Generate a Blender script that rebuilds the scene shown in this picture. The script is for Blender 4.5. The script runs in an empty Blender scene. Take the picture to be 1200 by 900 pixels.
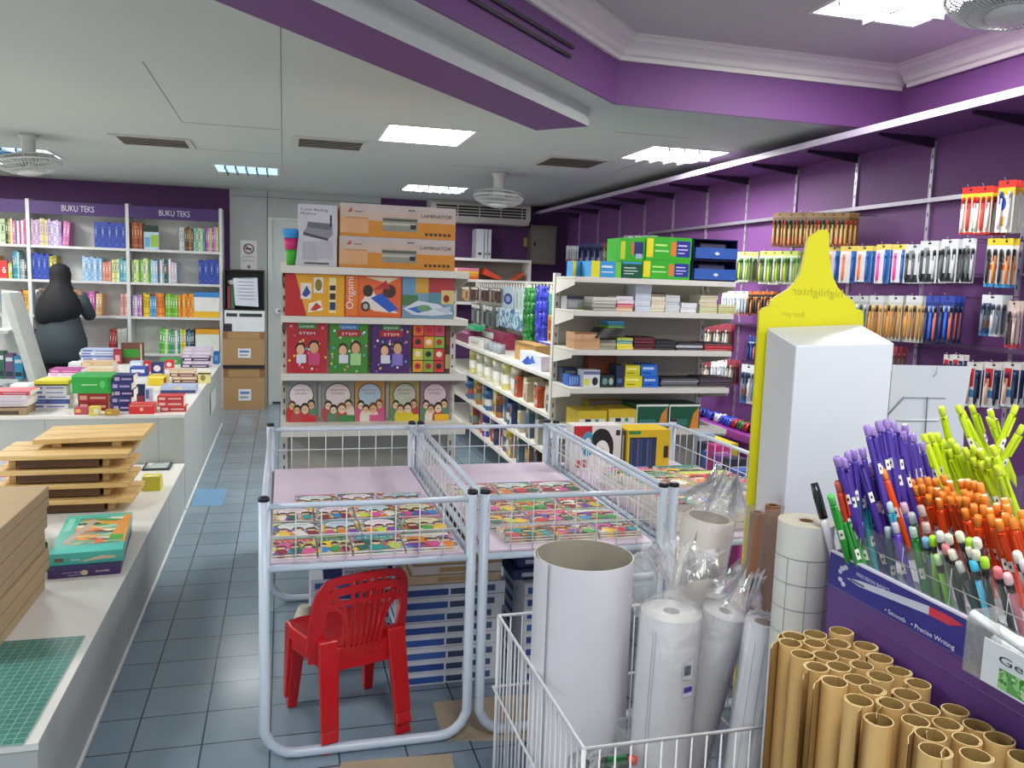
import bpy, math, random
from mathutils import Vector, Matrix
rnd = random.Random(7)
SC = bpy.context.scene
COL = SC.collection
V = Vector
# ------------------------------------------------------------------ camera model (1200x900 photo)
FPX, YAW, PIT, ROLL, H = 973.4, .27045, .11962, .0325, 1.42
_fw = V((math.sin(YAW)*math.cos(PIT), math.cos(YAW)*math.cos(PIT), -math.sin(PIT)))
_r0 = V((math.cos(YAW), -math.sin(YAW), 0)); _u0 = _r0.cross(_fw)
CR = _r0*math.cos(ROLL) + _u0*math.sin(ROLL); CU = _u0*math.cos(ROLL) - _r0*math.sin(ROLL); CF = _fw
CAM = V((0, 0, H))
def ray(x, y): return CF + CR*((x-600)/FPX) - CU*((y-450)/FPX)
def onz(x, y, z): d = ray(x, y); return CAM + d*((z-H)/d.z)
def ony(x, y, Y): d = ray(x, y); return CAM + d*(Y/d.y)
def onx(x, y, X): d = ray(x, y); return CAM + d*(X/d.x)
def ond(x, y, t): return CAM + ray(x, y)*t
# ------------------------------------------------------------------ materials (all procedural)
MATS = {}
def lin(c):
    if isinstance(c, str): c = [int(c[i:i+2], 16)/255 for i in (0, 2, 4)]
    return tuple(x/12.92 if x <= .04045 else ((x+.055)/1.055)**2.4 for x in c) + (1,)
def newmat(key):
    m = bpy.data.materials.new(key); m.use_nodes = True; nt = m.node_tree
    return m, nt, nt.nodes['Principled BSDF']
def mat(c, rough=.5, metal=0, var=.12, spec=.5, coat=0, scale=14):
    key = 'm_%s_%g_%g_%g' % (c, rough, metal, var)
    if key in MATS: return MATS[key]
    m, nt, b = newmat(key)
    col = lin(c); b.inputs['Base Color'].default_value = col; b.inputs['Roughness'].default_value = rough
    b.inputs['Metallic'].default_value = metal; b.inputs['Specular IOR Level'].default_value = spec
    b.inputs['Coat Weight'].default_value = coat
    if var:
        tc = nt.nodes.new('ShaderNodeTexCoord'); n = nt.nodes.new('ShaderNodeTexNoise'); n.inputs['Scale'].default_value = scale
        n.inputs['Detail'].default_value = 3
        mx = nt.nodes.new('ShaderNodeMix'); mx.data_type = 'RGBA'
        mx.inputs[6].default_value = tuple(v*(1-var) for v in col[:3])+(1,)
        mx.inputs[7].default_value = tuple(min(1, v*(1+var)) for v in col[:3])+(1,)
        nt.links.new(tc.outputs['Object'], n.inputs['Vector']); nt.links.new(n.outputs['Fac'], mx.inputs[0])
        nt.links.new(mx.outputs[2], b.inputs['Base Color'])
    MATS[key] = m; return m
def gloss(c): return mat(c, .22, 0, .06)
def emit(c, s):
    key = 'e_%s_%g' % (c, s)
    if key not in MATS:
        m, nt, b = newmat(key); b.inputs['Base Color'].default_value = lin(c)
        b.inputs['Emission Color'].default_value = lin(c); b.inputs['Emission Strength'].default_value = s; MATS[key] = m
    return MATS[key]
def pattern(key, cols, scale=9, rough=.35, stretch=(1, 1, 1), rand=True):
    """busy printed surface: voronoi cells through a stepped palette, shifted per object"""
    if key in MATS: return MATS[key]
    m, nt, b = newmat(key); L = nt.links.new
    tc = nt.nodes.new('ShaderNodeTexCoord'); oi = nt.nodes.new('ShaderNodeObjectInfo')
    mp = nt.nodes.new('ShaderNodeMapping'); mp.inputs['Scale'].default_value = stretch
    ad = nt.nodes.new('ShaderNodeVectorMath'); ad.operation = 'ADD'
    mu = nt.nodes.new('ShaderNodeMath'); mu.operation = 'MULTIPLY'; mu.inputs[1].default_value = 37
    L(oi.outputs['Random'], mu.inputs[0]); L(tc.outputs['Object'], ad.inputs[0])
    if rand: L(mu.outputs[0], ad.inputs[1])
    ns = nt.nodes.new('ShaderNodeTexNoise'); ns.inputs['Scale'].default_value = scale*1.3
    a2 = nt.nodes.new('ShaderNodeMix'); a2.data_type = 'VECTOR'; a2.inputs[0].default_value = .06
    L(ad.outputs[0], mp.inputs['Vector']); L(mp.outputs[0], ns.inputs['Vector']); L(mp.outputs[0], a2.inputs[4]); L(ns.outputs['Color'], a2.inputs[5])
    vo = nt.nodes.new('ShaderNodeTexVoronoi'); vo.inputs['Scale'].default_value = scale; L(a2.outputs[1], vo.inputs['Vector'])
    sp = nt.nodes.new('ShaderNodeSeparateColor'); L(vo.outputs['Color'], sp.inputs[0])
    cr = nt.nodes.new('ShaderNodeValToRGB'); cr.color_ramp.interpolation = 'CONSTANT'; e = cr.color_ramp.elements
    while len(e) < len(cols): e.new(.5)
    for i, c in enumerate(cols): e[i].position = i/len(cols); e[i].color = lin(c)
    L(sp.outputs[0], cr.inputs[0]); L(cr.outputs[0], b.inputs['Base Color']); b.inputs['Roughness'].default_value = rough
    MATS[key] = m; return m
def film(key='film', op=.12, c='f4f6f8', wr=22, fr=.5):
    if key in MATS: return MATS[key]
    m, nt, b = newmat(key); L = nt.links.new; nt.nodes.remove(b); out = nt.nodes['Material Output']
    tr = nt.nodes.new('ShaderNodeBsdfTransparent'); gl = nt.nodes.new('ShaderNodeBsdfGlossy'); gl.inputs['Roughness'].default_value = .12
    gl.inputs['Color'].default_value = lin(c); df = nt.nodes.new('ShaderNodeBsdfDiffuse'); df.inputs['Color'].default_value = lin(c)
    n = nt.nodes.new('ShaderNodeTexNoise'); n.inputs['Scale'].default_value = wr; n.inputs['Detail'].default_value = 4
    tc = nt.nodes.new('ShaderNodeTexCoord'); L(tc.outputs['Object'], n.inputs['Vector'])
    bp = nt.nodes.new('ShaderNodeBump'); bp.inputs['Strength'].default_value = .7; bp.inputs['Distance'].default_value = .02
    L(n.outputs['Fac'], bp.inputs['Height']); L(bp.outputs[0], gl.inputs['Normal'])
    lw = nt.nodes.new('ShaderNodeLayerWeight'); lw.inputs['Blend'].default_value = .28; L(bp.outputs[0], lw.inputs['Normal'])
    m1 = nt.nodes.new('ShaderNodeMixShader'); m2 = nt.nodes.new('ShaderNodeMixShader'); m1.inputs[0].default_value = op
    L(tr.outputs[0], m1.inputs[1]); L(df.outputs[0], m1.inputs[2]); fm = nt.nodes.new('ShaderNodeMath'); fm.operation = 'MULTIPLY'; fm.inputs[1].default_value = fr; L(lw.outputs['Fresnel'], fm.inputs[0]); L(fm.outputs[0], m2.inputs[0]); L(m1.outputs[0], m2.inputs[1]); L(gl.outputs[0], m2.inputs[2])
    L(m2.outputs[0], out.inputs['Surface']); MATS[key] = m; return m
def grid_mat(key, base, line, s, w=.06, rough=.5, off=(0, 0, 0), var=.0, rot=0, base2=None, bumpy=False):
    """square grid of lines every s metres in object xy"""
    if key in MATS: return MATS[key]
    m, nt, b = newmat(key); L = nt.links.new
    tc = nt.nodes.new('ShaderNodeTexCoord'); mp = nt.nodes.new('ShaderNodeMapping'); mp.inputs['Location'].default_value = off; mp.inputs['Rotation'].default_value = (0, 0, rot)
    br = nt.nodes.new('ShaderNodeTexBrick'); br.offset = 0; br.inputs['Scale'].default_value = 1
    br.inputs['Brick Width'].default_value = s; br.inputs['Row Height'].default_value = s; br.inputs['Mortar Size'].default_value = s*w/2; br.inputs['Mortar Smooth'].default_value = .1
    br.inputs['Color1'].default_value = lin(base); br.inputs['Color2'].default_value = lin(base2 or base); br.inputs['Mortar'].default_value = lin(line)
    L(tc.outputs['Object'], mp.inputs['Vector']); L(mp.outputs[0], br.inputs['Vector'])
    n = nt.nodes.new('ShaderNodeTexNoise'); n.inputs['Scale'].default_value = 3; n.inputs['Detail'].default_value = 4; L(tc.outputs['Object'], n.inputs['Vector'])
    mx = nt.nodes.new('ShaderNodeMix'); mx.data_type = 'RGBA'; mx.blend_type = 'MULTIPLY'; mx.inputs[0].default_value = var
    L(br.outputs['Color'], mx.inputs[6]); L(n.outputs['Fac'], mx.inputs[7]); L(mx.outputs[2], b.inputs['Base Color'])
    b.inputs['Roughness'].default_value = rough
    if bumpy:
        bp = nt.nodes.new('ShaderNodeBump'); bp.inputs['Strength'].default_value = .4; bp.inputs['Distance'].default_value = .003; bp.invert = True
        L(br.outputs['Fac'], bp.inputs['Height']); L(bp.outputs[0], b.inputs['Normal'])
        mr = nt.nodes.new('ShaderNodeMapRange'); mr.inputs[3].default_value = rough*.75; mr.inputs[4].default_value = rough*1.3; L(n.outputs['Fac'], mr.inputs[0]); L(mr.outputs[0], b.inputs['Roughness'])
    MATS[key] = m; return m
def wood(key, c1, c2, stretch=(2, 22, 22), rough=.5):
    if key in MATS: return MATS[key]
    m, nt, b = newmat(key); L = nt.links.new
    tc = nt.nodes.new('ShaderNodeTexCoord'); mp = nt.nodes.new('ShaderNodeMapping'); mp.inputs['Scale'].default_value = stretch
    n = nt.nodes.new('ShaderNodeTexNoise'); n.inputs['Scale'].default_value = 2.2; n.inputs['Detail'].default_value = 5
    cr = nt.nodes.new('ShaderNodeValToRGB'); cr.color_ramp.elements[0].color = lin(c1); cr.color_ramp.elements[1].color = lin(c2)
    cr.color_ramp.elements[0].position = .3; cr.color_ramp.elements[1].position = .7
    L(tc.outputs['Object'], mp.inputs['Vector']); L(mp.outputs[0], n.inputs['Vector']); L(n.outputs['Fac'], cr.inputs[0]); L(cr.outputs[0], b.inputs['Base Color'])
    b.inputs['Roughness'].default_value = rough; MATS[key] = m; return m
# ------------------------------------------------------------------ mesh building
_TXT = {}
def textgeo(s):
    if s not in _TXT:
        cu = bpy.data.curves.new('t', 'FONT'); cu.body = s; cu.size = 1; cu.resolution_u = 3
        o = bpy.data.objects.new('t', cu); COL.objects.link(o); dg = bpy.context.evaluated_depsgraph_get(); dg.update()
        me = o.evaluated_get(dg).to_mesh(); vs = [v.co.copy() for v in me.vertices]; fs = [tuple(p.vertices) for p in me.polygons]
        w = max((v.x for v in vs), default=1); _TXT[s] = (vs, fs, w)
        o.evaluated_get(dg).to_mesh_clear(); COL.objects.unlink(o); bpy.data.objects.remove(o); bpy.data.curves.remove(cu)
    return _TXT[s]
class MB:
    def __init__(s): s.v = []; s.f = []; s.m = []; s.mats = []; s.sm = []
    def mi(s, m):
        if isinstance(m, str): m = mat(m)
        if m not in s.mats: s.mats.append(m)
        return s.mats.index(m)
    def face(s, pts, m, sm=False):
        i = len(s.v); s.v += [V(p) for p in pts]; s.f.append(tuple(range(i, i+len(pts)))); s.m.append(s.mi(m)); s.sm.append(sm)
    def hexa(s, p, m):
        """8 corners: bottom 4 ccw then top 4 ccw; m = material or list of 6 (bottom, top, -y, +x, +y, -x)"""
        i = len(s.v); s.v += [V(q) for q in p]
        ms = m if isinstance(m, (list, tuple)) else [m]*6
        for f, mm in zip(((3, 2, 1, 0), (4, 5, 6, 7), (0, 1, 5, 4), (1, 2, 6, 5), (2, 3, 7, 6), (3, 0, 4, 7)), ms):
            s.f.append(tuple(i+k for k in f)); s.m.append(s.mi(mm)); s.sm.append(False)
    def box(s, a, b, m):
        (x0, y0, z0), (x1, y1, z1) = a, b
        s.hexa([(x0, y0, z0), (x1, y0, z0), (x1, y1, z0), (x0, y1, z0), (x0, y0, z1), (x1, y0, z1), (x1, y1, z1), (x0, y1, z1)], m)
    def rings(s, rings, m, closed=True, cap=True, sm=True):
        n = len(rings[0]); i = len(s.v); k = s.mi(m)
        for r in rings: s.v += [V(p) for p in r]
        for a in range(len(rings)-1):
            for j in range(n if closed else n-1):
                jj = (j+1) % n; s.f.append((i+a*n+j, i+a*n+jj, i+(a+1)*n+jj, i+(a+1)*n+j)); s.m.append(k); s.sm.append(sm)
        if cap and closed:
            s.f.append(tuple(i+j for j in reversed(range(n)))); s.m.append(k); s.sm.append(False)
            s.f.append(tuple(i+(len(rings)-1)*n+j for j in range(n))); s.m.append(k); s.sm.append(False)
    def tube(s, pts, r, m, n=8, closed=False, cap=True):
        pts = [V(p) for p in pts]; N = len(pts); R = []
        up = None
        for i, p in enumerate(pts):
            a = pts[(i-1) % N] if (closed or i) else p; b = pts[(i+1) % N] if (closed or i < N-1) else p
            t = (b-a).normalized()
            if up is None: up = t.orthogonal().normalized()
            up = (up - t*up.dot(t)).normalized(); w = t.cross(up)
            rr = r[i] if isinstance(r, (list, tuple)) else r
            R.append([p + (up*math.cos(q) + w*math.sin(q))*rr for q in (2*math.pi*k/n for k in range(n))])
        if closed: R.append(R[0])
        s.rings(R, m, cap=cap and not closed)
    def cyl(s, a, b, r, m, n=16, r2=None): s.tube([a, b], [r, r if r2 is None else r2], m, n)
    def lathe(s, prof, m, c=(0, 0, 0), n=20, sx=1, sy=1, cap=True):
        c = V(c); s.rings([[c+V((r*sx*math.cos(2*math.pi*k/n), r*sy*math.sin(2*math.pi*k/n), z)) for k in range(n)] for r, z in prof], m, cap=cap)
    def prism(s, poly, z0, z1, m, M=None):
        n = len(poly); a = [V((x, y, z0)) for x, y in poly]; b = [V((x, y, z1)) for x, y in poly]
        if M: a = [M @ p for p in a]; b = [M @ p for p in b]
        s.rings([a, b], m, sm=False)
    def text(s, t, O, U, W, h, m, center=False, width=None):
        vs, fs, w = textgeo(t); O = V(O); U = V(U); W = V(W); k = s.mi(m)
        sx = width/w if width else h
        if center: O = O - U*(w*sx/2)
        i = len(s.v); s.v += [O + U*(v.x*sx) + W*(v.y*h) for v in vs]
        for f in fs: s.f.append(tuple(i+q for q in f)); s.m.append(k); s.sm.append(False)
    def build(s, name, parent=None, bevel=0, loc=None, kind=None):
        base = V((0, 0, 0))
        if parent is not None: base = wloc(parent)
        elif loc is not None: base = V(loc)
        elif s.v:
            xs = [v.x for v in s.v]; ys = [v.y for v in s.v]; zs = [v.z for v in s.v]
            base = V(((min(xs)+max(xs))/2, (min(ys)+max(ys))/2, min(zs)))
        me = bpy.data.meshes.new(name); me.from_pydata([tuple(v-base) for v in s.v], [], s.f)
        for m in s.mats: me.materials.append(m)
        me.polygons.foreach_set('material_index', s.m); me.polygons.foreach_set('use_smooth', s.sm); me.update()
        o = bpy.data.objects.new(name, me); COL.objects.link(o)
        if parent is not None: o.parent = parent
        else: o.location = base
        if bevel:
            b = o.modifiers.new('b', 'BEVEL'); b.width = bevel; b.segments = 2; b.limit_method = 'ANGLE'
        if kind: o['kind'] = kind
        return o
def wloc(o):
    p = V((0, 0, 0))
    while o is not None: p = p + o.location; o = o.parent
    return p
def tag(o, label, cat, group=None):
    n = len(label.split())
    if not 4 <= n <= 16: print('BADLABEL', n, label)
    o['label'] = label; o['category'] = cat
    if group: o['group'] = group
    return o
def thing(name, label, cat, loc, group=None):
    o = bpy.data.objects.new(name, None); o.empty_display_size = .05; COL.objects.link(o); o.location = loc
    return tag(o, label, cat, group)
def struct(name, mb, **k): o = mb.build(name, loc=(0, 0, 0), kind='structure', **k); return o
def dup(o, loc, rot=None, label=None):
    c = o.copy(); COL.objects.link(c); c.location = loc
    if rot is not None: c.rotation_euler = rot
    if label: tag(c, label, o['category'], o.get('group'))
    for ch in o.children:
        d = ch.copy(); COL.objects.link(d); d.parent = c
        for g in ch.children: e = g.copy(); COL.objects.link(e); e.parent = d
    return c
_W = 'first second third fourth fifth sixth seventh eighth ninth tenth eleventh twelfth thirteenth fourteenth fifteenth sixteenth seventeenth eighteenth nineteenth twentieth'.split()
def word(i):
    if i < 20: return _W[i]
    t = {20: 'twenty', 30: 'thirty', 40: 'forty', 50: 'fifty', 60: 'sixty'}; d = (i+1)//10*10
    return t[d]+'-'+_W[(i+1) % 10-1] if (i+1) % 10 else {30: 'thirtieth', 40: 'fortieth', 50: 'fiftieth', 60: 'sixtieth'}[d]
def nth(i, n, a='left', b='right'):
    if n == 1: return ''
    if i == 0: return a+'most' if a in ('left', 'right', 'top', 'bottom') else a
    if i == n-1: return b+'most' if b in ('left', 'right', 'top', 'bottom') else b
    return word(i)+' from '+a
def lv(i, n): return 'only' if n == 1 else 'topmost' if i == n-1 else 'bottom' if i == 0 else word(i)+' from bottom'
# flat printing on a rectangle: O corner, U, W edge vectors; shapes in 0..1
def art(mb, O, U, W, shapes):
    O = V(O); U = V(U); W = V(W); N = U.cross(W).normalized(); un = U.normalized(); wn = W.normalized()
    for i, sh in enumerate(shapes):
        o = O + N*(.00025+.00012*i); k = sh[0]
        P = lambda u, w: o + U*u + W*w
        if k == 'r': _, a, b, c, d, m = sh; mb.face([P(a, b), P(c, b), P(c, d), P(a, d)], m)
        elif k == 'e': _, a, b, ru, rw, m = sh; mb.face([P(a+ru*math.cos(q*math.pi/8), b+rw*math.sin(q*math.pi/8)) for q in range(16)], m)
        elif k == 'h': _, a, b, ru, rw, m = sh; mb.face([P(a+ru*math.cos(q*math.pi/9), b+rw*math.sin(q*math.pi/9)) for q in range(10)], m)
        elif k == 'p': mb.face([P(*q) for q in sh[1]], sh[2])
        elif k == 't': _, t, a, b, h, w, m = sh; mb.text(t, P(a, b), un, wn, h*W.length, m, width=w*U.length)
def fbox(name, label, cat, X0, X1, Y, Z0, Z1, depth, m, shapes=(), group=None, bevel=0, side=None, top=None):
    """box whose printed front faces -Y"""
    mb = MB(); mb.box((X0, Y, Z0), (X1, Y+depth, Z1), [m, top or m, m, side or m, m, side or m])
    art(mb, (X0, Y, Z0), (X1-X0, 0, 0), (0, 0, Z1-Z0), shapes)
    return tag(mb.build(name, bevel=0), label, cat, group)
def pxb(name, label, cat, r, Y, depth, m, shapes=(), z0=None, group=None, **k):
    """same, sized from a photo rectangle (x0,y0,x1,y1) seen at front plane Y"""
    x0, y0, x1, y1 = r; ym = (y0+y1)/2; xm = (x0+x1)/2
    X0 = ony(x0, ym, Y).x; X1 = ony(x1, ym, Y).x; Zt = ony(xm, y0, Y).z; Zb = ony(xm, y1, Y).z
    if z0 is not None: Zb = z0
    return fbox(name, label, cat, X0, X1, Y, Zb, Zt, depth, m, shapes, group, **k), (X0, X1, Zb, Zt)
WHITE = mat('e9e8e4', .45, 0, .03); STEEL = mat('dde3ea', .3, 0, .03); PURPLE = mat('6b3a7c', .55, 0, .08)
BLACK = mat('17171a', .4); CHROME = mat('d5d6d8', .22, .9, 0); CARD = mat('a8865c', .75, 0, .08)
# ================================================================== THE ROOM
XW, YB, ZC, ZT = 3.3, 9.65, 2.34, 2.66
FLOOR = grid_mat('floor_tiles', '8ba0ae', '3c4a54', .2, .03, .2, (.04, .07, 0), .3, base2='7f95a5', bumpy=True)
mb = MB(); mb.box((-3.4, -1.2, -.05), (3.4, YB, 0), FLOOR); struct('floor', mb)
BEIGE = mat('b0a186', .45, 0, .1)
def inlay(n, pts, m):
    mb = MB(); mb.prism([(p.x, p.y) for p in pts], 0, .0006, m); struct('trim_%d' % n, mb)
inlay(11, [onz(507, 823, 0), onz(519, 868, 0), onz(640, 868, 0), onz(620, 813, 0)], BEIGE)
inlay(12, [onz(400, 893, 0), onz(385, 935, 0), onz(540, 935, 0), onz(529, 883, 0)], BEIGE)
inlay(13, [onz(224, 593, 0), onz(260, 592.5, 0), onz(266, 573, 0), onz(230, 573, 0)], mat('6f9cc4', .4))
CEIL = mat('c3c9c4', .8, 0, .04, scale=1.5)
mb = MB(); low = [(-3.4, YB), (-3.4, -.954), (1.614, 4.06), (XW, 4.06), (XW, YB)]
mb.prism(low, ZC, ZC+.04, CEIL); struct('ceiling', mb)
mb = MB(); mb.prism([(-3.4, -.954), (-3.4, -1.2), (XW, -1.2), (XW, 4.06), (1.614, 4.06)], ZT, ZT+.04, mat('c2bfbd', .8, 0, .04)); struct('ceiling', mb)
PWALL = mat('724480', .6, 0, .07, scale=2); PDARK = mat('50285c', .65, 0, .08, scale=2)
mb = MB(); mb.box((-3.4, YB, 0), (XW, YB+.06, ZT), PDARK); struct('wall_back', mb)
mb = MB(); mb.box((XW, -1.2, 0), (XW+.06, YB, ZT), PWALL); struct('wall_right', mb)
mb = MB(); mb.box((-3.46, -1.2, 0), (-3.4, YB, ZT), mat('d8d6d2', .7)); struct('wall_left', mb)
# purple fascia round the raised part of the ceiling, with the cornice on it
fz0, fz1 = ZC-.0, 2.56
def offs(poly, d):     # polyline shifted to the camera side
    (ax, ay), (bx, by), (cx, cy) = poly; s = d*math.sqrt(2)
    return [(ax+s, ay), (bx+d*math.tan(math.pi/8), by-d), (cx, cy-d)]
fl = [(-3.4, -.954), (1.614, 4.06), (XW, 4.06)]
mb = MB(); f2 = offs(fl, .012)
mb.prism(fl+f2[::-1], fz0-.002, ZT, PWALL); struct('trim_1', mb)
mb = MB(); CORN = mat('dcd9d2', .6, 0, .03)
prof = [(.012, 2.55), (.03, 2.55), (.034, 2.57), (.05, 2.578), (.06, 2.6), (.085, 2.622), (.1, 2.63), (.105, 2.645), (.125, 2.65), (.125, ZT), (.012, ZT)]
mb.rings([[V((p[0], p[1], z)) for d, z in prof for p in [offs(fl, d)[k]]] for k in range(3)], CORN, sm=False); struct('trim_2', mb)
mb = MB(); mb.rings([[V((XW-d, y, z)) for d, z in prof] for y in (-1.2, 3.96)], CORN, sm=False); struct('trim_3', mb)
# slot air diffuser in the fascia
t = thing('slot_air_diffuser', 'pair of long black slot vents in the purple ceiling fascia', 'vent', (.85, 3.26, 2.4))
for (x0, x1, za, zb) in ((.62, 1.215, 2.425, 2.44), (.62, 1.235, 2.47, 2.485)):
    mb = MB(); n = .0135
    a = V((x0+n, x0+2.446-n, 0)); b = V((x1+n, x1+2.446-n, 0)); dn = V((.006, -.006, 0))
    mb.hexa([a+V((0, 0, za)), a+dn+V((0, 0, za)), b+dn+V((0, 0, za)), b+V((0, 0, za)), a+V((0, 0, zb)), a+dn+V((0, 0, zb)), b+dn+V((0, 0, zb)), b+V((0, 0, zb))], mat('1a141f', .5)); mb.build('slot', t)
# dropped diagonal beam, purple underneath and white on the side
zb = 2.25
a0, a1, b0, b1 = onz(250, 0, zb), onz(628, 153, zb), onz(355, 0, zb), onz(690, 148, zb)
d = (a1-a0).normalized(); a0 = a0-d*1.6; b0 = b0-d*1.6
mb = MB(); up = V((0, 0, ZC-zb))
mb.hexa([a0, b0, b1, a1, a0+up, b0+up, b1+up, a1+up], [PWALL, CEIL, CEIL, CEIL, CEIL, CEIL]); struct('trim_4', mb)
# ceiling board seams
mb = MB(); SEAM = mat('8d8f8c', .8)
for x0, y0, x1, y1 in ((-.012, 3.1, -.008, 7.7), (-.6, 5.59, -.01, 5.605), (-.6, 4.1, -.594, 5.6), (-.012, 6.7, -.6, 6.706), (1.25, 6.63, 1.8, 6.64), (1.9, 4.75, 2.4, 4.756), (2.55, 5.75, 2.556, 6.3)):
    mb.box((min(x0, x1), y0, ZC-.0012), (max(x0, x1), y1, ZC-.0002), SEAM)
struct('trim_5', mb)
# grey panels, door
GREY = mat('b5bab9', .6, 0, .04, scale=2)
mb = MB(); mb.box((-.56, YB-.03, 0), (-.17, YB, ZC), GREY); mb.box((-.172, YB-.035, 0), (-.168, YB-.029, ZC), '5c605f'); struct('trim_7', mb)
mb = MB(); mb.box((-.165, YB-.03, 2.06), (1.06, YB, ZC), GREY); mb.box((.81, YB-.03, 0), (1.06, YB, 2.06), GREY); struct('trim_8', mb)
DW = mat('c9d0cd', .5, 0, .03)
mb = MB(); mb.box((-.12, YB-.022, .02), (.77, YB, 2.03), DW); dr = mb.build('door_1', loc=(.3, YB, 0), kind='structure')
mb = MB()
for a, b in (((-.165, YB-.045, 0), (-.12, YB, 2.06)), ((.77, YB-.045, 0), (.81, YB, 2.06)), ((-.12, YB-.045, 2.03), (.77, YB, 2.06))): mb.box(a, b, mat('d3d8d5', .5))
mb.build('door_frame', dr)
mb = MB(); mb.cyl((-.06, YB-.022, 1.04), (-.06, YB-.075, 1.04), .012, CHROME); mb.cyl((-.06, YB-.022, 1.04), (-.06, YB-.028, 1.04), .03, CHROME); mb.tube([(-.06, YB-.07, 1.04), (.05, YB-.075, 1.04)], .01, CHROME); mb.build('door_handle', dr)
mb = MB(); mb.box((-3.4, YB-.012, 0), (-.56, YB, .08), '2d2433'); mb.box((1.06, YB-.012, 0), (XW, YB, .08), '2d2433'); struct('baseboard_back', mb)
mb = MB(); mb.box((-.55, YB-.034, 2.27), (1.06, YB-.03, 2.275), '6b706e'); struct('trim_6', mb)
# no smoking notice on the grey panel
t = thing('no_smoking_sign', 'white no smoking notice on the grey wall panel', 'sign', (-.37, YB-.032, 1.55))
mb = MB(); mb.box((-.45, YB-.034, 1.47), (-.28, YB-.0305, 1.8), mat('dfe1df', .5)); mb.build('sheet', t)
mb = MB(); O = (-.365, YB-.0375, 1.71)
mb.tube([V(O)+V((.05*math.cos(q*math.pi/12), 0, .05*math.sin(q*math.pi/12))) for q in range(24)], .006, '6f2333', 6, closed=True)
mb.tube([V(O)+V((-.036, 0, .036)), V(O)+V((.036, 0, -.036))], .005, '6f2333', 6); mb.box((-.4, YB-.037, 1.702), (-.335, YB-.0345, 1.716), '26262a')
mb.build('prohibition_symbol', t)
mb = MB()
mb.text('NO SMOKING', (-.365, YB-.0345, 1.615), (1, 0, 0), (0, 0, 1), .025, '55565a', True, .13); mb.text('DILARANG MEROKOK', (-.365, YB-.0345, 1.575), (1, 0, 0), (0, 0, 1), .02, '55565a', True, .13)
mb.build('lettering', t)
mb = MB(); mb.cyl((-.365, YB-.034, 1.515), (-.365, YB-.036, 1.515), .022, 'b9a79a'); mb.box((-.37, YB-.0375, 1.498), (-.358, YB-.0345, 1.53), '4a2f2a'); mb.build('emblem', t)
# air conditioner, electric box and the far shelf on the back wall
t = thing('air_conditioner', 'long white air conditioner under the ceiling on back wall', 'air conditioner', (2.05, YB-.3, 2.1))
ax0, ax1 = ony(505, 245, YB-.3).x, ony(622, 250, YB-.3).x
mb = MB(); mb.rings([[V((x, y, z)) for y, z in ((YB, 2.1), (YB-.22, 2.1), (YB-.3, 2.16), (YB-.3, 2.3), (YB-.26, 2.339), (YB, 2.339))] for x in (ax0, ax1)], mat('cfccc4', .5), sm=False); mb.build('body', t)
mb = MB()
for k in range(4): mb.box((ax0+.05, YB-.312, 2.165+.032*k), (ax1-.06, YB-.301, 2.185+.032*k), '1d1b1c')
for k in range(5): mb.box((ax0+.05+k*.25, YB-.316, 2.16), (ax0+.06+k*.25, YB-.311, 2.285), 'cfccc4')
mb.build('grille', t)
t = thing('electrical_cabinet', 'grey metal electrical cabinet on purple back wall right of binders', 'electrical box', (2.9, YB-.15, 1.64))
c0, c1 = ony(622, 290, YB-.15), ony(652, 290, YB-.15); zt, z0 = ony(637, 264, YB-.15).z, ony(637, 310, YB-.15).z
mb = MB(); mb.box((c0.x, YB-.15, z0), (c1.x, YB, zt), mat('6b6660', .5)); mb.build('body', t, bevel=.004)
mb = MB(); mb.box((c0.x+.02, YB-.157, z0+.02), (c1.x-.02, YB-.15, zt-.05), mat('76716a', .45)); d_ = mb.build('door', t)
mb = MB(); mb.box((c0.x+.035, YB-.17, (z0+zt)/2-.02), (c0.x+.055, YB-.157, (z0+zt)/2+.03), BLACK); mb.build('latch', d_)
mb = MB(); mb.box((c0.x-.05, YB-.03, (z0+zt)/2-.02), (c0.x-.012, YB, (z0+zt)/2+.08), mat('a08a3c', .5)); tag(mb.build('wall_switch'), 'small brass coloured plate beside the grey electrical cabinet', 'switch')
t = thing('wall_shelf', 'white far wall shelf holding the pale binders', 'shelf', (2.0, YB-.3, 0))
sx0, sx1 = ony(500, 300, YB-.3).x, ony(620, 303, YB-.3).x; sz = ony(570, 303, YB-.3).z
for i, z in enumerate((sz, sz-.24, sz-.5)):
    mb = MB(); mb.box((sx0, YB-.3, z-.03), (sx1, YB-.003, z), WHITE); mb.build('shelf_board', t)
mb = MB(); mb.box((sx0-.03, YB-.3, 0), (sx0, YB-.003, sz), WHITE); mb.box((sx1, YB-.3, 0), (sx1+.03, YB-.003, sz), WHITE); mb.build('side_panel', t)
mb = MB(); mb.box((sx0, YB-.014, sz-.5), (sx1, YB-.003, sz-.03), mat('8d8a80', .7)); mb.build('back_panel', t)
for i, (a, b) in enumerate(((558, 567), (568, 571), (572, 575.5))):
    X0, X1 = ony(a, 290, YB-.28).x, ony(b, 290, YB-.28).x; zt = ony(565, 268.5, YB-.28).z
    fbox('ring_binder', 'pale grey binder on far wall shelf, %s of three' % nth(i, 3), 'binder', X0, X1, YB-.28, sz, zt, .22, mat('c9cdd2', .4), [('e', .5, .16, .25, .05, '3a3d44')], 'binders on the far shelf')
z2 = sz-.24
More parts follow.
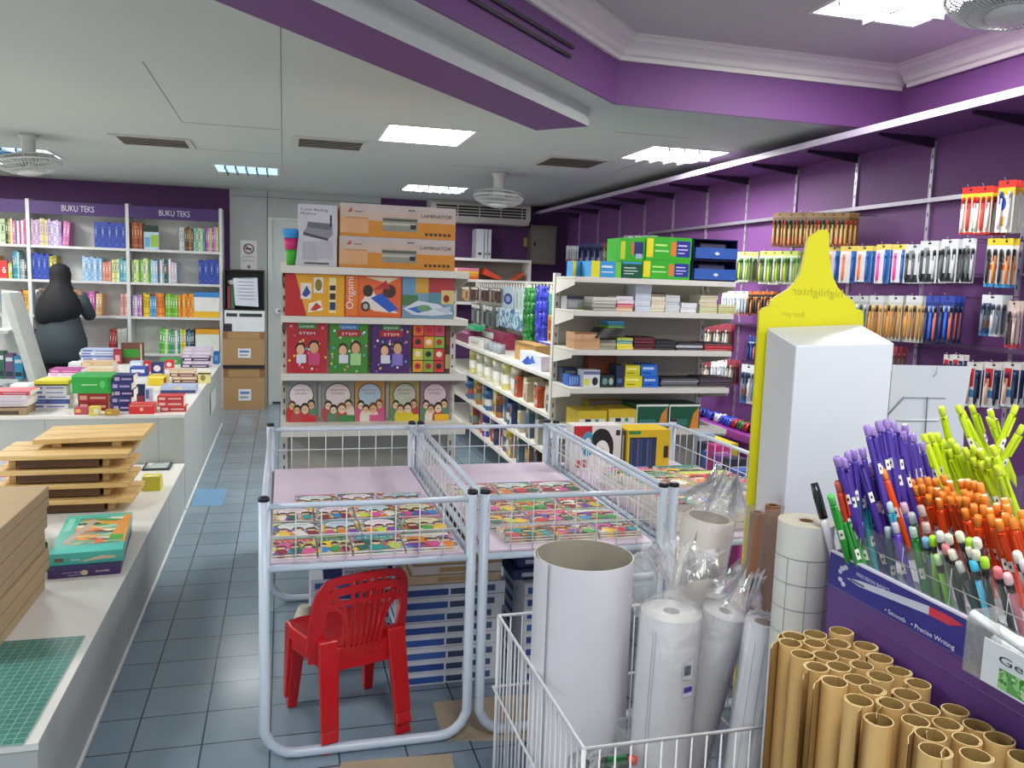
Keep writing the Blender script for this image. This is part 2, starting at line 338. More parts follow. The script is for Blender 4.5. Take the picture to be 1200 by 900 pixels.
for i, (a, b, c, y) in enumerate(((532, 561, 'f0a23a', 312), (566, 588, 'e0512d', 312), (600, 615, 'd9602f', 315))):
    mb = MB(); X0, X1 = ony(a, y, YB-.28).x, ony(b, y, YB-.28).x; zz = ony(a, 325, YB-.28).z
    if i == 0:
        for k, cc in enumerate(('e2682f', 'f0a23a', 'f4c12f', 'e889a8')): mb.box((X0, YB-.29, z2+.032*k), (X1, YB-.08, z2+.03+.032*k), cc)
        tag(mb.build('paper_pack'), 'stack of orange, yellow and pink packs on far shelf', 'paper pack')
    else:
        s_ = -1 if i == 1 else 1; q = [(X0, z2+.1 if i == 1 else z2), (X0+.07, z2+.14 if i == 1 else z2), (X1, z2 if i == 1 else z2+.12), (X1-.05, z2 if i == 1 else z2+.13)]
        q = [(X0, z2+.06), (X0+.03, z2+.13), (X1, z2+.03), (X1-.02, z2)] if i == 1 else [(X0, z2), (X1-.02, z2+.1), (X1, z2+.07), (X0+.05, z2)]
        mb.rings([[V((x, YB-.28, z)) for x, z in q], [V((x, YB-.1, z)) for x, z in q]], mat(c, .4), sm=False)
        tag(mb.build('folder'), ['', 'red orange folder leaning on far shelf beside orange packs', 'orange folder tilted at the right end of far shelf'][i], 'folder')
# ------------------------------------------------------------------ ceiling lights, vents, fans
def light(x0, y0, x1, y1, z, label, strength, watts, style='bright', sx=4, sy=2):
    t = thing('ceiling_light', label, 'ceiling light', ((x0+x1)/2, (y0+y1)/2, z), 'recessed ceiling light panels')
    mb = MB(); w = .022
    for a, b in (((x0-w, y0-w), (x1+w, y0)), ((x0-w, y1), (x1+w, y1+w)), ((x0-w, y0), (x0, y1)), ((x1, y0), (x1+w, y1))): mb.box((a[0], a[1], z-.006), (b[0], b[1], z-.0005), mat('d9dad8', .4))
    mb.build('frame', t)
    mb = MB(); mb.box((x0, y0, z-.004), (x1, y1, z-.0008), emit('ffffff' if style != 'blue' else 'b9dced', strength)); mb.build('diffuser', t)
    mb = MB()
    if style != 'plain':
        lm = mat('cfd6da' if style != 'blue' else '4a6c80', .2, .6, 0)
        for k in range(1, sx): mb.box((x0+(x1-x0)*k/sx-.006, y0, z-.03), (x0+(x1-x0)*k/sx+.006, y1, z-.005), lm)
        for k in range(1, sy): mb.box((x0, y0+(y1-y0)*k/sy-.006, z-.03), (x1, y0+(y1-y0)*k/sy+.006, z-.005), lm)
        mb.build('louver', t)
    if watts:
        ld = bpy.data.lights.new('panel_lamp', 'AREA'); ld.shape = 'RECTANGLE'; ld.size = x1-x0-.04; ld.size_y = y1-y0-.04; ld.energy = watts; ld.color = (1, .985, .96)
        lo = bpy.data.objects.new('lamp', ld); COL.objects.link(lo); lo.parent = t; lo.location = (0, 0, -.04)
light(.61, 5.1, 1.13, 5.68, ZC, 'bright white ceiling panel left of centre behind the purple beam', 14, 34, 'plain')
light(2.32, 5.1, 2.86, 5.64, ZC, 'bright louvered ceiling panel near the purple display wall', 14, 34, 'bright', 5, 2)
light(2.26, 3.0, 2.79, 3.37, ZT, 'bright ceiling panel inside the raised ceiling at top right', 14, 26, 'bright', 2, 2)
light(-.56, 7.55, -.05, 8.05, ZC, 'bluish mirrored louver light above the cartons at back', 1.2, 8, 'blue', 6, 1)
light(1.16, 8.12, 1.74, 8.62, ZC, 'far louvered light above the laminator boxes', 6, 14, 'bright', 6, 3)
light(-2.3, 7.35, -1.78, 7.85, ZC, 'far left louver light behind the ceiling fan', 2.5, 10, 'blue', 5, 2)
for i, (x, y, w) in enumerate(((-2.3, 2.4, 34), (-2.6, 5.0, 34), (-2.7, 8.2, 26))):  # out-of-view panels at left, added to even out the light
    light(x-.3, y-.3, x+.3, y+.3, ZC, ['white ceiling panel above the low counter, beside the camera', 'white ceiling panel above the book table, left of picture', 'white ceiling panel in the far left corner'][i], 8, w, 'plain')
for i, (x, y, w) in enumerate(((.5, .3, 26), (2.4, .0, 20))):  # unseen panels near the camera, added as fill light
    light(x-.3, y-.3, x+.3, y+.3, ZT, ['white raised ceiling panel above the camera', 'white raised ceiling panel right of the camera'][i], 8, w, 'plain')
def vent(x0, y0, x1, y1, label):
    t = thing('ceiling_vent', label, 'vent', ((x0+x1)/2, (y0+y1)/2, ZC), 'ceiling air vents'); w = .04
    mb = MB()
    for a, b in (((x0-w, y0-w), (x1+w, y0)), ((x0-w, y1), (x1+w, y1+w)), ((x0-w, y0), (x0, y1)), ((x1, y0), (x1+w, y1))): mb.box((a[0], a[1], ZC-.01), (b[0], b[1], ZC-.0005), mat('c2c1ba', .5))
    mb.build('frame', t)
    mb = MB(); mb.box((x0, y0, ZC-.003), (x1, y1, ZC-.0006), '262522'); mb.build('backing', t)
    mb = MB()
    n = 6
    for k in range(n):
        y = y0+(y1-y0)*(k+.25)/n; mb.hexa([(x0, y, ZC-.012), (x1, y, ZC-.012), (x1, y+.012, ZC-.012), (x0, y+.012, ZC-.012), (x0, y+.03, ZC-.003), (x1, y+.03, ZC-.003), (x1, y+.044, ZC-.003), (x0, y+.044, ZC-.003)], mat('cfc8b8', .5))
    mb.build('slat', t)
vent(-1.1, 6.3, -.66, 6.68, 'slatted air vent in the ceiling at left, near the fan')
vent(.1, 5.82, .52, 6.2, 'slatted air vent left of the bright middle ceiling panel')
vent(1.86, 5.82, 2.28, 6.25, 'slatted air vent right of middle, above the ceiling fan')
FANM = mat('cdd0cd', .35, 0, .03)
def fan(loc, tilt, label, R=.21, drop=.2):
    x, y, z = loc; t = thing('ceiling_fan', label, 'fan', loc, 'oscillating ceiling fans')
    mb = MB(); mb.lathe([(.06, z), (.065, z-.012), (.052, z-.02), (.045, z-.05), (.045, z-drop*.6), (.035, z-drop*.65)], FANM, (x, y, 0)); mb.build('ceiling_mount', t)
    M = Matrix.Translation((x, y, z-drop)) @ Matrix.Rotation(tilt[0], 4, 'X') @ Matrix.Rotation(tilt[1], 4, 'Y')
    T = lambda p: M @ V(p)
    mb = MB(); mb.rings([[T((r*math.cos(k*math.pi/8), r*math.sin(k*math.pi/8), h)) for k in range(16)] for r, h in ((.02, .085), (.05, .075), (.06, .03), (.05, 0))], FANM); mb.build('motor', t)
    mb = MB()
    for r, h in ((R, 0), (R*.96, .03), (R*.93, -.03), (R*.7, -.055), (R*.45, -.065), (R*.7, .045)): mb.tube([T((r*math.cos(k*math.pi/16), r*math.sin(k*math.pi/16), h)) for k in range(32)], .006 if r == R else .0025, FANM, 5, closed=True)
    for k in range(56):
        c, s = math.cos(k*math.pi/28), math.sin(k*math.pi/28)
        mb.tube([T((.04*c, .04*s, -.07)), T((R*.6*c, R*.6*s, -.06)), T((R*.93*c, R*.93*s, -.03)), T((R*c, R*s, 0)), T((R*.75*c, R*.75*s, .042)), T((.06*c, .06*s, .05))], .0026, FANM, 4)
    mb.build('guard', t)
    for k in range(3):
        q = k*2*math.pi/3; mb = MB(); ring = lambda dz: [T((r*math.cos(q+a), r*math.sin(q+a), -.02+a*.03+dz)) for r, a in ((.03, -.25), (.1, -.5), (.17, -.42), (.185, .05), (.16, .4), (.08, .45), (.03, .3))]
        mb.rings([ring(0), ring(.003)], mat('b9bfc0', .3), sm=False); mb.build('blade', t)
    mb = MB(); mb.rings([[T((r*math.cos(k*math.pi/8), r*math.sin(k*math.pi/8), h)) for k in range(16)] for r, h in ((.085, -.05), (.085, -.074), (.05, -.084), (.02, -.088))], FANM); mb.build('hub', t)
p = onz(585, 203, ZC); fan((p.x, p.y, ZC), (-.05, .06), 'ceiling fan above the shelves in middle of back')
p = onz(33, 158, ZC); fan((p.x, p.y, ZC), (-.05, -.12), 'ceiling fan above the book table at far left', drop=.19)
fan((2.5, 2.52, ZT), (-.1, .1), 'ceiling fan inside raised ceiling, top right corner', R=.22, drop=.17)
# ------------------------------------------------------------------ purple display wall at right: rails, canopy, bars
RY = [(1.133+.1838*k)*XW for k in range(-2, 10)]
for k, y in enumerate(RY):
    if y > YB-.05: continue
    mb = MB(); mb.box((XW-.012, y-.011, .3), (XW-.0005, y+.011, 2.235), mat('b9aec2', .35, .5, 0))
    for j in range(24): mb.box((XW-.0135, y-.003, .42+j*.075), (XW-.0121, y+.003, .44+j*.075), '2a1d33')
    tag(mb.build('wall_upright'), 'slotted metal upright on the purple display wall, %s the camera' % ('nearest' if k == 0 else word(k)+' from'), 'upright', 'wall uprights')
t = thing('display_canopy', 'long purple canopy with bright edge above the display wall', 'canopy', (2.9, 5, 2.24))
mb = MB(); mb.box((2.87, 2.0, 2.252), (XW-.001, YB-.01, 2.27), PWALL); mb.build('board', t)
mb = MB(); mb.box((2.862, 2.0, 2.24), (2.87, YB-.01, 2.275), mat('c9bcd4', .3)); mb.build('edge_strip', t)
for y in RY:
    if y < YB-.1:
        mb = MB(); mb.hexa([(2.95, y-.008, 2.235), (XW-.014, y-.008, 2.2), (XW-.014, y+.008, 2.2), (2.95, y+.008, 2.235), (2.95, y-.008, 2.251), (XW-.014, y-.008, 2.251), (XW-.014, y+.008, 2.251), (2.95, y+.008, 2.251)], mat('2c1836', .5)); mb.build('bracket', t)
bz = onx(1093, 234.5, XW-.03).z
mb = MB(); mb.box((XW-.045, RY[0], bz-.011), (XW-.0145, 7.2, bz+.011), mat('b4b0bc', .28, .8, 0)); tag(mb.build('hanging_bar'), 'chrome bar running along the purple display wall', 'bar')
mb = MB(); mb.box((XW-.04, RY[0], bz-.012-.38), (XW-.0145, 6.6, bz+.0-.38), mat('7a6285', .3, .5, 0)); tag(mb.build('hanging_bar'), 'second dull bar below the chrome bar on display wall', 'bar')
mb = MB(); mb.box((XW-.04, RY[0], bz-.75), (XW-.0145, 6.2, bz-.735), mat('7a6285', .3, .5, 0)); tag(mb.build('hanging_bar'), 'lowest dull bar on the purple display wall', 'bar')
# ================================================================== LEFT SIDE: bookcases
YBK = 9.33
UP = [ony(-76, 300, YBK).x, ony(35, 330, YBK).x, ony(150.5, 330, YBK).x, ony(259, 330, YBK).x]
SHZ = [1.655, 1.315, .963, .578, .27]
BAYN = ['left bay', 'middle bay', 'right bay']; SHN = ['top shelf', 'second shelf', 'third shelf', 'fourth shelf']
BKW = mat('dcdcdd', .5, 0, .03)
t = thing('bookcase', 'tall white bookcase with purple BUKU TEKS headers on back wall', 'bookcase', ((UP[0]+UP[3])/2, YBK, 0))
for x in UP:
    mb = MB(); mb.box((x-.016, YBK-.005, 0), (x+.016, YB-.015, 2.105), BKW); mb.build('side_panel', t)
mb = MB(); mb.box((UP[0], YB-.014, .05), (UP[3], YB-.002, 2.0), mat('e4e4e0', .6)); mb.build('back_panel', t)
for i in range(3):
    for z in SHZ:
        mb = MB(); mb.box((UP[i]+.0165, YBK, z-.025), (UP[i+1]-.0165, YB-.015, z), BKW); mb.build('shelf_board', t)
    mb = MB(); mb.box((UP[i]+.0165, YBK-.002, 1.965), (UP[i+1]-.0165, YBK+.02, 2.09), mat('4a2a6e', .5)); h = mb.build('header_board', t)
    if i:
        mb = MB(); mb.text('BUKU TEKS', ((UP[i]+UP[i+1])/2, YBK-.004, 2.0), (1, 0, 0), (0, 0, 1), .085, 'dad6e2', True, .3); mb.build('lettering', h)
def mixc(a, b, f): return ''.join('%02x' % int(int(a[i:i+2], 16)*(1-f)+int(b[i:i+2], 16)*f) for i in (0, 2, 4))
def book(name, label, x0, x1, z, h, c, c2, group, lean=0, depth=.2, y=YBK+.03):
    mb = MB(); w = x1-x0-.0012; cs = c; c = mat(c, .4)
    pg = mat('e8e2d2', .8)
    mb.hexa([(0, 0, 0), (w, 0, 0), (w, depth, 0), (0, depth, 0), (lean, 0, h), (w+lean, 0, h), (w+lean, depth, h), (lean, depth, h)], [c, pg, c, c, pg, c])
    mid = mixc(cs, c2, .4)
    art(mb, (0, 0, 0), (w, 0, 0), (lean, 0, h), [('r', 0, .78, 1, .86, mid), ('r', 0, .1, 1, .16, mid), ('r', 0, .4, 1, .46, mid), ('r', .3, .5, .7, .74, c2)])
    o = mb.build(name, loc=(0, 0, 0)); o.location = (x0, y, z+.0005); return tag(o, label, 'book', group)
def run(bay, sh, px0, px1, n, h, cols, c2, desc, lean=0):
    """books side by side; px = photo columns"""
    X0 = ony(px0, 330, YBK).x; X1 = ony(px1, 330, YBK).x; lo, hi = UP[bay]+.018, UP[bay+1]-.018
    X0 = max(X0, lo); X1 = min(X1, hi); w = (X1-X0)/n; g = '%s on %s of %s' % (desc+'s', SHN[sh], BAYN[bay])
    for i in range(n):
        ll = lean if (lean > 0 and X1+lean < hi) or (lean < 0 and X0+lean > lo) else 0
        q = nth(i, n)
        hh = min(h*(1+.05*rnd.uniform(-1, 1)), .31); ll = 0 if i == 0 and False else ll
        book('textbook', '%s on %s of %s%s' % (desc, SHN[sh], BAYN[bay], ', '+q if q else ''), X0+i*w, X0+(i+1)*w, SHZ[sh], hh, cols[i % len(cols)], c2[i % len(c2)], g if n > 1 else None, ll)
k = lambda c: c/3.75   # columns read off an enlarged crop
LIL = ['c9a5d2', 'b98ac0', 'd9c4e0']; BLU = ['2c46a8', '3450b4']; 
run(0, 0, k(-80), k(28), 5, .24, ['d9e4cf', 'b9cfa2', '8fae9a'], ['5a6b50', 'ffffff'], 'pale green textbook')
run(0, 0, k(29), k(60), 3, .25, ['22301f', 'a88c58', 'e2cf9a'], ['e8e0c0'], 'black and olive textbook')
run(0, 0, k(61), k(116), 6, .24, ['e26a9a', '6470b8', 'f0e6ea', 'b04a8a', 'dfe0f0'], ['ffffff', 'b83a6a'], 'pink or white textbook')
run(0, 1, k(-90), k(-12), 5, .22, ['c74034', 'e8b54a', '4c70b0'], ['ffffff'], 'red or yellow workbook')
run(0, 1, k(34), k(52), 2, .15, ['e9c94c', '8cb94a'], ['ffffff'], 'small yellow textbook')
run(0, 1, k(56), k(84), 3, .27, ['3a78a8', '2e8a94', '8ec0c8'], ['e8f0f0'], 'tall teal textbook')
run(0, 1, k(86), k(116), 3, .2, ['7f9196', 'a9b4b0', '39474f'], ['dfe4e0'], 'grey textbook')
run(0, 2, k(-60), k(62), 7, .22, ['dcd8c8', 'b8c4bc', 'e6e0cc', '7a8f9a'], ['4a5a60'], 'cream textbook')
run(0, 2, k(64), k(94), 3, .24, ['7a1f26', '932830'], ['d9b25a'], 'dark red textbook')
run(0, 2, k(95), k(118), 2, .24, ['e0a52e', 'eabf4a'], ['7a3d18'], 'yellow textbook')
run(0, 3, k(76), k(120), 4, .28, ['a82028', 'c02a30'], ['e8c8c0'], 'bright red textbook')
run(1, 0, k(137), k(180), 4, .25, ['c9a9cc', 'd8b2c6', 'b7a4cc'], ['ffffff', '8a4f92'], 'lavender textbook')
run(1, 0, k(180), k(214), 3, .255, ['e0d39a', 'cfc07a'], ['a07ab0'], 'cream yellow textbook')
run(1, 0, k(215), k(274), 5, .25, ['c6b4dc', 'b8a0d4', 'e4dcf0'], ['7a5aa8', 'ffffff'], 'lilac textbook')
run(1, 0, k(275), k(303), 2, .25, ['d27ab4', 'c86aa6'], ['f4dcec'], 'pink textbook', .02)
run(1, 0, k(417), k(552), 9, .25, BLU, ['8fa6e0', '1d2f7a'], 'royal blue textbook', .012)
run(1, 1, k(137), k(214), 6, .25, BLU, ['8fa6e0', '1d2f7a'], 'royal blue textbook')
run(1, 1, k(215), k(248), 2, .23, ['b0a030', '8f8a2a'], ['e8e090'], 'olive yellow textbook')
run(1, 1, k(361), k(447), 7, .24, ['9cc2e6', 'b4d2ee', '86b2dc'], ['ffffff', '5a88c0'], 'light blue textbook')
run(1, 1, k(449), k(488), 3, .2, ['d98a74', 'c87a66'], ['f4dcd0'], 'salmon textbook')
run(1, 1, k(490), k(524), 3, .23, ['ece6b0', 'd8cf50', 'e6efe0'], ['4f9a9a'], 'cream and yellow textbook')
run(1, 1, k(526), k(555), 2, .23, ['3fa0ac', '6fb9bf'], ['e8f4f4'], 'teal textbook')
run(1, 2, k(150), k(176), 3, .25, ['e6e8e8', 'cfd4d8'], ['8090a0'], 'white textbook')
run(1, 2, k(330), k(364), 3, .18, ['4a90bc', '62a6cc'], ['d8ecf4'], 'blue workbook')
run(1, 2, k(366), k(412), 4, .235, ['c45aac', 'b44a9c', 'd67abc'], ['f4dcee'], 'magenta textbook')
run(1, 2, k(413), k(440), 2, .23, ['e8c99a', 'e0b070'], ['ffffff'], 'cream orange textbook', .01)
run(1, 2, k(526), k(556), 3, .23, ['e0b0ae', 'd08a7c', 'ecccc8'], ['a85a50'], 'dusty pink textbook')
run(1, 3, k(466), k(500), 3, .25, ['b02a2e', 'c83a3a'], ['f0c8b8'], 'red textbook', .02)
run(1, 3, k(508), k(552), 4, .25, ['dfe4dc', 'cdd4cc'], ['aab4aa'], 'off-white textbook')
run(1, 3, k(140), k(200), 5, .24, ['5a4a72', '3b4a66', '7a6a80'], ['b0a8c0'], 'dark violet textbook')
run(2, 0, k(580), k(628), 4, .26, ['9a4a22', 'b05a2a', '7a3518'], ['e0b080'], 'brown textbook')
run(2, 0, k(790), k(812), 2, .24, ['e0e4e2', 'c6cccc'], ['8a949a'], 'white textbook')
run(2, 0, k(813), k(850), 4, .245, ['6a4a30', '4a3322', 'a08458'], ['d8c090'], 'dark brown textbook')
run(2, 0, k(852), k(902), 5, .245, ['a9d0c8', '6ab0a0', 'd0e0a0'], ['2a6a5a', 'ffffff'], 'pale teal textbook')
run(2, 0, k(904), k(960), 6, .25, ['b04ab4', 'cf8ad4', 'c6d860'], ['d8e878', 'ffffff'], 'magenta and lime textbook')
run(2, 1, k(577), k(660), 8, .235, ['8cc050', 'dfe8d8', 'd8d860', '5aa848'], ['ffffff', '3a7a3a'], 'green textbook')
run(2, 1, k(661), k(692), 3, .235, ['9cc4e4', 'b8d6ee'], ['ffffff'], 'sky blue textbook')
run(2, 1, k(693), k(750), 6, .24, ['2f6a74', 'dfe8e8', '93b8bc', '1f3f4a'], ['d04a5a', 'ffffff'], 'white and teal textbook')
run(2, 1, k(751), k(776), 2, .22, ['dcb8c4', 'b8c4da'], ['ffffff'], 'pale pink textbook')
run(2, 1, k(872), k(962), 7, .25, BLU, ['8fa6e0', '1d2f7a'], 'royal blue textbook')
run(2, 2, k(577), k(620), 4, .22, ['b894cc', 'd4c0de', '9a5a9a'], ['ffffff'], 'lilac textbook')
run(2, 2, k(626), k(654), 3, .235, ['e6c020', 'f0d040'], ['8a5a10'], 'yellow textbook')
run(2, 2, k(655), k(684), 3, .2, ['4a98cc', '3a88bc'], ['e0f0f8'], 'blue textbook')
run(2, 2, k(685), k(722), 3, .235, ['e07a28', 'e8a030'], ['b02a20'], 'orange and red textbook', -.01)
run(2, 2, k(723), k(778), 5, .24, ['6ab030', '84c440', '5aa028'], ['e8f4d0'], 'leaf green textbook')
run(2, 2, k(780), k(850), 7, .235, ['e8941e', 'e0701a', 'f0aa30'], ['f8e0a0', 'b04010'], 'orange textbook')
run(2, 3, k(692), k(742), 4, .26, ['4aa83a', '6ac04a', 'd0e4b0'], ['ffffff'], 'green textbook', .01)
run(2, 3, k(744), k(784), 4, .24, ['2f9aa8', '8a9030', 'dfe8e0'], ['ffffff'], 'teal and olive textbook')
run(2, 3, k(786), k(812), 3, .25, ['d8cc40', 'b8c040'], ['ffffff'], 'yellow green textbook')
run(2, 3, k(814), k(848), 4, .25, ['1f3a4a', '3a8ab0', '22262e'], ['ffffff'], 'black and blue textbook')
# face-out and flat things on the bookcase
def bk(name, label, r, sh, m, shapes=(), depth=.05, cat='book', z0=None):
    return pxb(name, label, cat, r, YBK+.03, depth, m, shapes, z0=SHZ[sh]+.001 if z0 is None else z0)
bk('picture_book', 'face-out green and blue book beside the brown textbooks', (168.5, 264, 186, 289), 0, 'bcd8e0', [('r', 0, .72, 1, 1, '26382a'), ('r', .45, .1, 1, .6, '9cc84a'), ('r', .05, .1, .4, .5, '6aa8d8')])
bk('picture_book', 'face-out red book with white figure six, far left shelf', (-3, 305, 8.5, 324), 1, 'd03a3a', [('t', '6', .45, .3, .5, .4, 'ffffff')])
for i, (c, y0, y1) in enumerate((('e8b820', 365, 372.5), ('e8eae6', 348.5, 365), ('3a8ad0', 342.5, 348.5))):
    bk('exercise_book_pack', ['yellow', 'white', 'blue'][i]+' pack in the flat pile at right end of third shelf', (227.5, y0, 257, y1), 2, c, [], .22, 'book pack', [SHZ[2]+.001, ony(242, 365, YBK+.03).z+.001, ony(242, 348.5, YBK+.03).z+.001][i])
for i, (c, y0, y1) in enumerate((('e6ece2', 392, 413), ('e2a41e', 386, 392))):
    bk('exercise_book_pack', ['white', 'orange yellow'][i]+' pack in the flat pile at right end of fourth shelf', (229, y0, 257, y1), 3, c, [], .22, 'book pack', [SHZ[3]+.001, ony(242, 392, YBK+.03).z+.001][i])
# white a-frame rack at the far left
t = thing('magazine_rack', 'white sloping book rack at far left beside the bookcase', 'rack', (-2.3, 8.2, 0))
yr = 8.0
q = [ony(-14, 340, yr), ony(10, 343, yr), ony(32, 452, yr), ony(-14, 452, yr)]
RW = mat('d3d6d2', .5)
mb = MB(); mb.rings([[V((p.x, yr+.35, max(p.z, 0))) for p in (q[0], q[1])] + [V((q[2].x+.18, yr+.35, 0)), V((q[3].x, yr+.35, 0))], [V((p.x, yr+.37, max(p.z, 0))) for p in (q[0], q[1])] + [V((q[2].x+.18, yr+.37, 0)), V((q[3].x, yr+.37, 0))]], RW, sm=False); mb.build('back_panel', t)
mb = MB(); e0, e1 = q[1], V((q[2].x+.18, yr, 0))
mb.hexa([e1+V((-.06, 0, 0)), e1, e1+V((0, .35, 0)), e1+V((-.06, .35, 0)), e0+V((-.06, 0, 0)), e0, e0+V((0, .35, 0)), e0+V((-.06, .35, 0))], RW); mb.build('side_panel', t)
for y in (387, 445):
    z = ony(0, y, yr).z; xx = ony(18 if y < 400 else 30, y, yr).x-.06
    mb = MB(); mb.box((q[0].x, yr, z-.03), (xx, yr+.35, z), RW); mb.build('shelf_board', t)
    if y > 400:
        for i, (c, nm) in enumerate((('3f6f5a', 'green'), ('7a5a86', 'violet'), ('3a9ac8', 'bright blue'))):
            x0 = q[0].x+.02+i*.07; fbox('magazine', nm+' magazine standing in the white sloping rack', 'magazine', x0, x0+.065, yr+.05, z+.001, z+.24-.02*i, .1, c, [('r', .1, .7, .9, .85, 'dfe8ea'), ('r', .1, .1, .9, .3, '2a3f4a')], 'magazines in the sloping rack')
# ================================================================== cartons by the door
CY = 9.2
def carton(r, label, z0, cols=CARD, sh=()):
    o, e = pxb('cardboard_carton', label, 'carton', r, CY, .36, cols, [('r', 0, .78, 1, .8, '8a6a42'), ('r', 0, .8, .12, 1, '8f6038'), ('r', .88, .8, 1, 1, '8f6038'), ('r', .36, .22, .67, .5, 'd9dde2'), ('r', .4, .38, .63, .44, '5a7ab0'), ('r', .4, .28, .6, .32, '7a8aa0')], z0=z0); return e
e = carton((262, 432, 310, 480), 'lower brown carton on the floor at end of the aisle', 0)
e2, r_ = pxb('black_tray', 'thin black tray between the two brown cartons', 'tray', (261, 428, 310, 432.2), CY-.01, .37, BLACK, z0=e[3]+.001)
e = carton((261, 389, 310, 428), 'upper brown carton on the black tray below the printer', r_[3]+.001)
t = thing('printer', 'white printer under a black drawer, on upper brown carton', 'printer', ((e[0]+e[1])/2, CY+.15, e[3]+.001))
P_ = [ony(x, y, CY) for x, y in ((263, 388), (310, 388), (310, 364.5), (263, 364.5))]
mb = MB(); mb.box((P_[0].x, CY, e[3]+.001), (P_[1].x, CY+.3, P_[2].z), mat('dde1e2', .4)); mb.build('body', t, bevel=.006)
mb = MB(); zt = P_[2].z
for a, b in ((.05, .32), (.37, .94)): mb.box((P_[0].x+(P_[1].x-P_[0].x)*a, CY-.002, zt-.065), (P_[0].x+(P_[1].x-P_[0].x)*b, CY+.0, zt-.03), '2d2f36')
mb.box((P_[0].x, CY-.003, e[3]+.005), (P_[0].x+.075, CY, e[3]+.085), '2c2030'); mb.build('control_panel', t)
t = thing('wall_organizer', 'black open organizer box holding papers, on the white printer', 'organizer', ((e[0]+e[1])/2, CY+.1, zt+.003))
zo = ony(286, 316, CY).z; x0, x1 = P_[0].x, P_[1].x; z0 = zt+.003
mb = MB(); mb.box((x0, CY+.2, z0), (x1, CY+.22, zo), BLACK)
for a, b in (((x0, CY, z0), (x0+.012, CY+.2, zo)), ((x1-.012, CY, z0), (x1, CY+.2, zo)), ((x0, CY, z0), (x1, CY+.2, z0+.012)), ((x0, CY, zo-.012), (x1, CY+.2, zo))): mb.box(a, b, BLACK)
mb.build('case', t)
mb = MB(); mb.hexa([(x0+.11, CY+.0, z0+.05), (x1-.06, CY, z0+.04), (x1-.06, CY+.01, z0+.04), (x0+.11, CY+.01, z0+.05), (x0+.09, CY-.01, zo-.09), (x1-.07, CY-.01, zo-.08), (x1-.07, CY, zo-.08), (x0+.09, CY, zo-.09)], mat('d4d9e4', .6))
for k_ in range(7): mb.box((x0+.14, CY-.013, z0+.12+k_*.035), (x1-.1, CY-.0111, z0+.125+k_*.035), '8a93a8')
tag(mb.build('notice_paper'), 'white printed paper on front of the black organizer', 'paper')
for i, (a, b, c, nm) in enumerate(((.03, .06, '9a2f4a', 'dark red'), (.065, .1, '3a6a40', 'green'), (.37, .41, '6a5a3a', 'brown'))):
    if x0+b < x1-.013: fbox('file_folder', nm+' folder edge standing inside the black organizer', 'folder', x0+a, x0+b, CY+.03, z0+.013, z0+.25, .15, c)
mb = MB(); mb.lathe([(.03, 0), (.06, .02), (.06, .05), (.03, .065)], mat('c8ccc6', .4), (x0+.09, CY+.09, z0+.29)); tag(mb.build('tape_roll'), 'pale roll resting at top inside the black organizer', 'tape')
bpy.data.objects['tape_roll'].location.z = z0+.252
# ================================================================== counters at left
LAM = mat('e4e3de', .35, 0, .02, scale=3); LAM_SHADE = mat('b4b9b6', .45, 0, .05, scale=3)  # second laminate is darker: shade of the counter sides put into the colour
def counter(name, label, x0, y0, x1, y1, h):
    t = thing(name, label, 'display platform', ((x0+x1)/2, (y0+y1)/2, 0))
    mb = MB(); mb.box((x0, y0+.005, .0), (x1-.004, y1-.005, h-.02), LAM_SHADE); mb.build('base', t)
    mb = MB(); mb.box((x0, y0, h-.02), (x1, y1, h), [LAM, LAM, LAM, LAM_SHADE, LAM, LAM]); mb.build('top_board', t, bevel=.002)
    mb = MB(); mb.box((x1-.004, y0+.01, .004), (x1+.004, y1-.01, .016), mat('e8ebe8', .4)); mb.build('edge_strip', t)
    for k_ in range(1, int((y1-y0)/1.2)+1): mb = MB(); mb.box((x1-.0042, y0+k_*1.2-.002, .02), (x1-.0034, y0+k_*1.2+.002, h-.02), '9a9d9a'); mb.build('panel_seam', t)
    for k_ in range(2): mb = MB(); mb.box((x1-.15-k_*.6, y0+.0045, .0), (x1-.146-k_*.6, y0+.0052, h-.02), '9a9d9a'); mb.build('panel_seam', t)
HL, HU = .297, .59
counter('low_counter', 'long low white counter along the left side of aisle', -2.3, 2.09, -.565, 5.19, HL)
counter('book_table', 'higher white display table crowded with books, end nearer the camera', -2.9, 5.2, -.565, 6.4, HU)
counter('book_table', 'higher white display table crowded with books, end nearer the bookcase', -1.78, 6.401, -.565, 8.26, HU)
mb = MB(); mb.box((-.562, 7.0, .3), (-.5605, 7.5, .47), mat('d9dcd8', .4)); tag(mb.build('price_sign'), 'pale notice on aisle side of the higher display table', 'sign')
# cutting mat
p = [onz(x, y, HL+.004) for x, y in ((100, 745), (28, 871))]; dx = p[0]-p[1]; L_ = dx.length; ang = math.atan2(dx.y, dx.x)
MATM = grid_mat('cutting_mat_grid', '4a8f84', 'a8d0c4', .025, .07, .35, (0, 0, 0), .4, base2='529689')
mb = MB(); mb.box((-.8, -.0, 0), (0, L_, .004), MATM); o = mb.build('cutting_mat', loc=(0, 0, 0)); o.location = (p[1].x, p[1].y, HL+.0005); o.rotation_euler = (0, 0, ang-math.pi/2)
tag(o, 'green gridded cutting mat at near end of low counter', 'cutting mat')
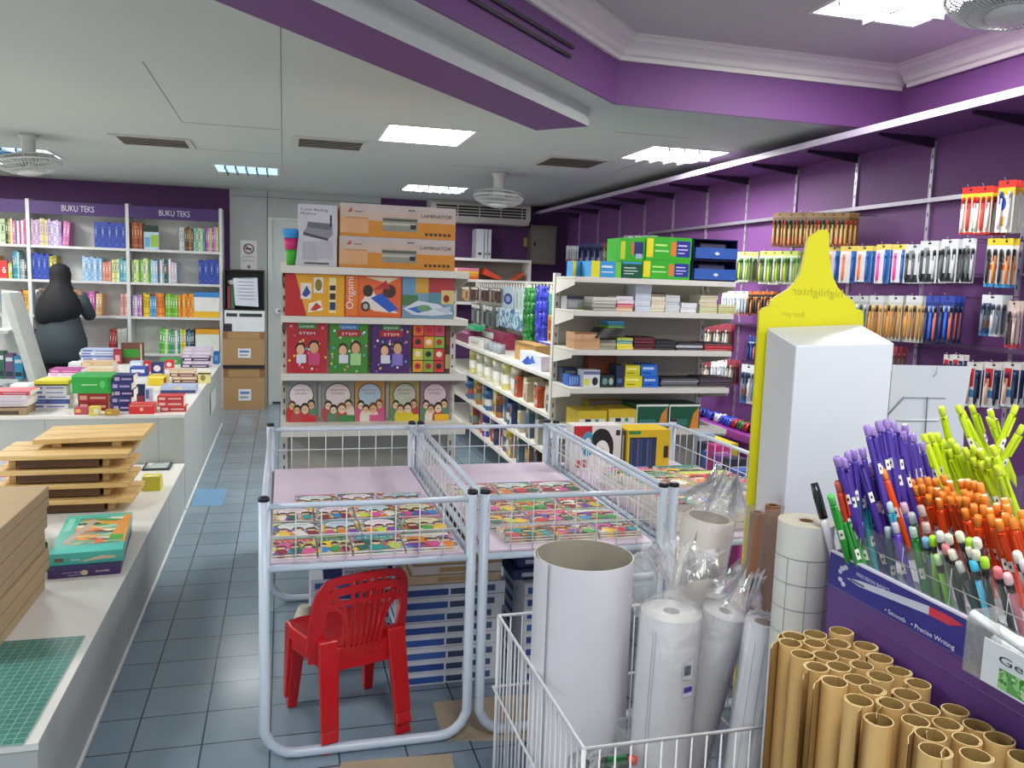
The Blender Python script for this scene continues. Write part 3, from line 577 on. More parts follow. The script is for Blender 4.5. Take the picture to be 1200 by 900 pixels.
# flat brown cartons
pb = onz(48, 690, HL); ptop = None
X1 = pb.x+.03; Y1 = pb.y; Z1 = ony(51, 568, Y1).z
pn = onz(0, 740, HL); dirv = (pn-pb); 
nb = 5; hb = (Z1-HL)/nb
for i in range(nb):
    t = thing('flat_carton', 'flat brown cardboard box on low counter, %s of the stack' % lv(i, nb), 'carton', (X1-.35, Y1-.35, HL+i*hb+.001), 'flat brown cartons stacked on low counter')
    j = [-.012, .004, -.006, .004, .012][i]
    mb = MB(); mb.box((X1-.62+j, Y1-.62, HL+i*hb+.001), (X1+j-.004, Y1-.002*i, HL+(i+1)*hb-.002), mat('b89f7a', .7, 0, .06)); mb.build('box_body', t, bevel=.003)
    mb = MB(); mb.box((X1+j-.0045, Y1-.61, HL+(i+.48)*hb), (X1+j-.003, Y1-.01, HL+(i+.5)*hb), mat('8f7556', .8)); mb.build('flap_seam', t)
# boxed games
def gamebox(lab, pts, z0, z1, top, sh_top, sh_front, yd):
    (xa, ya), (xb, yb) = pts; A = onz(xa, ya, z0); B = onz(xb, yb, z0); U = B-A; N = V((-U.y, U.x, 0)).normalized()*yd
    mb = MB(); up = V((0, 0, z1-z0)); mb.hexa([A, B, B+N, A+N, A+up, B+up, B+N+up, A+N+up], top)
    art(mb, A+up, U, N, sh_top); art(mb, A, U, up, sh_front)
    return mb, A, B, N
z1 = HL+.034
mb, A, B, N = gamebox('', ((56, 679), (141, 672)), HL+.001, z1, '432a63', [], [('t', 'FAMILY GAME', .2, .5, .16, .26, 'e4dcf0'), ('t', 'PUZZLE', .27, .2, .16, .18, 'e4dcf0'), ('e', .5, .45, .05, .3, 'c9b98a'), ('t', 'GAMES', .65, .4, .3, .2, 'f0e6f4')], .55)
tag(mb.build('board_game_box'), 'flat purple game box under the green illustrated box', 'game box')
ART1 = pattern('illus_green', ['4fb09a', '3f9a86', 'd8b878', '6a4a3a', 'e89a3a', '2f3a30', '8fd0bc', 'c8705a', 'e8e0c8', '4f9a4a'], 26, stretch=(.5, 1.6, 1))
z2 = z1+.045
mb, A, B, N = gamebox('', ((56.7, 664), (144, 657)), z1+.001, z2, mat('4fb9a8', .3), [('r', .0, .0, 1, .14, '3fc0b4'), ('r', .22, .2, .9, .9, ART1), ('p', [(.75, .3), (1, .2), (1, .95), (.9, .95)], 'e0963a'), ('r', .76, .25, .96, .4, '4aa23a'), ('p', [(.1, .25), (.2, .2), (.5, .8), (.42, .85)], 'b8a898'), ('e', .62, .25, .07, .06, 'd86a3a'), ('r', .05, .55, .15, .9, '7fcfb8')], [('r', .08, .3, .2, .6, '7a5a4a'), ('p', [(.4, .2), (.7, .65), (.9, .55), (.9, .35)], 'd8d0a8'), ('t', 'JIGSAW', .3, .3, .3, .12, 'e0f4f0')], .53)
tag(mb.build('jigsaw_box'), 'green illustrated jigsaw box lying on the purple game box', 'game box')
mb, A, B, N = gamebox('', ((31, 674), (57, 669.5)), HL+.001, HL+.115, mat('2f4a22', .35), [('r', 0, 0, 1, 1, pattern('illus_lime', ['86b83a', '6aa02a', 'b8d060', '3f6a2a', 'd8e0a0', '507a30'], 22))], [('r', .1, .5, .9, .9, '5a8a30')], .52)
mb2 = MB(); tag(mb.build('jigsaw_box'), 'lime and dark green game box squeezed beside brown flat cartons', 'game box')
# wooden trays
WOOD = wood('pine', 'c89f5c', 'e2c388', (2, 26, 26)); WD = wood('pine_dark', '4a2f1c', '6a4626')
A = onz(150, 608, HL); 
def tray(i, z, off, label, top_big=False):
    x1 = ony(152+off[0], 600, A.y+.1).x; x0 = x1-.56
    y0 = A.y+.1+off[1]; t = thing('wooden_tray', label, 'wooden tray', ((x0+x1)/2, y0+.15, z), 'slatted wooden trays stacked on low counter')
    for q in range(3):
        mb = MB(); mb.box((x0, y0+.122*q, z+.048), (x1, y0+.122*q+.112, z+.07), WOOD); mb.build('slat', t, bevel=.002)
    for xx in (x0+.05, x1-.12):
        mb = MB(); mb.box((xx, y0+.06, z), (xx+.028, y0+.34, z+.048), WOOD); mb.build('runner', t)
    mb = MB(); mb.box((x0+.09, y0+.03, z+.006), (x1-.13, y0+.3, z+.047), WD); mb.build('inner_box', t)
    return x0, x1, y0
hz = [HL+.001+.0715*i for i in range(4)]
for i in range(4):
    x0, x1, y0 = tray(i, hz[i], [(4, 0), (-1, .01), (-1, 0), (0, -.01)][i], 'slatted pine tray on low counter, %s in the stack' % lv(i, 4))
zt = hz[3]+.0715
t = thing('wooden_tray', 'pale pine tray lying tilted on top of the tray stack', 'wooden tray', (x1-.2, y0+.3, zt))
for q in range(3):
    mb = MB(); yy = y0+.14+q*.125
    mb.hexa([(x0+.13, yy, zt+.022), (x1+.045, yy, zt+.034), (x1+.045, yy+.118, zt+.034), (x0+.13, yy+.118, zt+.022), (x0+.13, yy, zt+.044), (x1+.045, yy, zt+.056), (x1+.045, yy+.118, zt+.056), (x0+.13, yy+.118, zt+.044)], WOOD); mb.build('slat', t)
mb = MB(); mb.hexa([(x1-.1, y0+.18, zt), (x1-.06, y0+.18, zt), (x1-.06, y0+.5, zt), (x1-.1, y0+.5, zt), (x1-.1, y0+.18, zt+.03), (x1-.06, y0+.18, zt+.0305), (x1-.06, y0+.5, zt+.0305), (x1-.1, y0+.5, zt+.03)], WOOD); mb.build('runner', t); mb = MB(); mb.box((x0+.2, y0+.18, zt), (x0+.24, y0+.34, zt+.024), WOOD); mb.build('runner', t)
a = onz(166, 576, HL); mb = MB(); mb.hexa([a+V(q) for q in ((0, 0, .001), (.09, .0, .001), (.09, .12, .001), (0, .12, .001), (0, .02, .07), (.085, .03, .07), (.085, .1, .07), (0, .1, .07))], [mat('d8cf3a', .4)]*6)
mb.face([a+V((.01, .022, .0705)), a+V((.075, .032, .0705)), a+V((.075, .06, .0705)), a+V((.01, .06, .0705))], 'f0eeb0'); tag(mb.build('sponge_pack'), 'small yellow pack on low counter right of wooden trays', 'pack')
a = onz(166, 552, HL); b = onz(198, 552, HL); mb = MB(); mb.box((a.x, a.y, HL+.0005), (b.x, min(a.y+.26, 5.18), HL+.012), '3a4446'); mb.box((a.x+.015, a.y+.015, HL+.0115), (b.x-.015, min(a.y+.245, 5.165), HL+.0126), pattern('pencilart', ['b9c4be', 'd8ddd8', '8a9894', 'aab8b4'], 18)); tag(mb.build('framed_picture'), 'flat framed grey picture on low counter against the higher table', 'picture frame')
MAG = pattern('mag_blue', ['4a7ac8', 'b84a7a', '7a5ab0', 'd8c8e0', '3a3a8a', 'e8a0a0', '6ab0d8'], 20)
for i, (xa, xb, y, nm) in enumerate(((-40, 21, 565, 'blue'), (-36, 24, 549, 'violet'))):
    a = onz(xa, y, HL); b = onz(xb, y, HL); z = HL+.0005+i*0
    mb = MB(); mb.box((a.x, a.y, z), (b.x, min(a.y+.17, 5.18), z+.02+.03*i), [mat('e8e4e0'), MAG, mat('d0d0e0'), mat('d0d0e0'), mat('d0d0e0'), mat('d0d0e0')]); tag(mb.build('magazine'), nm+' patterned magazine pile at left edge behind the flat cartons', 'magazine')
# ================================================================== things on the higher table (photo rectangles)
def tb(name, label, r, m, sh=(), depth=.16, cat=None, z0=None, group=None, **kw):
    Y = onz((r[0]+r[2])/2, r[3], HU).y if z0 is None else z0[1]
    return pxb(name, label, cat or name.split('_')[-1], r, Y, depth, m, sh, z0=(HU+.0008 if z0 is None else z0[0]), group=group, **kw), Y
PAGE = mat('e6e0d4', .8)
def stack(name, label, r, cols, depth=.17, cat='book', z0=None, spine=None):
    n = len(cols); Y = onz((r[0]+r[2])/2, r[3], HU).y if z0 is None else z0[1]; zb = HU+.0008 if z0 is None else z0[0]
    ztop = ony((r[0]+r[2])/2, r[1], Y).z; h = (ztop-zb)/n; X0 = ony(r[0], r[3], Y).x; X1 = ony(r[2], r[3], Y).x
    for i, c in enumerate(cols):
        j = rnd.uniform(-.012, .012); m = mat(c, .4)
        fbox(name, '%s, %s in its stack' % (label, lv(i, n)), cat, X0+j, X1+j, Y+abs(j), zb+i*h, zb+(i+1)*h-.001, depth, m, [('r', .06, .25, .3, .75, spine or 'e8e4dc'), ('r', .4, .35, .9, .6, spine or 'e8e4dc')], None, top=m, side=PAGE)
    return ztop, Y
zr, yr_ = stack('hardcover_book', 'red boxed book under the green box', (90, 461, 126, 481.5), ['8f2026', 'a82a2e'], .2, spine='d8a890')
tb('green_box', 'bright green box on the red books, front of display table', (84, 440, 130, 459), mat('2aa844', .35), [('r', .25, .45, .65, .5, 'c0f0c0'), ('e', .78, .5, .07, .22, '5ad070'), ('r', .93, .2, .99, .9, '1f8a38'), ('r', .0, .9, 1, 1, '52c868')], .2, 'box', (zr+.001, yr_-.01))
stack('boxed_card_set', 'navy boxed card set right of green box', (132, 440, 155.5, 482), ['26306e', '2c3878', '222a62', '2e3a80', '263070'], .15, 'box', spine='b8a8d8')
tb('card_pack', 'pink and yellow small pack lying at front of table', (87, 478, 102, 486), 'c04a6a', [('r', .1, .3, .5, .8, 'e8c050')], .06, 'pack')
tb('card_pack', 'yellow and white small pack at front of table', (104, 477, 116, 487), 'e0d060', [('r', .5, .2, .9, .8, 'e8e4d8')], .06, 'pack')
tb('card_pack', 'ochre small pack lying left of the front red box', (123, 481, 138, 487), 'b89040', [('r', .1, .3, .5, .8, 'e8c050')], .06, 'pack')
tb('red_box', 'single flat red box on the table front edge', (151, 474, 180.5, 485.5), mat('d83a3a', .35), [('e', .5, .5, .08, .2, 'f0b0a0'), ('r', .05, .8, .95, .92, 'f09a90')], .12, 'box')
stack('red_card_box', 'red boxed set near the front right corner of table', (185, 464, 216, 483), ['c8383c', 'd04448', 'c83a3e'], .12, 'box', spine='f0d0c8')
tb('spray_bottle_pack', 'navy and red bottle pack behind the flat red box', (160, 451, 169, 472), '2a3358', [('r', .1, .1, .9, .4, 'b03a48')], .05, 'pack')
tb('card_display', 'small lilac and white card display beside navy bottle pack', (170, 455, 179.5, 473), 'd0d4e8', [('r', .1, .3, .5, .9, '6a78b8'), ('r', .55, .1, .9, .5, 'e0b8c0')], .05, 'card')
tb('yellow_box', 'flat yellow box in the middle of the book table', (173, 441, 195, 452), mat('d8c028', .4), [('r', .85, .1, 1, .9, '8a4a2a'), ('r', .05, .8, .9, 1, 'f0e070')], .14, 'box')
for i, (r, c, nm) in enumerate((((168, 423.5, 175.5, 436), 'c83038', 'red'), ((177, 425, 191, 440), '2a2a68', 'navy'), ((193, 422.5, 203, 433), 'd03038', 'bright red'))):
    tb('gift_tin', nm+' upright box in the row behind the yellow box', r, c, [('e', .5, .55, .3, .25, 'e8dce0'), ('r', .1, .05, .9, .15, 'e8c8c0')], .09, 'box')
stack('board_book', 'maroon and beige book on the table by the aisle', (200, 434, 230, 449), ['5a3034', 'c8b098', '6a3a38', 'd0bca0'], .17, spine='e8d8c0')
tb('blue_tray', 'flat pale blue magazine pile right of yellow box', (188, 453, 229, 461), 'a8b4d0', [('r', 0, 0, 1, .45, '39406a'), ('r', .4, .6, .6, .9, 'e0c890')], .2, 'magazine')
stack('textbook', 'lilac and dark textbook at far right of table', (213, 408, 246, 431), ['4a3858', 'c8bcd0', '3f3050', 'b8acc4', 'd4c8dc', 'ccc0d4'], .2, spine='e4dcea')
tb('leaflet_pile', 'low green leaflet pile at back of the book table', (188, 420, 212, 427), '4a9a58', [('r', .2, .3, .8, .7, 'a8d8a8')], .12, 'leaflets')
tb('wooden_block_box', 'brown and green box standing at back of book table', (142, 402, 167, 426), '6a4030', [('r', .06, .3, .86, .7, '2f8a28'), ('r', .9, .05, .97, .95, 'c8b8a0')], .1, 'box')
tb('yellow_box', 'small cream yellow box at the aisle edge of book table', (232, 437, 246.5, 449), 'd8cf8a', [('e', .4, .5, .2, .3, '8a8040'), ('r', .0, .85, 1, 1, '30303a')], .1, 'box')
stack('paper_stack', 'cream paper pad in the middle of book table', (96, 425, 133, 439), ['d8b888', 'e0c498', 'e8dcc8', 'd0b080'], .2, 'paper pad', spine='e8d8b8')
stack('workbook', 'white and blue workbook at back of book table', (93, 409.5, 138, 426), ['c8cee0', 'e2e4ee', '8a9ac8', 'dfe2ec', 'b0bcdc'], .2, spine='5a6aa8')
tb('picture_book', 'blue and white book lying behind navy boxed sets', (152, 431, 171, 441), '3048a0', [('r', .1, .4, .9, .8, 'd0d8f0'), ('e', .5, .3, .2, .2, '6a3a8a')], .16, 'book')
tb('picture_book', 'pale blue folded book beside the red upright box', (152, 424, 166, 430.5), 'b8cce4', [('r', .1, .4, .9, .8, 'e8ecf4')], .12, 'book')
zy, yy = stack('magazine_pile', 'white page magazine under the yellow cover', (39, 452, 80, 479), ['e0dce0', '3a4a90', 'd8d4dc', 'dfdde2', 'd2d0d8'], .2, 'magazine', spine='5a6ab0')
tb('yellow_magazine', 'yellow covered magazine topping the white pile left of green box', (40, 446.5, 80, 452), 'd8d028', [('r', 0, 0, 1, .3, '4a4820')], .2, 'magazine', (zy+.001, yy))
stack('comic_pile', 'pink topped white comic behind the yellow magazine', (57.5, 433, 95, 446), ['e6dce6', 'ece6ee', 'b8569a'], .2, 'comic', spine='e8a0c8')
tb('scrap_tray', 'brown cardboard tray edge at the far left of table', (-10, 478, 30, 487), 'a08868', [('r', .1, .1, .8, .6, '4a3a2c')], .2, 'tray')
stack('magazine_pile', 'white magazine with red band, far left of book table', (-20, 459, 33, 478), ['dcd6d4', 'd0cad4', 'e4e0e0', 'c84a58'], .2, 'magazine', z0=(bpy.data.objects['scrap_tray'].location.z+.05, bpy.data.objects['scrap_tray'].location.y-.1), spine='b8a8c0')
tb('clear_case', 'white plastic case at far left behind red banded magazines', (12, 451, 34, 462), 'd4dcdc', [('r', .1, .2, .9, .4, 'aab8bc')], .15, 'case')
stack('notepad', 'small white notepad on the book table beside the woman', (80, 425, 95, 434), ['d8d8e4', 'c8ccdc', 'e4e4ec'], .15, 'notepad')
tb('red_toy_pack', 'small dark red pack among white workbooks at table back', (133, 409, 142, 427), '9a2a3a', [('r', .2, .2, .8, .6, 'd8a0a8')], .06, 'pack')
tb('blue_box', 'small bright blue box at far aisle corner of table', (250, 412, 256.5, 427), '2a72b8', [('r', .2, .3, .8, .7, '6aa8e0')], .08, 'box')
# ================================================================== the woman at the bookcase
def skinmesh(name, joints, edges, m, parent, sub=2):
    me = bpy.data.meshes.new(name); base = wloc(parent)
    me.from_pydata([tuple(V(p)-base) for p, r in joints], edges, []); o = bpy.data.objects.new(name, me); COL.objects.link(o)
    md = o.modifiers.new('s', 'SKIN'); o.modifiers.new('d', 'SUBSURF').levels = sub
    sv = me.skin_vertices[0].data
    for i, (p, r) in enumerate(joints): sv[i].radius = (r, r) if not isinstance(r, tuple) else r
    sv[0].use_root = True
    dg = bpy.context.evaluated_depsgraph_get(); dg.update(); m2 = bpy.data.meshes.new_from_object(o.evaluated_get(dg))
    bpy.data.objects.remove(o); m2.name = name
    m2.materials.clear(); m2.materials.append(m)
    for p in m2.polygons: p.use_smooth = True; p.material_index = 0
    o = bpy.data.objects.new(name, m2); COL.objects.link(o); o.parent = parent; return o
PY = 8.85
pc = ony(71, 370, PY); PX = pc.x; ps = (ony(71, 309, PY).z)/1.56
W = thing('person', 'person in black hijab and dark grey dress, reaching toward the bookcase', 'person', (PX, PY, 0))
def S(x, y, z): return V((PX+x*ps, PY+y*ps, z*ps))
J = []; E_ = []
def add(p, r, par=None):
    J.append((p, r*ps)); i = len(J)-1
    if par is not None: E_.append((par, i))
    return i
pel = add(S(0, 0, .86), .135); wst = add(S(.01, .0, 1.02), .115, pel); ch = add(S(.01, .01, 1.2), .13, wst); nk0 = add(S(0, .02, 1.31), .07, ch); nk = add(S(-.0, .04, 1.37), .05, nk0)
hd = add(S(-.005, .065, 1.44), .075, nk); add(S(-.005, .06, 1.51), .07, hd)
for s in (-1, 1):
    sh = add(S(.155*s+.01, .02, 1.25), .055, ch)
    if s == 1: el = add(S(.245, .09, 1.05), .042, sh); wr = add(S(.17, .3, 1.08), .028, el)
    else: el = add(S(-.2, .1, 1.02), .042, sh); wr = add(S(-.09, .3, 1.1), .028, el)
    pm = add(wr and J[wr][0]+V((0, .045*ps, .01*ps)), .03, wr); kn = add(J[pm][0]+V((0, .035*ps, .005*ps)), .028, pm)
    for q in range(4):
        l = (.032, .036, .034, .027)[q]; b = add(J[kn][0]+V(((q-1.5)*.019*ps, .02*ps, 0)), .0085, kn); c_ = add(J[b][0]+V((0, l*.7*ps, -.006*ps)), .008, b); add(J[c_][0]+V((0, l*.5*ps, -.016*ps)), .007, c_)
    tb_ = add(J[pm][0]+V((-s*.03*ps, .015*ps, -.004*ps)), .01, pm); add(J[tb_][0]+V((-s*.014*ps, .03*ps, -.006*ps)), .0085, tb_)
    hp = add(S(.085*s, 0, .8), .09, pel); kn2 = add(S(.09*s, .02, .45), .06, hp); an = add(S(.09*s, -.02, .09), .04, kn2); hl = add(S(.095*s, .03, .045), .042, an); add(S(.1*s, .15, .035), .035, hl)
SKIN = mat('a87a5c', .55, 0, .05)
skinmesh('body', J, E_, SKIN, W)
DRESS = mat('3c474c', .75, 0, .15, scale=9); HIJ = mat('15161a', .8, 0, .12)
def robe(name, rows, m, n=28, fold=.0):
    mb = MB(); R = []
    for (cx, cy, z, rx, ry) in rows:
        R.append([S(cx+rx*math.cos(q)*(1+fold*math.sin(q*7+z*9)), cy+ry*math.sin(q)*(1+fold*math.sin(q*7+z*9)), z) for q in (2*math.pi*k_/n for k_ in range(n))])
    mb.rings(R, m); return mb.build(name, W)
robe('dress', [(0, .0, .56, .19, .16), (.0, 0, .62, .215, .18), (0, 0, .7, .235, .19), (0, -.01, .8, .235, .19), (.0, 0, .93, .2, .16), (0, 0, 1.04, .175, .14), (.0, .01, 1.18, .19, .14), (.0, .02, 1.27, .17, .11), (0, .03, 1.32, .08, .08)], DRESS, fold=.03)
robe('trousers', [(0, .0, .1, .14, .09), (0, 0, .25, .15, .1), (0, 0, .42, .165, .12), (0, 0, .66, .18, .14)], mat('17171b', .8), fold=.02)
for s in (-1, 1):
    mb = MB(); sh = S(.155*s+.01, .02, 1.25); el = S(.25 if s == 1 else -.205, .09, 1.04); wr = S(.17 if s == 1 else -.09, .28, 1.08)
    mb.tube([sh, sh.lerp(el, .5), el, el.lerp(wr, .5), wr], [.075*ps, .07*ps, .062*ps, .055*ps, .048*ps], DRESS, 14); mb.build('sleeve', W)
    mb = MB(); mb.lathe([(.001, 0), (.042*ps, .0), (.045*ps, .03*ps), (.035*ps, .07*ps), (.001, .08*ps)], mat('1c1a1c', .6), S(.097*s, .06, 0), 14, .95, 2.6); mb.build('shoe', W)
robe('hijab', [(-.05, .0, .93, .13, .12), (-.03, -.02, 1.0, .19, .15), (.0, -.02, 1.1, .215, .165), (.0, -.015, 1.2, .195, .155), (.0, 0, 1.29, .14, .13), (0, .03, 1.35, .098, .115), (-.005, .05, 1.4, .096, .108), (-.005, .05, 1.46, .102, .11), (-.005, .045, 1.52, .088, .095), (-.005, .045, 1.555, .05, .055), (-.005, .045, 1.563, .012, .012)], HIJ, fold=.025)
mb = MB(); f = S(-.005, .135, 1.44)
mb.lathe([(.002, -.085*ps), (.045*ps, -.07*ps), (.066*ps, -.02*ps), (.068*ps, .03*ps), (.05*ps, .07*ps), (.002, .085*ps)], SKIN, f, 20, 1, .75)
for s in (-1, 1):
    e = f+V((s*.026*ps, .047*ps, .01*ps)); mb.lathe([(.001, -.006), (.008, 0), (.001, .006)], 'efe9e4', e, 10, 1.2, .5); mb.lathe([(.001, -.004), (.004, 0), (.001, .004)], '1c120e', e+V((0, .004, 0)), 8, 1, .4); mb.box(tuple(e+V((-.014, -.004, .012))), tuple(e+V((.014, .003, .016))), '1c120e')
mb.hexa([f+V(q)*ps for q in ((-.012, .045, -.03), (.012, .045, -.03), (.008, .066, -.026), (-.008, .066, -.026), (-.004, .045, .015), (.004, .045, .015), (.003, .052, .012), (-.003, .052, .012))], SKIN)
mb.box(tuple(f+V((-.022, .044, -.052))*ps), tuple(f+V((.022, .05, -.044))*ps), '8a4a44'); mb.build('face', W)
# ================================================================== printed covers
SKINC = ['f0c8a0', 'e8b88c', 'f4d4b4']; HAIR = ['2a1a14', '3a2416', '1a1414', '6a3a1c']
BR = ['d83a3a', 'e88a2a', 'f0c838', '4aa84a', '3a8ac8', '7a4aa8', 'd85a98', '2a9a98', 'e8e4dc', 'c8d848', '2a6a5a', '8a2a3a']
def cover(r, wide=False, arch=True, bg=None):
    bg = bg or r.choice(BR); a, b, c, d = r.sample(BR, 4); s = [('r', 0, 0, 1, 1, pattern('busy%d' % r.randrange(7), r.sample(BR, 5)+['e8e0d0', '2a2424', 'd8c8b0', bg], 46, stretch=(.8, 1.5, 1)))]
    s.append(('r', 0, .94, 1, 1, d))
    if arch: s += [('e', .5, .68, .42, .26, '3a2a2a'), ('e', .5, .68, .4, .24, r.choice(['e8dcd8', 'd8e4e0', 'f0e0e8', 'c8dce8', 'e8e0b8'])), ('t', r.choice(['STORY', 'TALES', 'FUN', 'COMIC', 'KIDS']), .26, .72, .1, .48, r.choice(['b83a6a', '6a3a2a', '3a5a3a']))]
    else: s += [('r', .06, .74, .94, .92, b), ('t', r.choice(['COMIC', 'STORY', 'ACTION', 'FUNNY']), .1, .77, .11, .8, 'f8f4e8'), ('e', .3, .5, .24, .2, c)]
    for i, x in enumerate((.2, .8, .5)):
        y = .4+.06*r.random(); x += r.uniform(-.04, .04); sk = r.choice(SKINC); h = r.choice(HAIR)
        s += [('e', x, y-.26, .15, .18, r.choice(BR)), ('p', [(x-.2, y-.4), (x-.12, y-.2), (x-.05, y-.38)], r.choice(BR)), ('e', x, y+.03, .12, .11, h), ('e', x, y-.02, .09, .085, sk), ('h', x, y+.02, .1, .07, h), ('e', x-.03, y-.01, .012, .014, '1a1210'), ('e', x+.03, y-.01, .012, .014, '1a1210')]
    return s
# ================================================================== wire book bins
WIRE = mat('e6e8ea', .35, 0, 0); LAV = mat('dac9da', .5, 0, .03); RK = mat('ccd8e6', .3, 0, .03)
RT, RB = .79, .6
def wires(mb, O, U, W, nu, nw, r=.0021, m=WIRE):
    O = V(O); U = V(U); W = V(W)
    for i in range(nu+1): mb.tube([O+U*(i/nu), O+U*(i/nu)+W], r, m, 5)
    for j in range(1, nw): mb.tube([O+W*(j/nw), O+W*(j/nw)+U], r, m, 5)
def rack(x0, x1, y0, y1, label):
    t = thing('book_bin', label, 'wire book bin', ((x0+x1)/2, (y0+y1)/2, 0), 'white wire book bins')
    for y in (y0, y1):
        mb = MB(); c = .09; P = [(x0, y, RT)] + [(x0, y, c)] + [(x0+c-c*math.cos(q*math.pi/10), y, c+.016-c*math.sin(q*math.pi/10)) for q in range(1, 5)] + [(x0+c, y, .016), (x1-c, y, .016)] + [(x1-c+c*math.sin(q*math.pi/10), y, c+.016-c*math.cos(q*math.pi/10)) for q in range(1, 5)] + [(x1, y, c), (x1, y, RT)]
        mb.tube(P, .0155, RK, 12); f = mb.build('end_frame', t)
        for x in (x0, x1):
            mb = MB(); mb.lathe([(.0165, RT-.004), (.0165, RT+.006), (.01, RT+.01)], BLACK, (x, y, 0), 12); mb.build('end_cap', f)
        mb = MB(); mb.tube([(x0, y, RT-.02), (x1, y, RT-.02)], .009, RK, 8); mb.tube([(x0, y, RB-.014), (x1, y, RB-.014)], .011, RK, 8); mb.build('cross_rail', t)
        mb = MB(); wires(mb, (x0+.016, y, RB-.01), (x1-x0-.032, 0, 0), (0, 0, RT-RB-.01), 8, 2); mb.build('wire_panel', t)
    for x in (x0, x1):
        mb = MB(); mb.tube([(x, y0, RT-.02), (x, y1, RT-.02)], .009, RK, 8); mb.tube([(x, y0, RB-.014), (x, y1, RB-.014)], .011, RK, 8); mb.build('side_rail', t)
        mb = MB(); wires(mb, (x, y0+.016, RB-.01), (0, y1-y0-.032, 0), (0, 0, RT-RB-.01), 18, 2); mb.build('wire_panel', t)
    mb = MB(); mb.box((x0+.018, y0+.012, RB-.006), (x1-.018, y1-.012, RB), LAV); mb.build('board', t)
R1 = (-.054, .553, 2.4, 3.64); R2 = (.592, 1.185, 2.4, 3.64); R3 = (1.222, 1.82, 2.4, 3.62)
rack(*R1, 'left white wire book bin with the red chair beneath')
rack(*R2, 'middle white wire book bin behind the big white paper roll')
rack(*R3, 'right white wire book bin holding thick book piles')
def mag(x, y, w, h, z, label, group, seed, th=.006, rot=0, name='comic_book', cat='comic', arch=True, bg=None):
    r = random.Random(seed); mb = MB(); mb.box((0, 0, 0), (w, h, th), [PAGE, mat('8a5a4a'), PAGE, PAGE, PAGE, PAGE])
    art(mb, (0, 0, th), (w, 0, 0), (0, h, 0), cover(r, arch=arch, bg=bg)); o = mb.build(name, loc=(0, 0, 0)); o.location = (x, y, z); o.rotation_euler = (0, 0, rot)
    return tag(o, label, cat, group)
rows = [(2.43, .155, [(-.032, .13), (.1, .1), (.203, .155), (.36, .165)], 0), (2.6, .165, [(-.034, .15), (.118, .125), (.245, .13), (.378, .15)], 1), (2.78, .165, [(-.034, .135), (.103, .135), (.24, .14), (.383, .145)], 1), (2.96, .15, [(.04, .15), (.195, .14), (.34, .17)], 1)]
rown = ['front row', 'second row', 'third row', 'back row']
for ri, (y, h, xs, a) in enumerate(rows):
    for ci, (x, w) in enumerate(xs):
        for k_ in range(2):
            mag(x, y+.004*k_, w-.004, h, RB+.0008+.0075*k_, '%s comic in %s of the left bin, %s copy' % (nth(ci, len(xs)), rown[ri], ('lower', 'upper')[k_]), 'comics in the left bin', 10+ri*7+ci*3, arch=bool(a), bg=[None, 'd8c8b8', 'd8c8c0', None][ri] if ci % 2 else ['e0662a', None, None, 'c0c8d8'][ri])
rows2 = [(2.46, .13, [(.68, .165), (.85, .145), (1.0, .15)]), (2.61, .13, [(.655, .16), (.82, .16), (.985, .16)]), (2.76, .15, [(.64, .17), (.815, .16), (.98, .165)]), (3.0, .17, [(.625, .17), (.8, .165), (.97, .18)])]
for ri, (y, h, xs) in enumerate(rows2):
    for ci, (x, w) in enumerate(xs):
        for k_ in range(3):
            mag(x, y+.004*k_, w-.004, h, RB+.0008+.0075*k_, '%s comic in %s of the middle bin, %s copy' % (nth(ci, 3), rown[ri], ('lowest', 'middle', 'top')[k_]), 'comics in the middle bin', 90+ri*5+ci*3, arch=ri == 3)
# right bin: piles and upright boxes
def pile(x, y, w, h, n, th, label, seed):
    for k_ in range(n): mag(x+rnd.uniform(-.006, .006), y+rnd.uniform(-.005, .005), w, h, RB+.0008+k_*th, '%s, %s' % (label, lv(k_, n)), 'thick book piles in the right bin', seed, th-.0012, 0, 'storybook', 'book', arch=False, bg=None if k_ < n-1 else ['d8d8d0', 'e0a848'][seed % 2])
pile(1.25, 2.5, .2, .22, 4, .024, 'book in front left pile of right bin', 201)
pile(1.47, 2.5, .21, .22, 4, .024, 'book in front middle pile of right bin', 204)
pile(1.29, 2.75, .2, .22, 4, .024, 'storybook in second row left pile of right bin', 207)
pile(1.51, 2.75, .23, .23, 4, .024, 'storybook in second row right pile of right bin', 212)
pile(1.29, 3.0, .2, .2, 3, .022, 'picture book in third row left pile of right bin', 213)
pile(1.52, 3.0, .2, .2, 3, .022, 'picture book in third row right pile of right bin', 216)
Z5 = RB+.001
o, e = pxb('toy_box', 'white toy box with black and yellow bird picture, in the right bin', 'box', (672, 499, 728, 535), 3.42, .1, mat('e8e6e0', .35), [('r', 0, .7, .38, 1, 'c8282a'), ('e', .3, .6, .14, .28, '4a98b8'), ('e', .3, .6, .07, .14, 'e8ecea'), ('e', .58, .72, .2, .22, '1a1a1a'), ('e', .74, .5, .1, .3, '1a1a1a'), ('e', .6, .4, .16, .28, 'f4f2ea'), ('e', .6, .4, .07, .1, 'e8b020'), ('r', .88, .78, .97, .9, '2a2a2a'), ('r', .05, .08, .3, .25, 'd05a4a')], z0=Z5)
o, e = pxb('picture_dictionary', 'dark book standing between bird box and yellow box in right bin', 'book', (728, 505, 735, 535), 3.42, .12, '4a4238', [('r', .2, .1, .4, .9, 'b8b0a0')], z0=Z5)
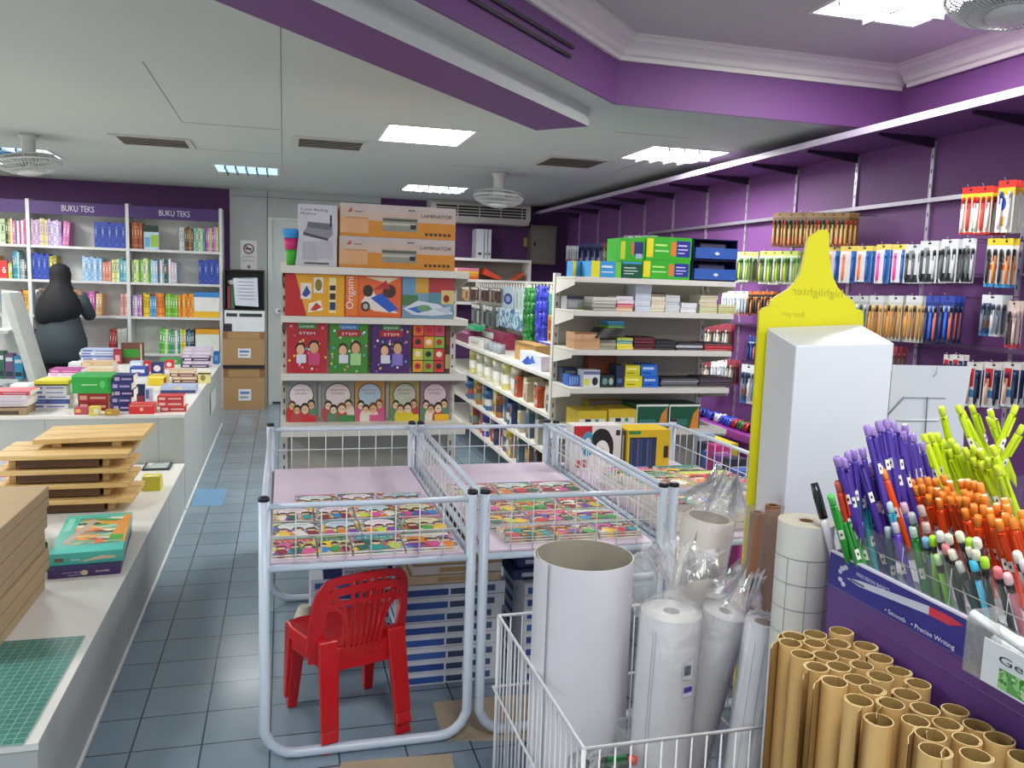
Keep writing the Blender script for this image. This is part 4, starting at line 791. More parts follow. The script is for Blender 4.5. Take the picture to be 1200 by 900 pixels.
o, e = pxb('display_box', 'yellow box with row of dark blue books inside, in right bin', 'box', (735.5, 504, 785, 535), 3.4, .16, mat('e0bc1e', .4), [('r', .05, .05, .68, .82, '1c2438')] + [('r', .07+.075*i, .08, .13+.075*i, .78, ['3a4a72', '2c3a62', '4a5a86'][i % 3]) for i in range(8)] + [('r', .86, .3, .97, .6, '3a3020'), ('r', .02, .9, .3, .98, '2f8a48')], z0=Z5)
# ================================================================== red stacking chair (two nested)
RED = mat('c8141a', .28, 0, .05, coat=.3); 
def chair(loc, rz, label):
    t = thing('plastic_chair', label, 'chair', loc, 'nested red plastic chairs'); t.rotation_euler = (0, 0, rz)
    def B(name, mb, bev=.004):
        o = mb.build(name, loc=(0, 0, 0)); o.location = (0, 0, 0); o.parent = t
        if bev: m_ = o.modifiers.new('b', 'BEVEL'); m_.width = bev; m_.segments = 2; m_.limit_method = 'ANGLE'
        return o
    seat = [(-.115, -.12), (.115, -.12), (.15, .1), (.145, .15), (.1, .165), (-.1, .165), (-.145, .15), (-.15, .1)]
    mb = MB(); R = []
    for z, s_ in ((.228, 1.02), (.262, 1.0), (.268, .96), (.262, .8), (.255, .3)): R.append([V((x*s_, y*s_, z)) for x, y in seat])
    mb.rings(R, RED, sm=False); B('seat', mb)
    for s in (-1, 1):
        mb = MB(); mb.hexa([(s*.135-.016, .145, 0), (s*.135+.016, .145, 0), (s*.135+.014, .172, 0), (s*.135-.014, .172, 0), (s*.125-.024, .1, .262), (s*.125+.024, .1, .262), (s*.125+.022, .155, .262), (s*.125-.022, .155, .262)], RED); B('leg', mb)
        mb = MB(); x0, x1 = s*.118, s*.108
        mb.hexa([(x0-.027, -.18, 0), (x0+.027, -.18, 0), (x0+.022, -.158, 0), (x0-.022, -.158, 0), (x0-.024, -.168, .034), (x0+.024, -.168, .034), (x0+.022, -.148, .034), (x0-.022, -.148, .034)], RED)
        mb.hexa([(x0-.026, -.172, .034), (x0+.026, -.172, .034), (x0+.02, -.15, .034), (x0-.02, -.15, .034), (x1-.03, -.133, .3), (x1+.03, -.133, .3), (x1+.026, -.105, .3), (x1-.026, -.105, .3)], RED); B('leg', mb)
    def P(u, v): return V((u, -.125-(v-.27)*.22+1.6*u*u, v))
    def bar(mb, q, w, th=.011):
        R = []; Q = [V(a) for a in q]
        for i, a in enumerate(Q):
            d = (Q[min(i+1, len(Q)-1)]-Q[max(i-1, 0)]).normalized(); h = (w[i] if isinstance(w, list) else w)/2; n = V((-d.y, d.x))*h; dy = V((0, th, 0))
            lo, hi = P(a.x-n.x, a.y-n.y), P(a.x+n.x, a.y+n.y); R.append([lo, hi, hi+dy, lo+dy])
        mb.rings(R, RED, sm=False)
    def bar0(mb, q, w, th=.011):
        for i in range(len(q)-1):
            (u0, v0), (u1, v1) = q[i], q[i+1]; d = V((u1-u0, v1-v0)); d.normalize(); n = V((-d.y, d.x))*(w[i]/2 if isinstance(w, list) else w/2); n2 = V((-d.y, d.x))*(w[i+1]/2 if isinstance(w, list) else w/2)
            a = [P(u0-n.x, v0-n.y), P(u1-n2.x, v1-n2.y), P(u1+n2.x, v1+n2.y), P(u0+n.x, v0+n.y)]; dy = V((0, th, 0))
            mb.rings([a, [p+dy for p in a]], RED, sm=False)
    def sm_(q, n=4):
        o = []
        for i in range(len(q)-1):
            a, b, c, d = [V(q[max(0, min(len(q)-1, i+k))]) for k in (-1, 0, 1, 2)]
            for j in range(n):
                t_ = j/n; o.append(tuple(.5*((2*b)+(c-a)*t_+(2*a-5*b+4*c-d)*t_*t_+(3*b-a-3*c+d)*t_**3)))
        return o+[q[-1]]
    mb = MB()
    arc = sm_([(-.135, .25), (-.138, .34), (-.135, .42), (-.12, .47), (-.09, .492), (0, .503), (.09, .492), (.12, .47), (.135, .42), (.138, .34), (.135, .25)])
    bar(mb, arc, [.024+.022*abs(2*q/(len(arc)-1)-1)**3 for q in range(len(arc))])
    bar(mb, [(-.125, .445), (-.06, .455), (0, .457), (.06, .455), (.125, .445)], .015)
    for u in (-.1, -.05, -.025, 0, .025, .05, .1): bar(mb, [(u, .455), (u, .495)], .008)
    bar(mb, [(-.12, .285), (-.06, .285), (0, .285), (.06, .285), (.12, .285)], .03)
    for s in (-1, 1): bar(mb, sm_([(s*.052, .28), (s*.056, .34), (s*.066, .4), (s*.09, .435), (s*.124, .435)]), .012)
    for u in (-.036, -.018, 0, .018, .036): bar(mb, [(u*.9, .285), (u*1.15, .45)], .0065)
    B('backrest', mb, 0)
    return t
CH = (.2, 2.6, 0); rz = .3
c1 = chair(CH, rz, 'lower red plastic chair of the nested pair under left bin')
c2 = dup(c1, (CH[0]-.004, CH[1]-.0, .036), (0, 0, rz), 'upper red plastic chair nested on another under left bin'); c2.scale = (1.03, 1.03, 1.0)
# ================================================================== reams and boxes under the bins
def ream(x0, x1, y, z, h, d, kind, label, group):
    blue = ['2f55a0', '2a4a94', '3a62ac'][kind % 3]; w = x1-x0
    mb = MB(); mb.box((x0, y, z), (x1, y+d, z+h-.0015), 'd4dae2')
    art(mb, (x0, y, z), (w, 0, 0), (0, 0, h), [('r', .04, .1, .44, .62, blue), ('r', .46, .12, .62, .6, '3a4a6a'), ('r', .68, .2, .9, .7, '4a5f86'), ('r', .72, .3, .8, .6, '1f2f5a')])
    art(mb, (x0, y+d, z), (0, -d, 0), (0, 0, h), [('r', .1, .15, .5, .6, blue)])
    return tag(mb.build('paper_ream'), label, 'paper ream', group)
z = 0.001; yr = 2.76; rx0, rx1 = ony(469, 790, yr).x, ony(588, 780, yr).x
for i in range(8):
    j = rnd.uniform(-.008, .008); ream(rx0+j, rx1+j, yr+abs(j), z, .0455, .28, i, 'blue and white paper ream beside red chair, %s of tall stack' % lv(i, 8), 'reams stacked beside the red chair'); z += .046
for i, (c, h) in enumerate((('cdb898', .03), ('dcdad4', .032), ('c8a878', .026), ('e0dcd0', .03), ('6a4e34', .085))):
    nm = ['tan', 'white', 'light brown', 'cream', 'dark brown'][i]
    fbox('paper_box', nm+' box on top of the paper reams under the bins', 'box', rx0+.03+.01*i, rx1-.01+.004*i, yr+.01+.01*i, z, z+h-.001, .26, c, [('r', .3, .2, .7, .8, 'b89a68' if i < 4 else '8a6a44')]); z += h
z = .001; yr2 = 2.72; a, b = ony(604, 780, yr2).x, ony(660, 780, yr2).x
for i in range(8): ream(rx1+.065, rx1+.36, yr2, z, .0455, .3, i+1, 'blue and white paper ream behind big paper roll, %s of stack' % lv(i, 8), 'reams stacked behind the paper roll'); z += .046
t0 = z
mb = MB(); 
for i in range(3):
    fbox('blue_binder', 'dark blue binder on reams behind the big roll, %s' % lv(i, 3), 'binder', rx1+.03+.02*i, rx1+.34, yr2+.03+.02*i, t0+.04*i+.001, t0+.04*i+.038, .25, '26366e', [('r', .1, .3, .5, .7, 'c8ccd8')])
z = .001; yb = 3.15; bx0, bx1 = ony(364, 780, yb).x, ony(474, 780, yb).x
for i in range(6): ream(bx0, bx1, yb, z, .045, .28, i, 'white paper ream behind the red chair, %s of stack' % lv(i, 6), 'reams stacked behind the red chair'); z += .0455
o, e = pxb('paper_box', 'dark blue MASTER PAD box on reams behind the red chair', 'box', (379, 650, 462, 690), yb-.01, .28, mat('27316a', .45), [('r', .26, .1, .9, .42, 'c8ccd2'), ('t', 'MASTER PAD', .3, .17, .22, .55, '1f2433'), ('r', .05, .7, .3, .8, '6a3a5a')], z0=z+.001)
mb = MB(); mb.lathe([(.03, .08), (.04, .11), (.034, .18), (.04, .22), (.02, .27)], mat('cfcbb6', .5, 0, .2), (bx0-.03, yb-.25, .0), 12); tag(mb.build('plastic_bag'), 'crumpled pale bag left of the MASTER PAD box under bin', 'bag')
# ================================================================== gondola 1 (book end-cap, centre)
GY, GB = 4.15, 4.5; GX0, GX1 = ony(330, 500, GY).x, ony(547, 440, GY).x
GZ = [ony(440, y, GY).z for y in (314.5, 372.3, 438.3, 497.5)]
SHW = mat('dedcd2', .45, 0, .03); SHB = mat('bdb9ac', .6, 0, .04)
def gondola(label, x0, x1, yf, yb, zs, zlow, slant, lips):
    t = thing('shelf_unit', label, 'shelf', ((x0+x1)/2, yb, 0))
    for x in (x0+.012, x1-.012):
        mb = MB(); mb.box((x-.017, yb-.02, 0), (x+.017, yb+.02, max(zs)+.02), SHW)
        for k_ in range(int(max(zs)/.06)): mb.box((x-.004, yb-.0212, .04+k_*.06), (x+.004, yb-.0195, .065+k_*.06), '55534c')
        mb.build('upright', t)
    mb = MB(); mb.box((x0+.03, yb-.002, .08), (x1-.03, yb+.012, max(zs)), SHB); mb.build('back_panel', t)
    for i, z in enumerate(zs):
        mb = MB(); mb.box((x0, yf+.004, z-.012), (x1, yb-.021, z), SHW); mb.box((x0, yf, z-lips[i]), (x1, yf+.012, z), SHW); s_ = mb.build('shelf_board', t, bevel=.0015)
        for x in (x0, x1-.004):
            mb = MB(); mb.hexa([(x, yf+.013, z-.045), (x+.004, yf+.013, z-.045), (x+.004, yb-.021, z-.1), (x, yb-.021, z-.1), (x, yf+.013, z-.013), (x+.004, yf+.013, z-.013), (x+.004, yb-.021, z-.013), (x, yb-.021, z-.013)], SHW); mb.build('bracket', s_)
    return t
gondola('white end shelf unit of comics and activity sets behind left bin', GX0, GX1, GY, GB, GZ, 0, 0, [.036, .032, .034, .058])
def g1(name, label, r, i, m, sh=(), depth=.02, cat=None, dy=.03, **k):
    return pxb(name, label, cat or 'book', r, GY+dy, depth, m, sh, z0=GZ[i]+.001, **k)
AR = lambda a, b, c, d, f, m='2a2a2a': ('r', a, b, c, d, m)
g1('activity_kit', 'red and yellow paper craft set at left of second shelf row', (334, 321, 403.5, 366), 1, 'e8a820', [('r', 0, 0, .16, 1, 'c02024'), ('p', [(.15, 0), (.36, 0), (.18, .95), (.15, 1)], 'c02024'), ('r', .26, .4, .44, .78, 'e8e0d0'), ('p', [(.28, .5), (.36, .72), (.43, .55), (.35, .44)], '2a4a9a'), ('r', .48, .55, .64, .92, 'e8e0d0'), ('e', .56, .74, .06, .14, '8a7a2a'), ('p', [(.38, .08), (.64, .14), (.6, .38), (.4, .3)], 'f0e8d8'), ('p', [(.42, .14), (.52, .32), (.62, .22), (.5, .12)], 'c8382a'), ('r', .74, .08, .86, .92, 'f0dca0'), ('r', .75, .62, .85, .74, '2a2420'), ('r', .75, .4, .85, .55, '3a3020'), ('r', .75, .15, .85, .34, '1f3a6a')], cat='craft kit')
g1('origami_kit', 'orange Origami set with blue paper figures on second shelf row', (404.5, 322, 470.5, 367), 1, 'd8501e', [('r', .02, .03, .22, .97, 'e87a2e'), ('r', .24, .03, .98, .97, 'e0682a'), ('p', [(.35, .95), (.75, .8), (.95, .95)], 'e8d8b8'), ('p', [(.28, .35), (.45, .7), (.6, .4), (.95, .1), (.5, .15)], 'e8e0d4'), ('p', [(.45, .45), (.65, .58), (.95, .2), (.78, .12)], '2a5ac0'), ('e', .36, .25, .08, .12, '3a2a28'), ('e', .36, .25, .045, .07, 'b8b0a8'), ('e', .78, .62, .12, .16, '4a2a22'), ('p', [(.5, .65), (.72, .88), (.8, .68)], 'b83030'), ('e', .4, .62, .09, .14, '3a2a22')], cat='craft kit')
mb = MB(); q = ony(411, 345, GY+.03); z1_ = ony(440, 322, GY+.03).z; zb_ = ony(440, 366, GY+.03).z
mb.text('Origami', (ony(414.5, 345, GY).x, GY+.026, zb_+.012), (0, 0, 1), (-1, 0, 0), .05, 'f4efe4', False, (z1_-zb_)*.86)
o = mb.build('lettering', None); k_ = bpy.data.objects['origami_kit']; o.parent = k_; o.location = o.location-k_.location
g1('model_kit', 'patchwork picture set with silver blue plane on second shelf row', (471.5, 324, 532, 370), 1, '7a9ab0', [('r', 0, .55, .25, 1, '6a98b8'), ('r', .25, .6, .5, 1, 'd0a03a'), ('r', .5, .6, 1, 1, 'b03838'), ('r', .5, .3, .75, .62, '5a8a9a'), ('r', .75, .35, 1, .68, 'd8c078'), ('r', 0, .3, .3, .55, '4a7a4a'), ('p', [(.02, .22), (.3, .42), (.7, .34), (1, .12), (.6, .06), (.2, .08)], 'd4dce4'), ('p', [(.1, .22), (.4, .32), (.6, .22), (.3, .12)], '3a6ac0'), ('e', .42, .24, .14, .08, '6aa070'), ('p', [(.6, .22), (.95, .3), (.9, .1)], 'b8c4d8'), ('e', .85, .48, .06, .09, '8a2a2a')], cat='craft kit')
def sticker(lab, r, bg, acc):
    r2 = random.Random(len(lab)); sh = [('r', 0, 0, 1, 1, bg)]
    for q in range(26): sh.append(('e', r2.random()*.94+.03, r2.random()*.94+.03, .03, .025, r2.choice(['f0d850', 'f0f0f0', acc, 'e88ab0', '5ab0d8'])))
    sh += [('r', .28, .88, .74, .99, '3f8a4a' if bg != '3f8a2a' else '3a88c8'), ('t', 'JUNIOR', .32, .905, .055, .36, 'e8e8d8'), ('r', .2, .74, .8, .87, 'a81f2a'), ('t', 'STEM', .3, .765, .075, .4, 'f4d8d8'), ('e', .34, .5, .12, .11, '2a1c18'), ('e', .34, .46, .1, .1, 'e8b890'), ('e', .68, .54, .14, .12, '2a1c18'), ('e', .68, .5, .11, .11, 'd8a47c'), ('r', .24, .2, .48, .37, 'e0e0ec'), ('r', .54, .16, .82, .4, acc)]
    g1('activity_book', lab, r, 2, bg, sh, depth=.03)
sticker('red activity book pack, leftmost on the third shelf row', (336, 378, 383, 433), 'b8202c', 'd04a78')
sticker('green activity book pack on the third shelf row', (386.5, 379, 431, 435), '3f8a2a', 'a8d890')
sticker('purple activity book pack on the third shelf row', (435.5, 380, 480, 436), '4a2468', '8a7ac8')
r3 = random.Random(4)
g1('sticker_set', 'book with a grid of red and yellow pictures, third shelf row', (483, 381, 520.5, 434), 2, '3a2a1a', [('r', .03+.33*a, .03+.25*b, .34+.33*a, .26+.25*b, r3.choice(['d83a3a', 'e8a030', 'd8c848', '8ab040', 'c84a6a', 'e86a2a'])) for a in range(3) for b in range(4)] + [('e', .18+.33*a, .15+.25*b, .09, .06, r3.choice(['f0e0c0', '2a2a2a', 'b02a3a', 'f0d040'])) for a in range(3) for b in range(4)])
g1('sticker_set', 'thin dark striped book at right end of third shelf row', (521.5, 382, 527.5, 433), 2, '4a2c20', [('r', .1, .1, .9, .4, 'b8a870'), ('r', .2, .6, .8, .9, '7a3a2a')])
for i, (a, b, bg, c) in enumerate(((335, 371, '8a8f90', 'c8282a'), (377, 415, '8f9490', '3a8a4a'), (416, 450.5, 'c89048', 'd05a88'), (457, 491, 'b09a58', 'e0c830'), (492.5, 526.5, '9a7a88', 'e8b820'))):
    r4 = random.Random(50+i); tone = ['f0e4e4', 'ecdcd8', 'b8ccd8', 'c8ccb4', 'ecd4d8'][i]
    sh = [('r', 0, 0, 1, 1, bg), ('e', .5, .66, .42, .3, '6a5a4c'), ('e', .5, .66, .38, .27, tone), ('t', ['FAMILY', 'FRIENDS', 'SCHOOL', 'ISLAND', 'PARTY'][i], .24, .76, .06, .52, 'b04a6a'), ('t', 'STORY', .3, .67, .06, .4, '8a4a4a')]
    for x, y, s in ((.2, .4, .9), (.82, .42, .95), (.36, .3, .9), (.62, .32, 1.1)):
        h = r4.choice(HAIR); cl = r4.choice([c, 'e8dcc8', c, '5a8a6a', 'b84a4a']); sh += [('e', x, y-.24*s, .2, .24, cl), ('e', x, y+.02, .13*s, .12*s, h), ('e', x, y-.02, .105*s, .095*s, r4.choice(SKINC)), ('e', x-.035, y-.015, .014, .014, '1a1210'), ('e', x+.035, y-.015, .014, .014, '1a1210')]
    sh.append(('r', .5, 0, 1, .16, c))
    g1('comic_book', 'comic with arched title on lowest shelf, %s of five' % nth(i, 5), (a, 446.5, b, 491.5), 3, bg, sh, .015, 'comic', .1)
for i in range(3):
    a = (372.5, 451.5, 526.8)[i]; g1('comic_book', ['grey comic edge between first and second arched comics', 'grey comic edge between third and fourth arched comics', 'grey comic edge at right end of lowest shelf'][i], (a, 447, a+(4.2, 4.8, 2.5)[i], 491), 3, '98948c', [('r', .2, .1, .8, .9, 'b4b0a8')], .015, 'comic', .11)
# on top
t3, e3 = g1('binding_machine_box', 'white Comb Binding Machine box standing on top shelf', (350, 240, 394.5, 311), 0, mat('c9c8ce', .45), [('t', 'Comb Binding', .04, .9, .055, .72, '1c1c20'), ('t', 'Machine', .04, .835, .055, .42, '1c1c20'), ('p', [(.2, .62), (.24, .72), (.88, .7), (.9, .52), (.78, .46), (.12, .55)], '8a8a94'), ('p', [(.12, .55), (.78, .46), (.78, .42), (.12, .5)], '45454c'), ('p', [(.24, .72), (.88, .7), (.86, .6), (.22, .63)], '6a6a74'), ('r', .82, .66, .87, .84, '1a1a1e'), ('r', .1, .1, .5, .4, 'b4b2b8'), ('r', .52, .12, .9, .42, 'b8b6bc'), ('r', .15, .03, .8, .06, '5a5a5a')], depth=.2, cat='box', dy=.02)
def lam(lab, r, z0, top):
    mb_ = [('r', 0, .5, 1, 1, 'cbb4a4'), ('r', 0, .78, 1, 1, 'c4b8b2'), ('r', 0, 0, 1, .5, 'd48a28'), ('r', 0, .1, .24, .55, 'dca878'), ('p', [(.06, .72), (.1, .74), (.1, .86), (.09, .86)], 'c04a2a'), ('r', .12, .74, .19, .77, '8a6a6a'), ('r', .04, .55, .24, .58, 'c8842e'), ('r', .36, .2, .66, .62, '8f9080'), ('r', .36, .52, .66, .58, '4a4c44'), ('r', .36, .38, .64, .46, 'b8baa8'), ('r', .6, .28, .65, .42, '22222a'), ('r', .58, .84, .64, .88, '6a5a5a'), ('t', 'LAMINATOR', .69, .66, .16, .28, '3a3046')] + [('r', .73+.04*q, .1, .755+.04*q, .19, '4a3a22') for q in range(6)]
    return pxb('laminator_box', lab, 'box', r, GY+.02, .22, mat('cf8a2c', .4), mb_, z0=z0)
o, e = lam('lower orange LAMINATOR box on top shelf', (397.5, 279, 533, 317), GZ[0]+.001, 0)
o, e = lam('upper orange LAMINATOR box resting on another', (398.5, 241, 534, 279), e[3]+.001, 0)
t = thing('glitter_bottle', 'blue, pink and green stacked cup on top shelf, left end', 'cup', ony(341, 308, GY+.1)); t.location.z = GZ[0]+.001
cx = t.location
mb = MB(); mb.lathe([(.02, .001), (.026, .05), (.028, .075)], mat('4ab83a', .3), cx, 16); mb.build('green_section', t)
mb = MB(); mb.lathe([(.028, .076), (.034, .13)], mat('d8307a', .3), cx, 16); mb.build('pink_section', t)
mb = MB(); mb.lathe([(.036, .131), (.044, .165), (.043, .172), (.03, .176)], mat('3a9ae0', .3), cx, 16); mb.build('blue_lid', t)
# ================================================================== side gondola (stationery aisle) and gondola 2
SX = 1.55; SY0, SY1 = 4.72, 8.4; SZ = [1.42-.352*SX, 1.42-.505*SX, 1.42-.655*SX, 1.42-.8*SX]
t = thing('shelf_unit', 'long white stationery shelf unit running away behind the end shelves', 'shelf', (SX+.2, 6, 0))
for i, z in enumerate(SZ):
    mb = MB(); mb.box((SX, SY0, z-.022), (SX+.012, SY1, z), SHW); mb.box((SX+.012, SY0, z-.012), (SX+.36, SY1, z), SHW); s_ = mb.build('shelf_board', t)
for y in (SY0, SY0+.93, SY0+1.86, SY1):
    mb = MB(); mb.box((SX+.361, y-.016, 0), (SX+.395, y+.016, 1.44), SHW); mb.build('upright', t)
mb = MB(); mb.box((SX+.375, SY0, .05), (SX+.383, SY1, 1.36), SHB); mb.build('back_panel', t)
mb = MB(); mb.box((SX+.37, SY0, 1.43), (SX+.39, SY1, 1.445), SHW); mb.box((SX+.37, SY0, 1.36), (SX+.39, SY1, 1.372), SHW)
n = 42
for k_ in range(n): y = SY0+(SY1-SY0)*k_/n; mb.box((SX+.375, y, 1.372), (SX+.385, y+.022, 1.43), SHW)
mb.build('slotted_rail', t)
FY, FB = 4.3, 4.66; FX0, FX1 = ony(681, 365, FY).x, ony(862, 340, FY).x
FZ = [ony(772, y, FY).z for y in (327.3, 366, 411, 455, 504)]
gondola('white end shelf unit of notebooks and boxes behind right bin', FX0-.04, FX1, FY, FB, FZ, 0, 0, [.03]*5)
def g2(name, label, r, i, m, sh=(), depth=.2, cat=None, dy=.04, z0=None, **k):
    return pxb(name, label, cat or name.split('_')[-1], r, FY+dy, depth, m, sh, z0=FZ[i]+.001 if z0 is None else z0, **k)
GRN = mat('3fb02e', .35); LBL = [('r', .02, .1, .16, .92, 'e8d820'), ('r', .55, .2, .66, .8, 'e07a30'), ('r', .67, .15, .97, .85, '2a2c94'), ('r', .7, .62, .9, .68, 'd0d0f0'), ('r', .7, .45, .92, .5, 'd0d0f0'), ('r', .7, .3, .85, .34, 'd0d0f0'), ('r', .2, .6, .46, .68, 'c8f080'), ('r', .2, .35, .5, .42, 'b8e8a0')]
o, e = g2('envelope_box', 'lower bright green box with yellow label on the top shelf', (753, 305, 808.5, 326), 0, GRN, LBL)
o, e2_ = g2('envelope_box', 'upper bright green box with yellow label, by blue drawers', (757, 278, 810.5, 304.5), 0, GRN, LBL, z0=e[3]+.001)
o, e3_ = g2('envelope_box', 'dark green box with white text on top shelf', (729, 307, 752, 325), 0, '14503e', [('r', .1, .6, .7, .66, 'd0e8d8'), ('r', .1, .42, .8, .47, 'd0e8d8'), ('r', .1, .25, .6, .3, 'd0e8d8'), ('r', 0, .88, 1, 1, '3a9ac0')])
o, e4_ = g2('envelope_box', 'blue box with yellow square on the top shelf', (693, 306, 728, 325), 0, '3a98d8', [('r', 0, 0, .28, 1, 'e8dc20'), ('r', .8, 0, 1, 1, '6ac83a'), ('r', .34, .6, .7, .72, 'e0f0f8'), ('r', .34, .3, .74, .36, 'e0f0f8')])
o, e5_ = g2('envelope_box', 'blue and dark green box at left of top shelf', (671, 306, 692, 323), 0, '3a90d0', [('r', 0, 0, .2, 1, 'e0d030'), ('r', .45, 0, 1, 1, '24663a'), ('r', .55, .3, .9, .5, '9ac84a')], .1, dy=.2)
g2('envelope_box', 'green box with red and blue print, above dark green box', (727, 279, 755.5, 305), 0, GRN, [('r', .02, .1, .2, .85, 'c8d830'), ('r', .45, .3, .55, .8, 'd86a3a'), ('r', .57, .3, .95, .85, '262a6a'), ('r', .65, .15, .9, .35, 'a8b0e0')], z0=max(e3_[3], e4_[3])+.001)
def drawer_unit(r, z0, label):
    y = FY+.03; x0, x1 = ony(r[0], r[3], y).x, ony(r[2], r[3], y).x; zt = ony(r[0], r[1], y).z; t = thing('drawer_box', label, 'drawers', ((x0+x1)/2, y, z0), 'blue drawer boxes on the top shelf'); h = zt-z0; zm = z0+h*.5
    mb = MB(); DB = mat('1c2650', .35)
    mb.box((x0, y+.02, z0), (x1, y+.24, z0+.006), DB); mb.box((x0, y+.02, zt-.006), (x1, y+.24, zt), DB)
    for a in (x0, x1-.006): mb.box((a, y+.02, z0), (a+.006, y+.24, zt), DB)
    mb.box((x0, y+.22, z0), (x1, y+.24, zt), DB); mb.build('case', t)
    mb = MB(); mb.box((x0+.008, y, z0+.008), (x1-.008, y+.21, z0+h*.58), mat('3a62b4', .3)); d = mb.build('drawer', t)
    mb = MB(); mb.lathe([(.008, 0), (.0095, .004), (.007, .007)], mat('e8ecf4', .3), (0, 0, 0), 14, 1.6, 1)
    for i in range(len(mb.v)): v = mb.v[i]; mb.v[i] = V(((x0+x1)/2+v.x, y-v.z, z0+h*.3+v.y))
    mb.build('drawer_pull', d)
    mb = MB(); mb.box((x0+.06, y+.05, z0+h*.6), (x1-.06, y+.12, z0+h*.8), mat('4a4660', .4)); mb.build('divider', t)
    return zt
zt = drawer_unit((812, 304, 864, 328), FZ[0]+.001, 'lower blue drawer box at right end of top shelf')
drawer_unit((813.5, 279, 865.5, 304), zt+.001, 'upper blue drawer box at right end of top shelf')
# shelf 2
g2('clear_case', 'clear grey case pile at left of the notepad shelf', (664, 347, 690, 362), 1, 'a4a8ae', [('r', 0, .75, 1, 1, '3a405a'), ('r', .1, .1, .5, .6, 'c8ccd0'), ('r', .55, 0, .8, .15, '8ac040')], .1, cat='case', dy=.2)
def pad(lab, r, i, cols, spine='ffffff', z0=None, name='notepad', cat='notepad', group=None):
    n = len(cols); y = FY+.05; zt = ony((r[0]+r[2])/2, r[1], y).z; z = FZ[i]+.001 if z0 is None else z0; h = (zt-z)/n; x0 = ony(r[0], r[3], y).x; x1 = ony(r[2], r[3], y).x
    for k_, c in enumerate(cols):
        j = rnd.uniform(-.004, .004); fbox(name, '%s, %s' % (lab, lv(k_, n)), cat, x0+j, x1+j, y+abs(j), z+k_*h, z+(k_+1)*h-.0008, .14, c, [('r', .04, .3, .96, .42, spine)], group)
    return zt
pad('grey notepad in the flat pile on notepad shelf', (694, 348, 722, 364), 1, ['8a8880', '9a9a92', 'b8b6ac', 'd0cec4'])
pad('pink or white notepad in pile on notepad shelf', (722.5, 347, 742, 364), 1, ['d8b080', 'd05a68', 'e0d4dc', 'd8d0dc'])
pad('tall white notepad pile in the middle of notepad shelf', (744, 333, 762, 365), 1, ['ccd4e2', 'd4dae6', 'c8d0e0', 'd2d8e4', 'd6dce8'], 'b8c4d4')
pad('cream notepad pile right of the tall white pile', (763, 343, 779, 365), 1, ['d8ceb0', 'e0d6bc', 'd4c8a8', 'e0d8c0', '5a4a3a'], 'f0e8d4')
pad('white notepad pile in the middle of notepad shelf', (779.5, 346, 796, 366), 1, ['d0d4d8', 'd8dcde', 'ccd0d6', 'd6dade', 'd2d6da'], 'a8b0b8')
pad('low lilac white notepad on notepad shelf', (798.5, 355, 816.5, 366), 1, ['d8d8e2', 'dcdce6'])
pad('cream and green notepad pile on notepad shelf', (820, 346, 840, 366), 1, ['c8d4a8', 'd4d4b0', 'dcdcc0', 'd8d8bc'], 'c8786a')
pad('low yellow green notepad at right of notepad shelf', (841.5, 357, 862, 367), 1, ['c0d08a', 'd8dcb0'], 'c8786a')
# shelf 3
g2('wooden_crate', 'pale wooden crate on the notebook shelf', (673, 390, 703, 408), 2, wood('crate', 'b88a60', 'd8b088', (1, 1, 14)), [('r', 0, .92, 1, 1, '7a5230'), ('r', .3, .5, .31, .9, '8a6240')], .14, 'crate')
zt = pad('grey green notebook on notebook shelf beside the crate', (703.5, 398, 722, 409.5), 2, ['8a8a78', 'a0a088', '7a7a70'], 'c8c8b0', name='notebook', cat='notebook')
z2_ = pad('yellow and blue notebook pile on notebook shelf', (723, 396, 741.5, 410), 2, ['e0d030', 'e4d43a', '3a9ab0', 'a0b848'], 'f0f0c0', name='notebook', cat='notebook')
zz = z2_+.001
for k_ in range(7):
    x0 = ony(697+k_*1.5, 380, FY+.05).x; fbox('notebook', 'dark thin notebook in the fanned pile on notebook shelf, %s' % lv(k_, 7), 'notebook', x0, x0+.12+.002*k_, FY+.03+.002*k_, zz+k_*.0075, zz+k_*.0075+.006, .15, ['2a2c30', '40423c'][k_ % 2], [('r', .1, .3, .5, .7, '8a8a80')])
zf = zz+7*.0075
pad('blue and lime notebook on fanned dark notebooks', (712, 376, 731, 391), 2, ['7ac030', '2f86b0', '3a9ac0'], '9ad0e0', z0=zf+.001, name='notebook', cat='notebook')
pad('dark red notebook pile on the notebook shelf', (742.5, 395, 767, 410), 2, ['5a1a24', '3a1218', '641e2a', '4a1620'], 'a05a60', name='notebook', cat='notebook')
pad('black notebook pile on the notebook shelf', (768, 399, 792, 411), 2, ['222226', '303036', '26262a'], '5a5a5e', name='notebook', cat='notebook')
pad('black and white ledger on the notebook shelf', (793, 402, 824, 412), 2, ['2a2a2e', 'c8ccd4', '303034'], '8a8a90', name='ledger', cat='ledger')
pad('red ledger at right end of notebook shelf', (825, 402, 858, 413), 2, ['a82030', 'b82a38', '2a2a2e'], 'e0a0a0', name='ledger', cat='ledger')
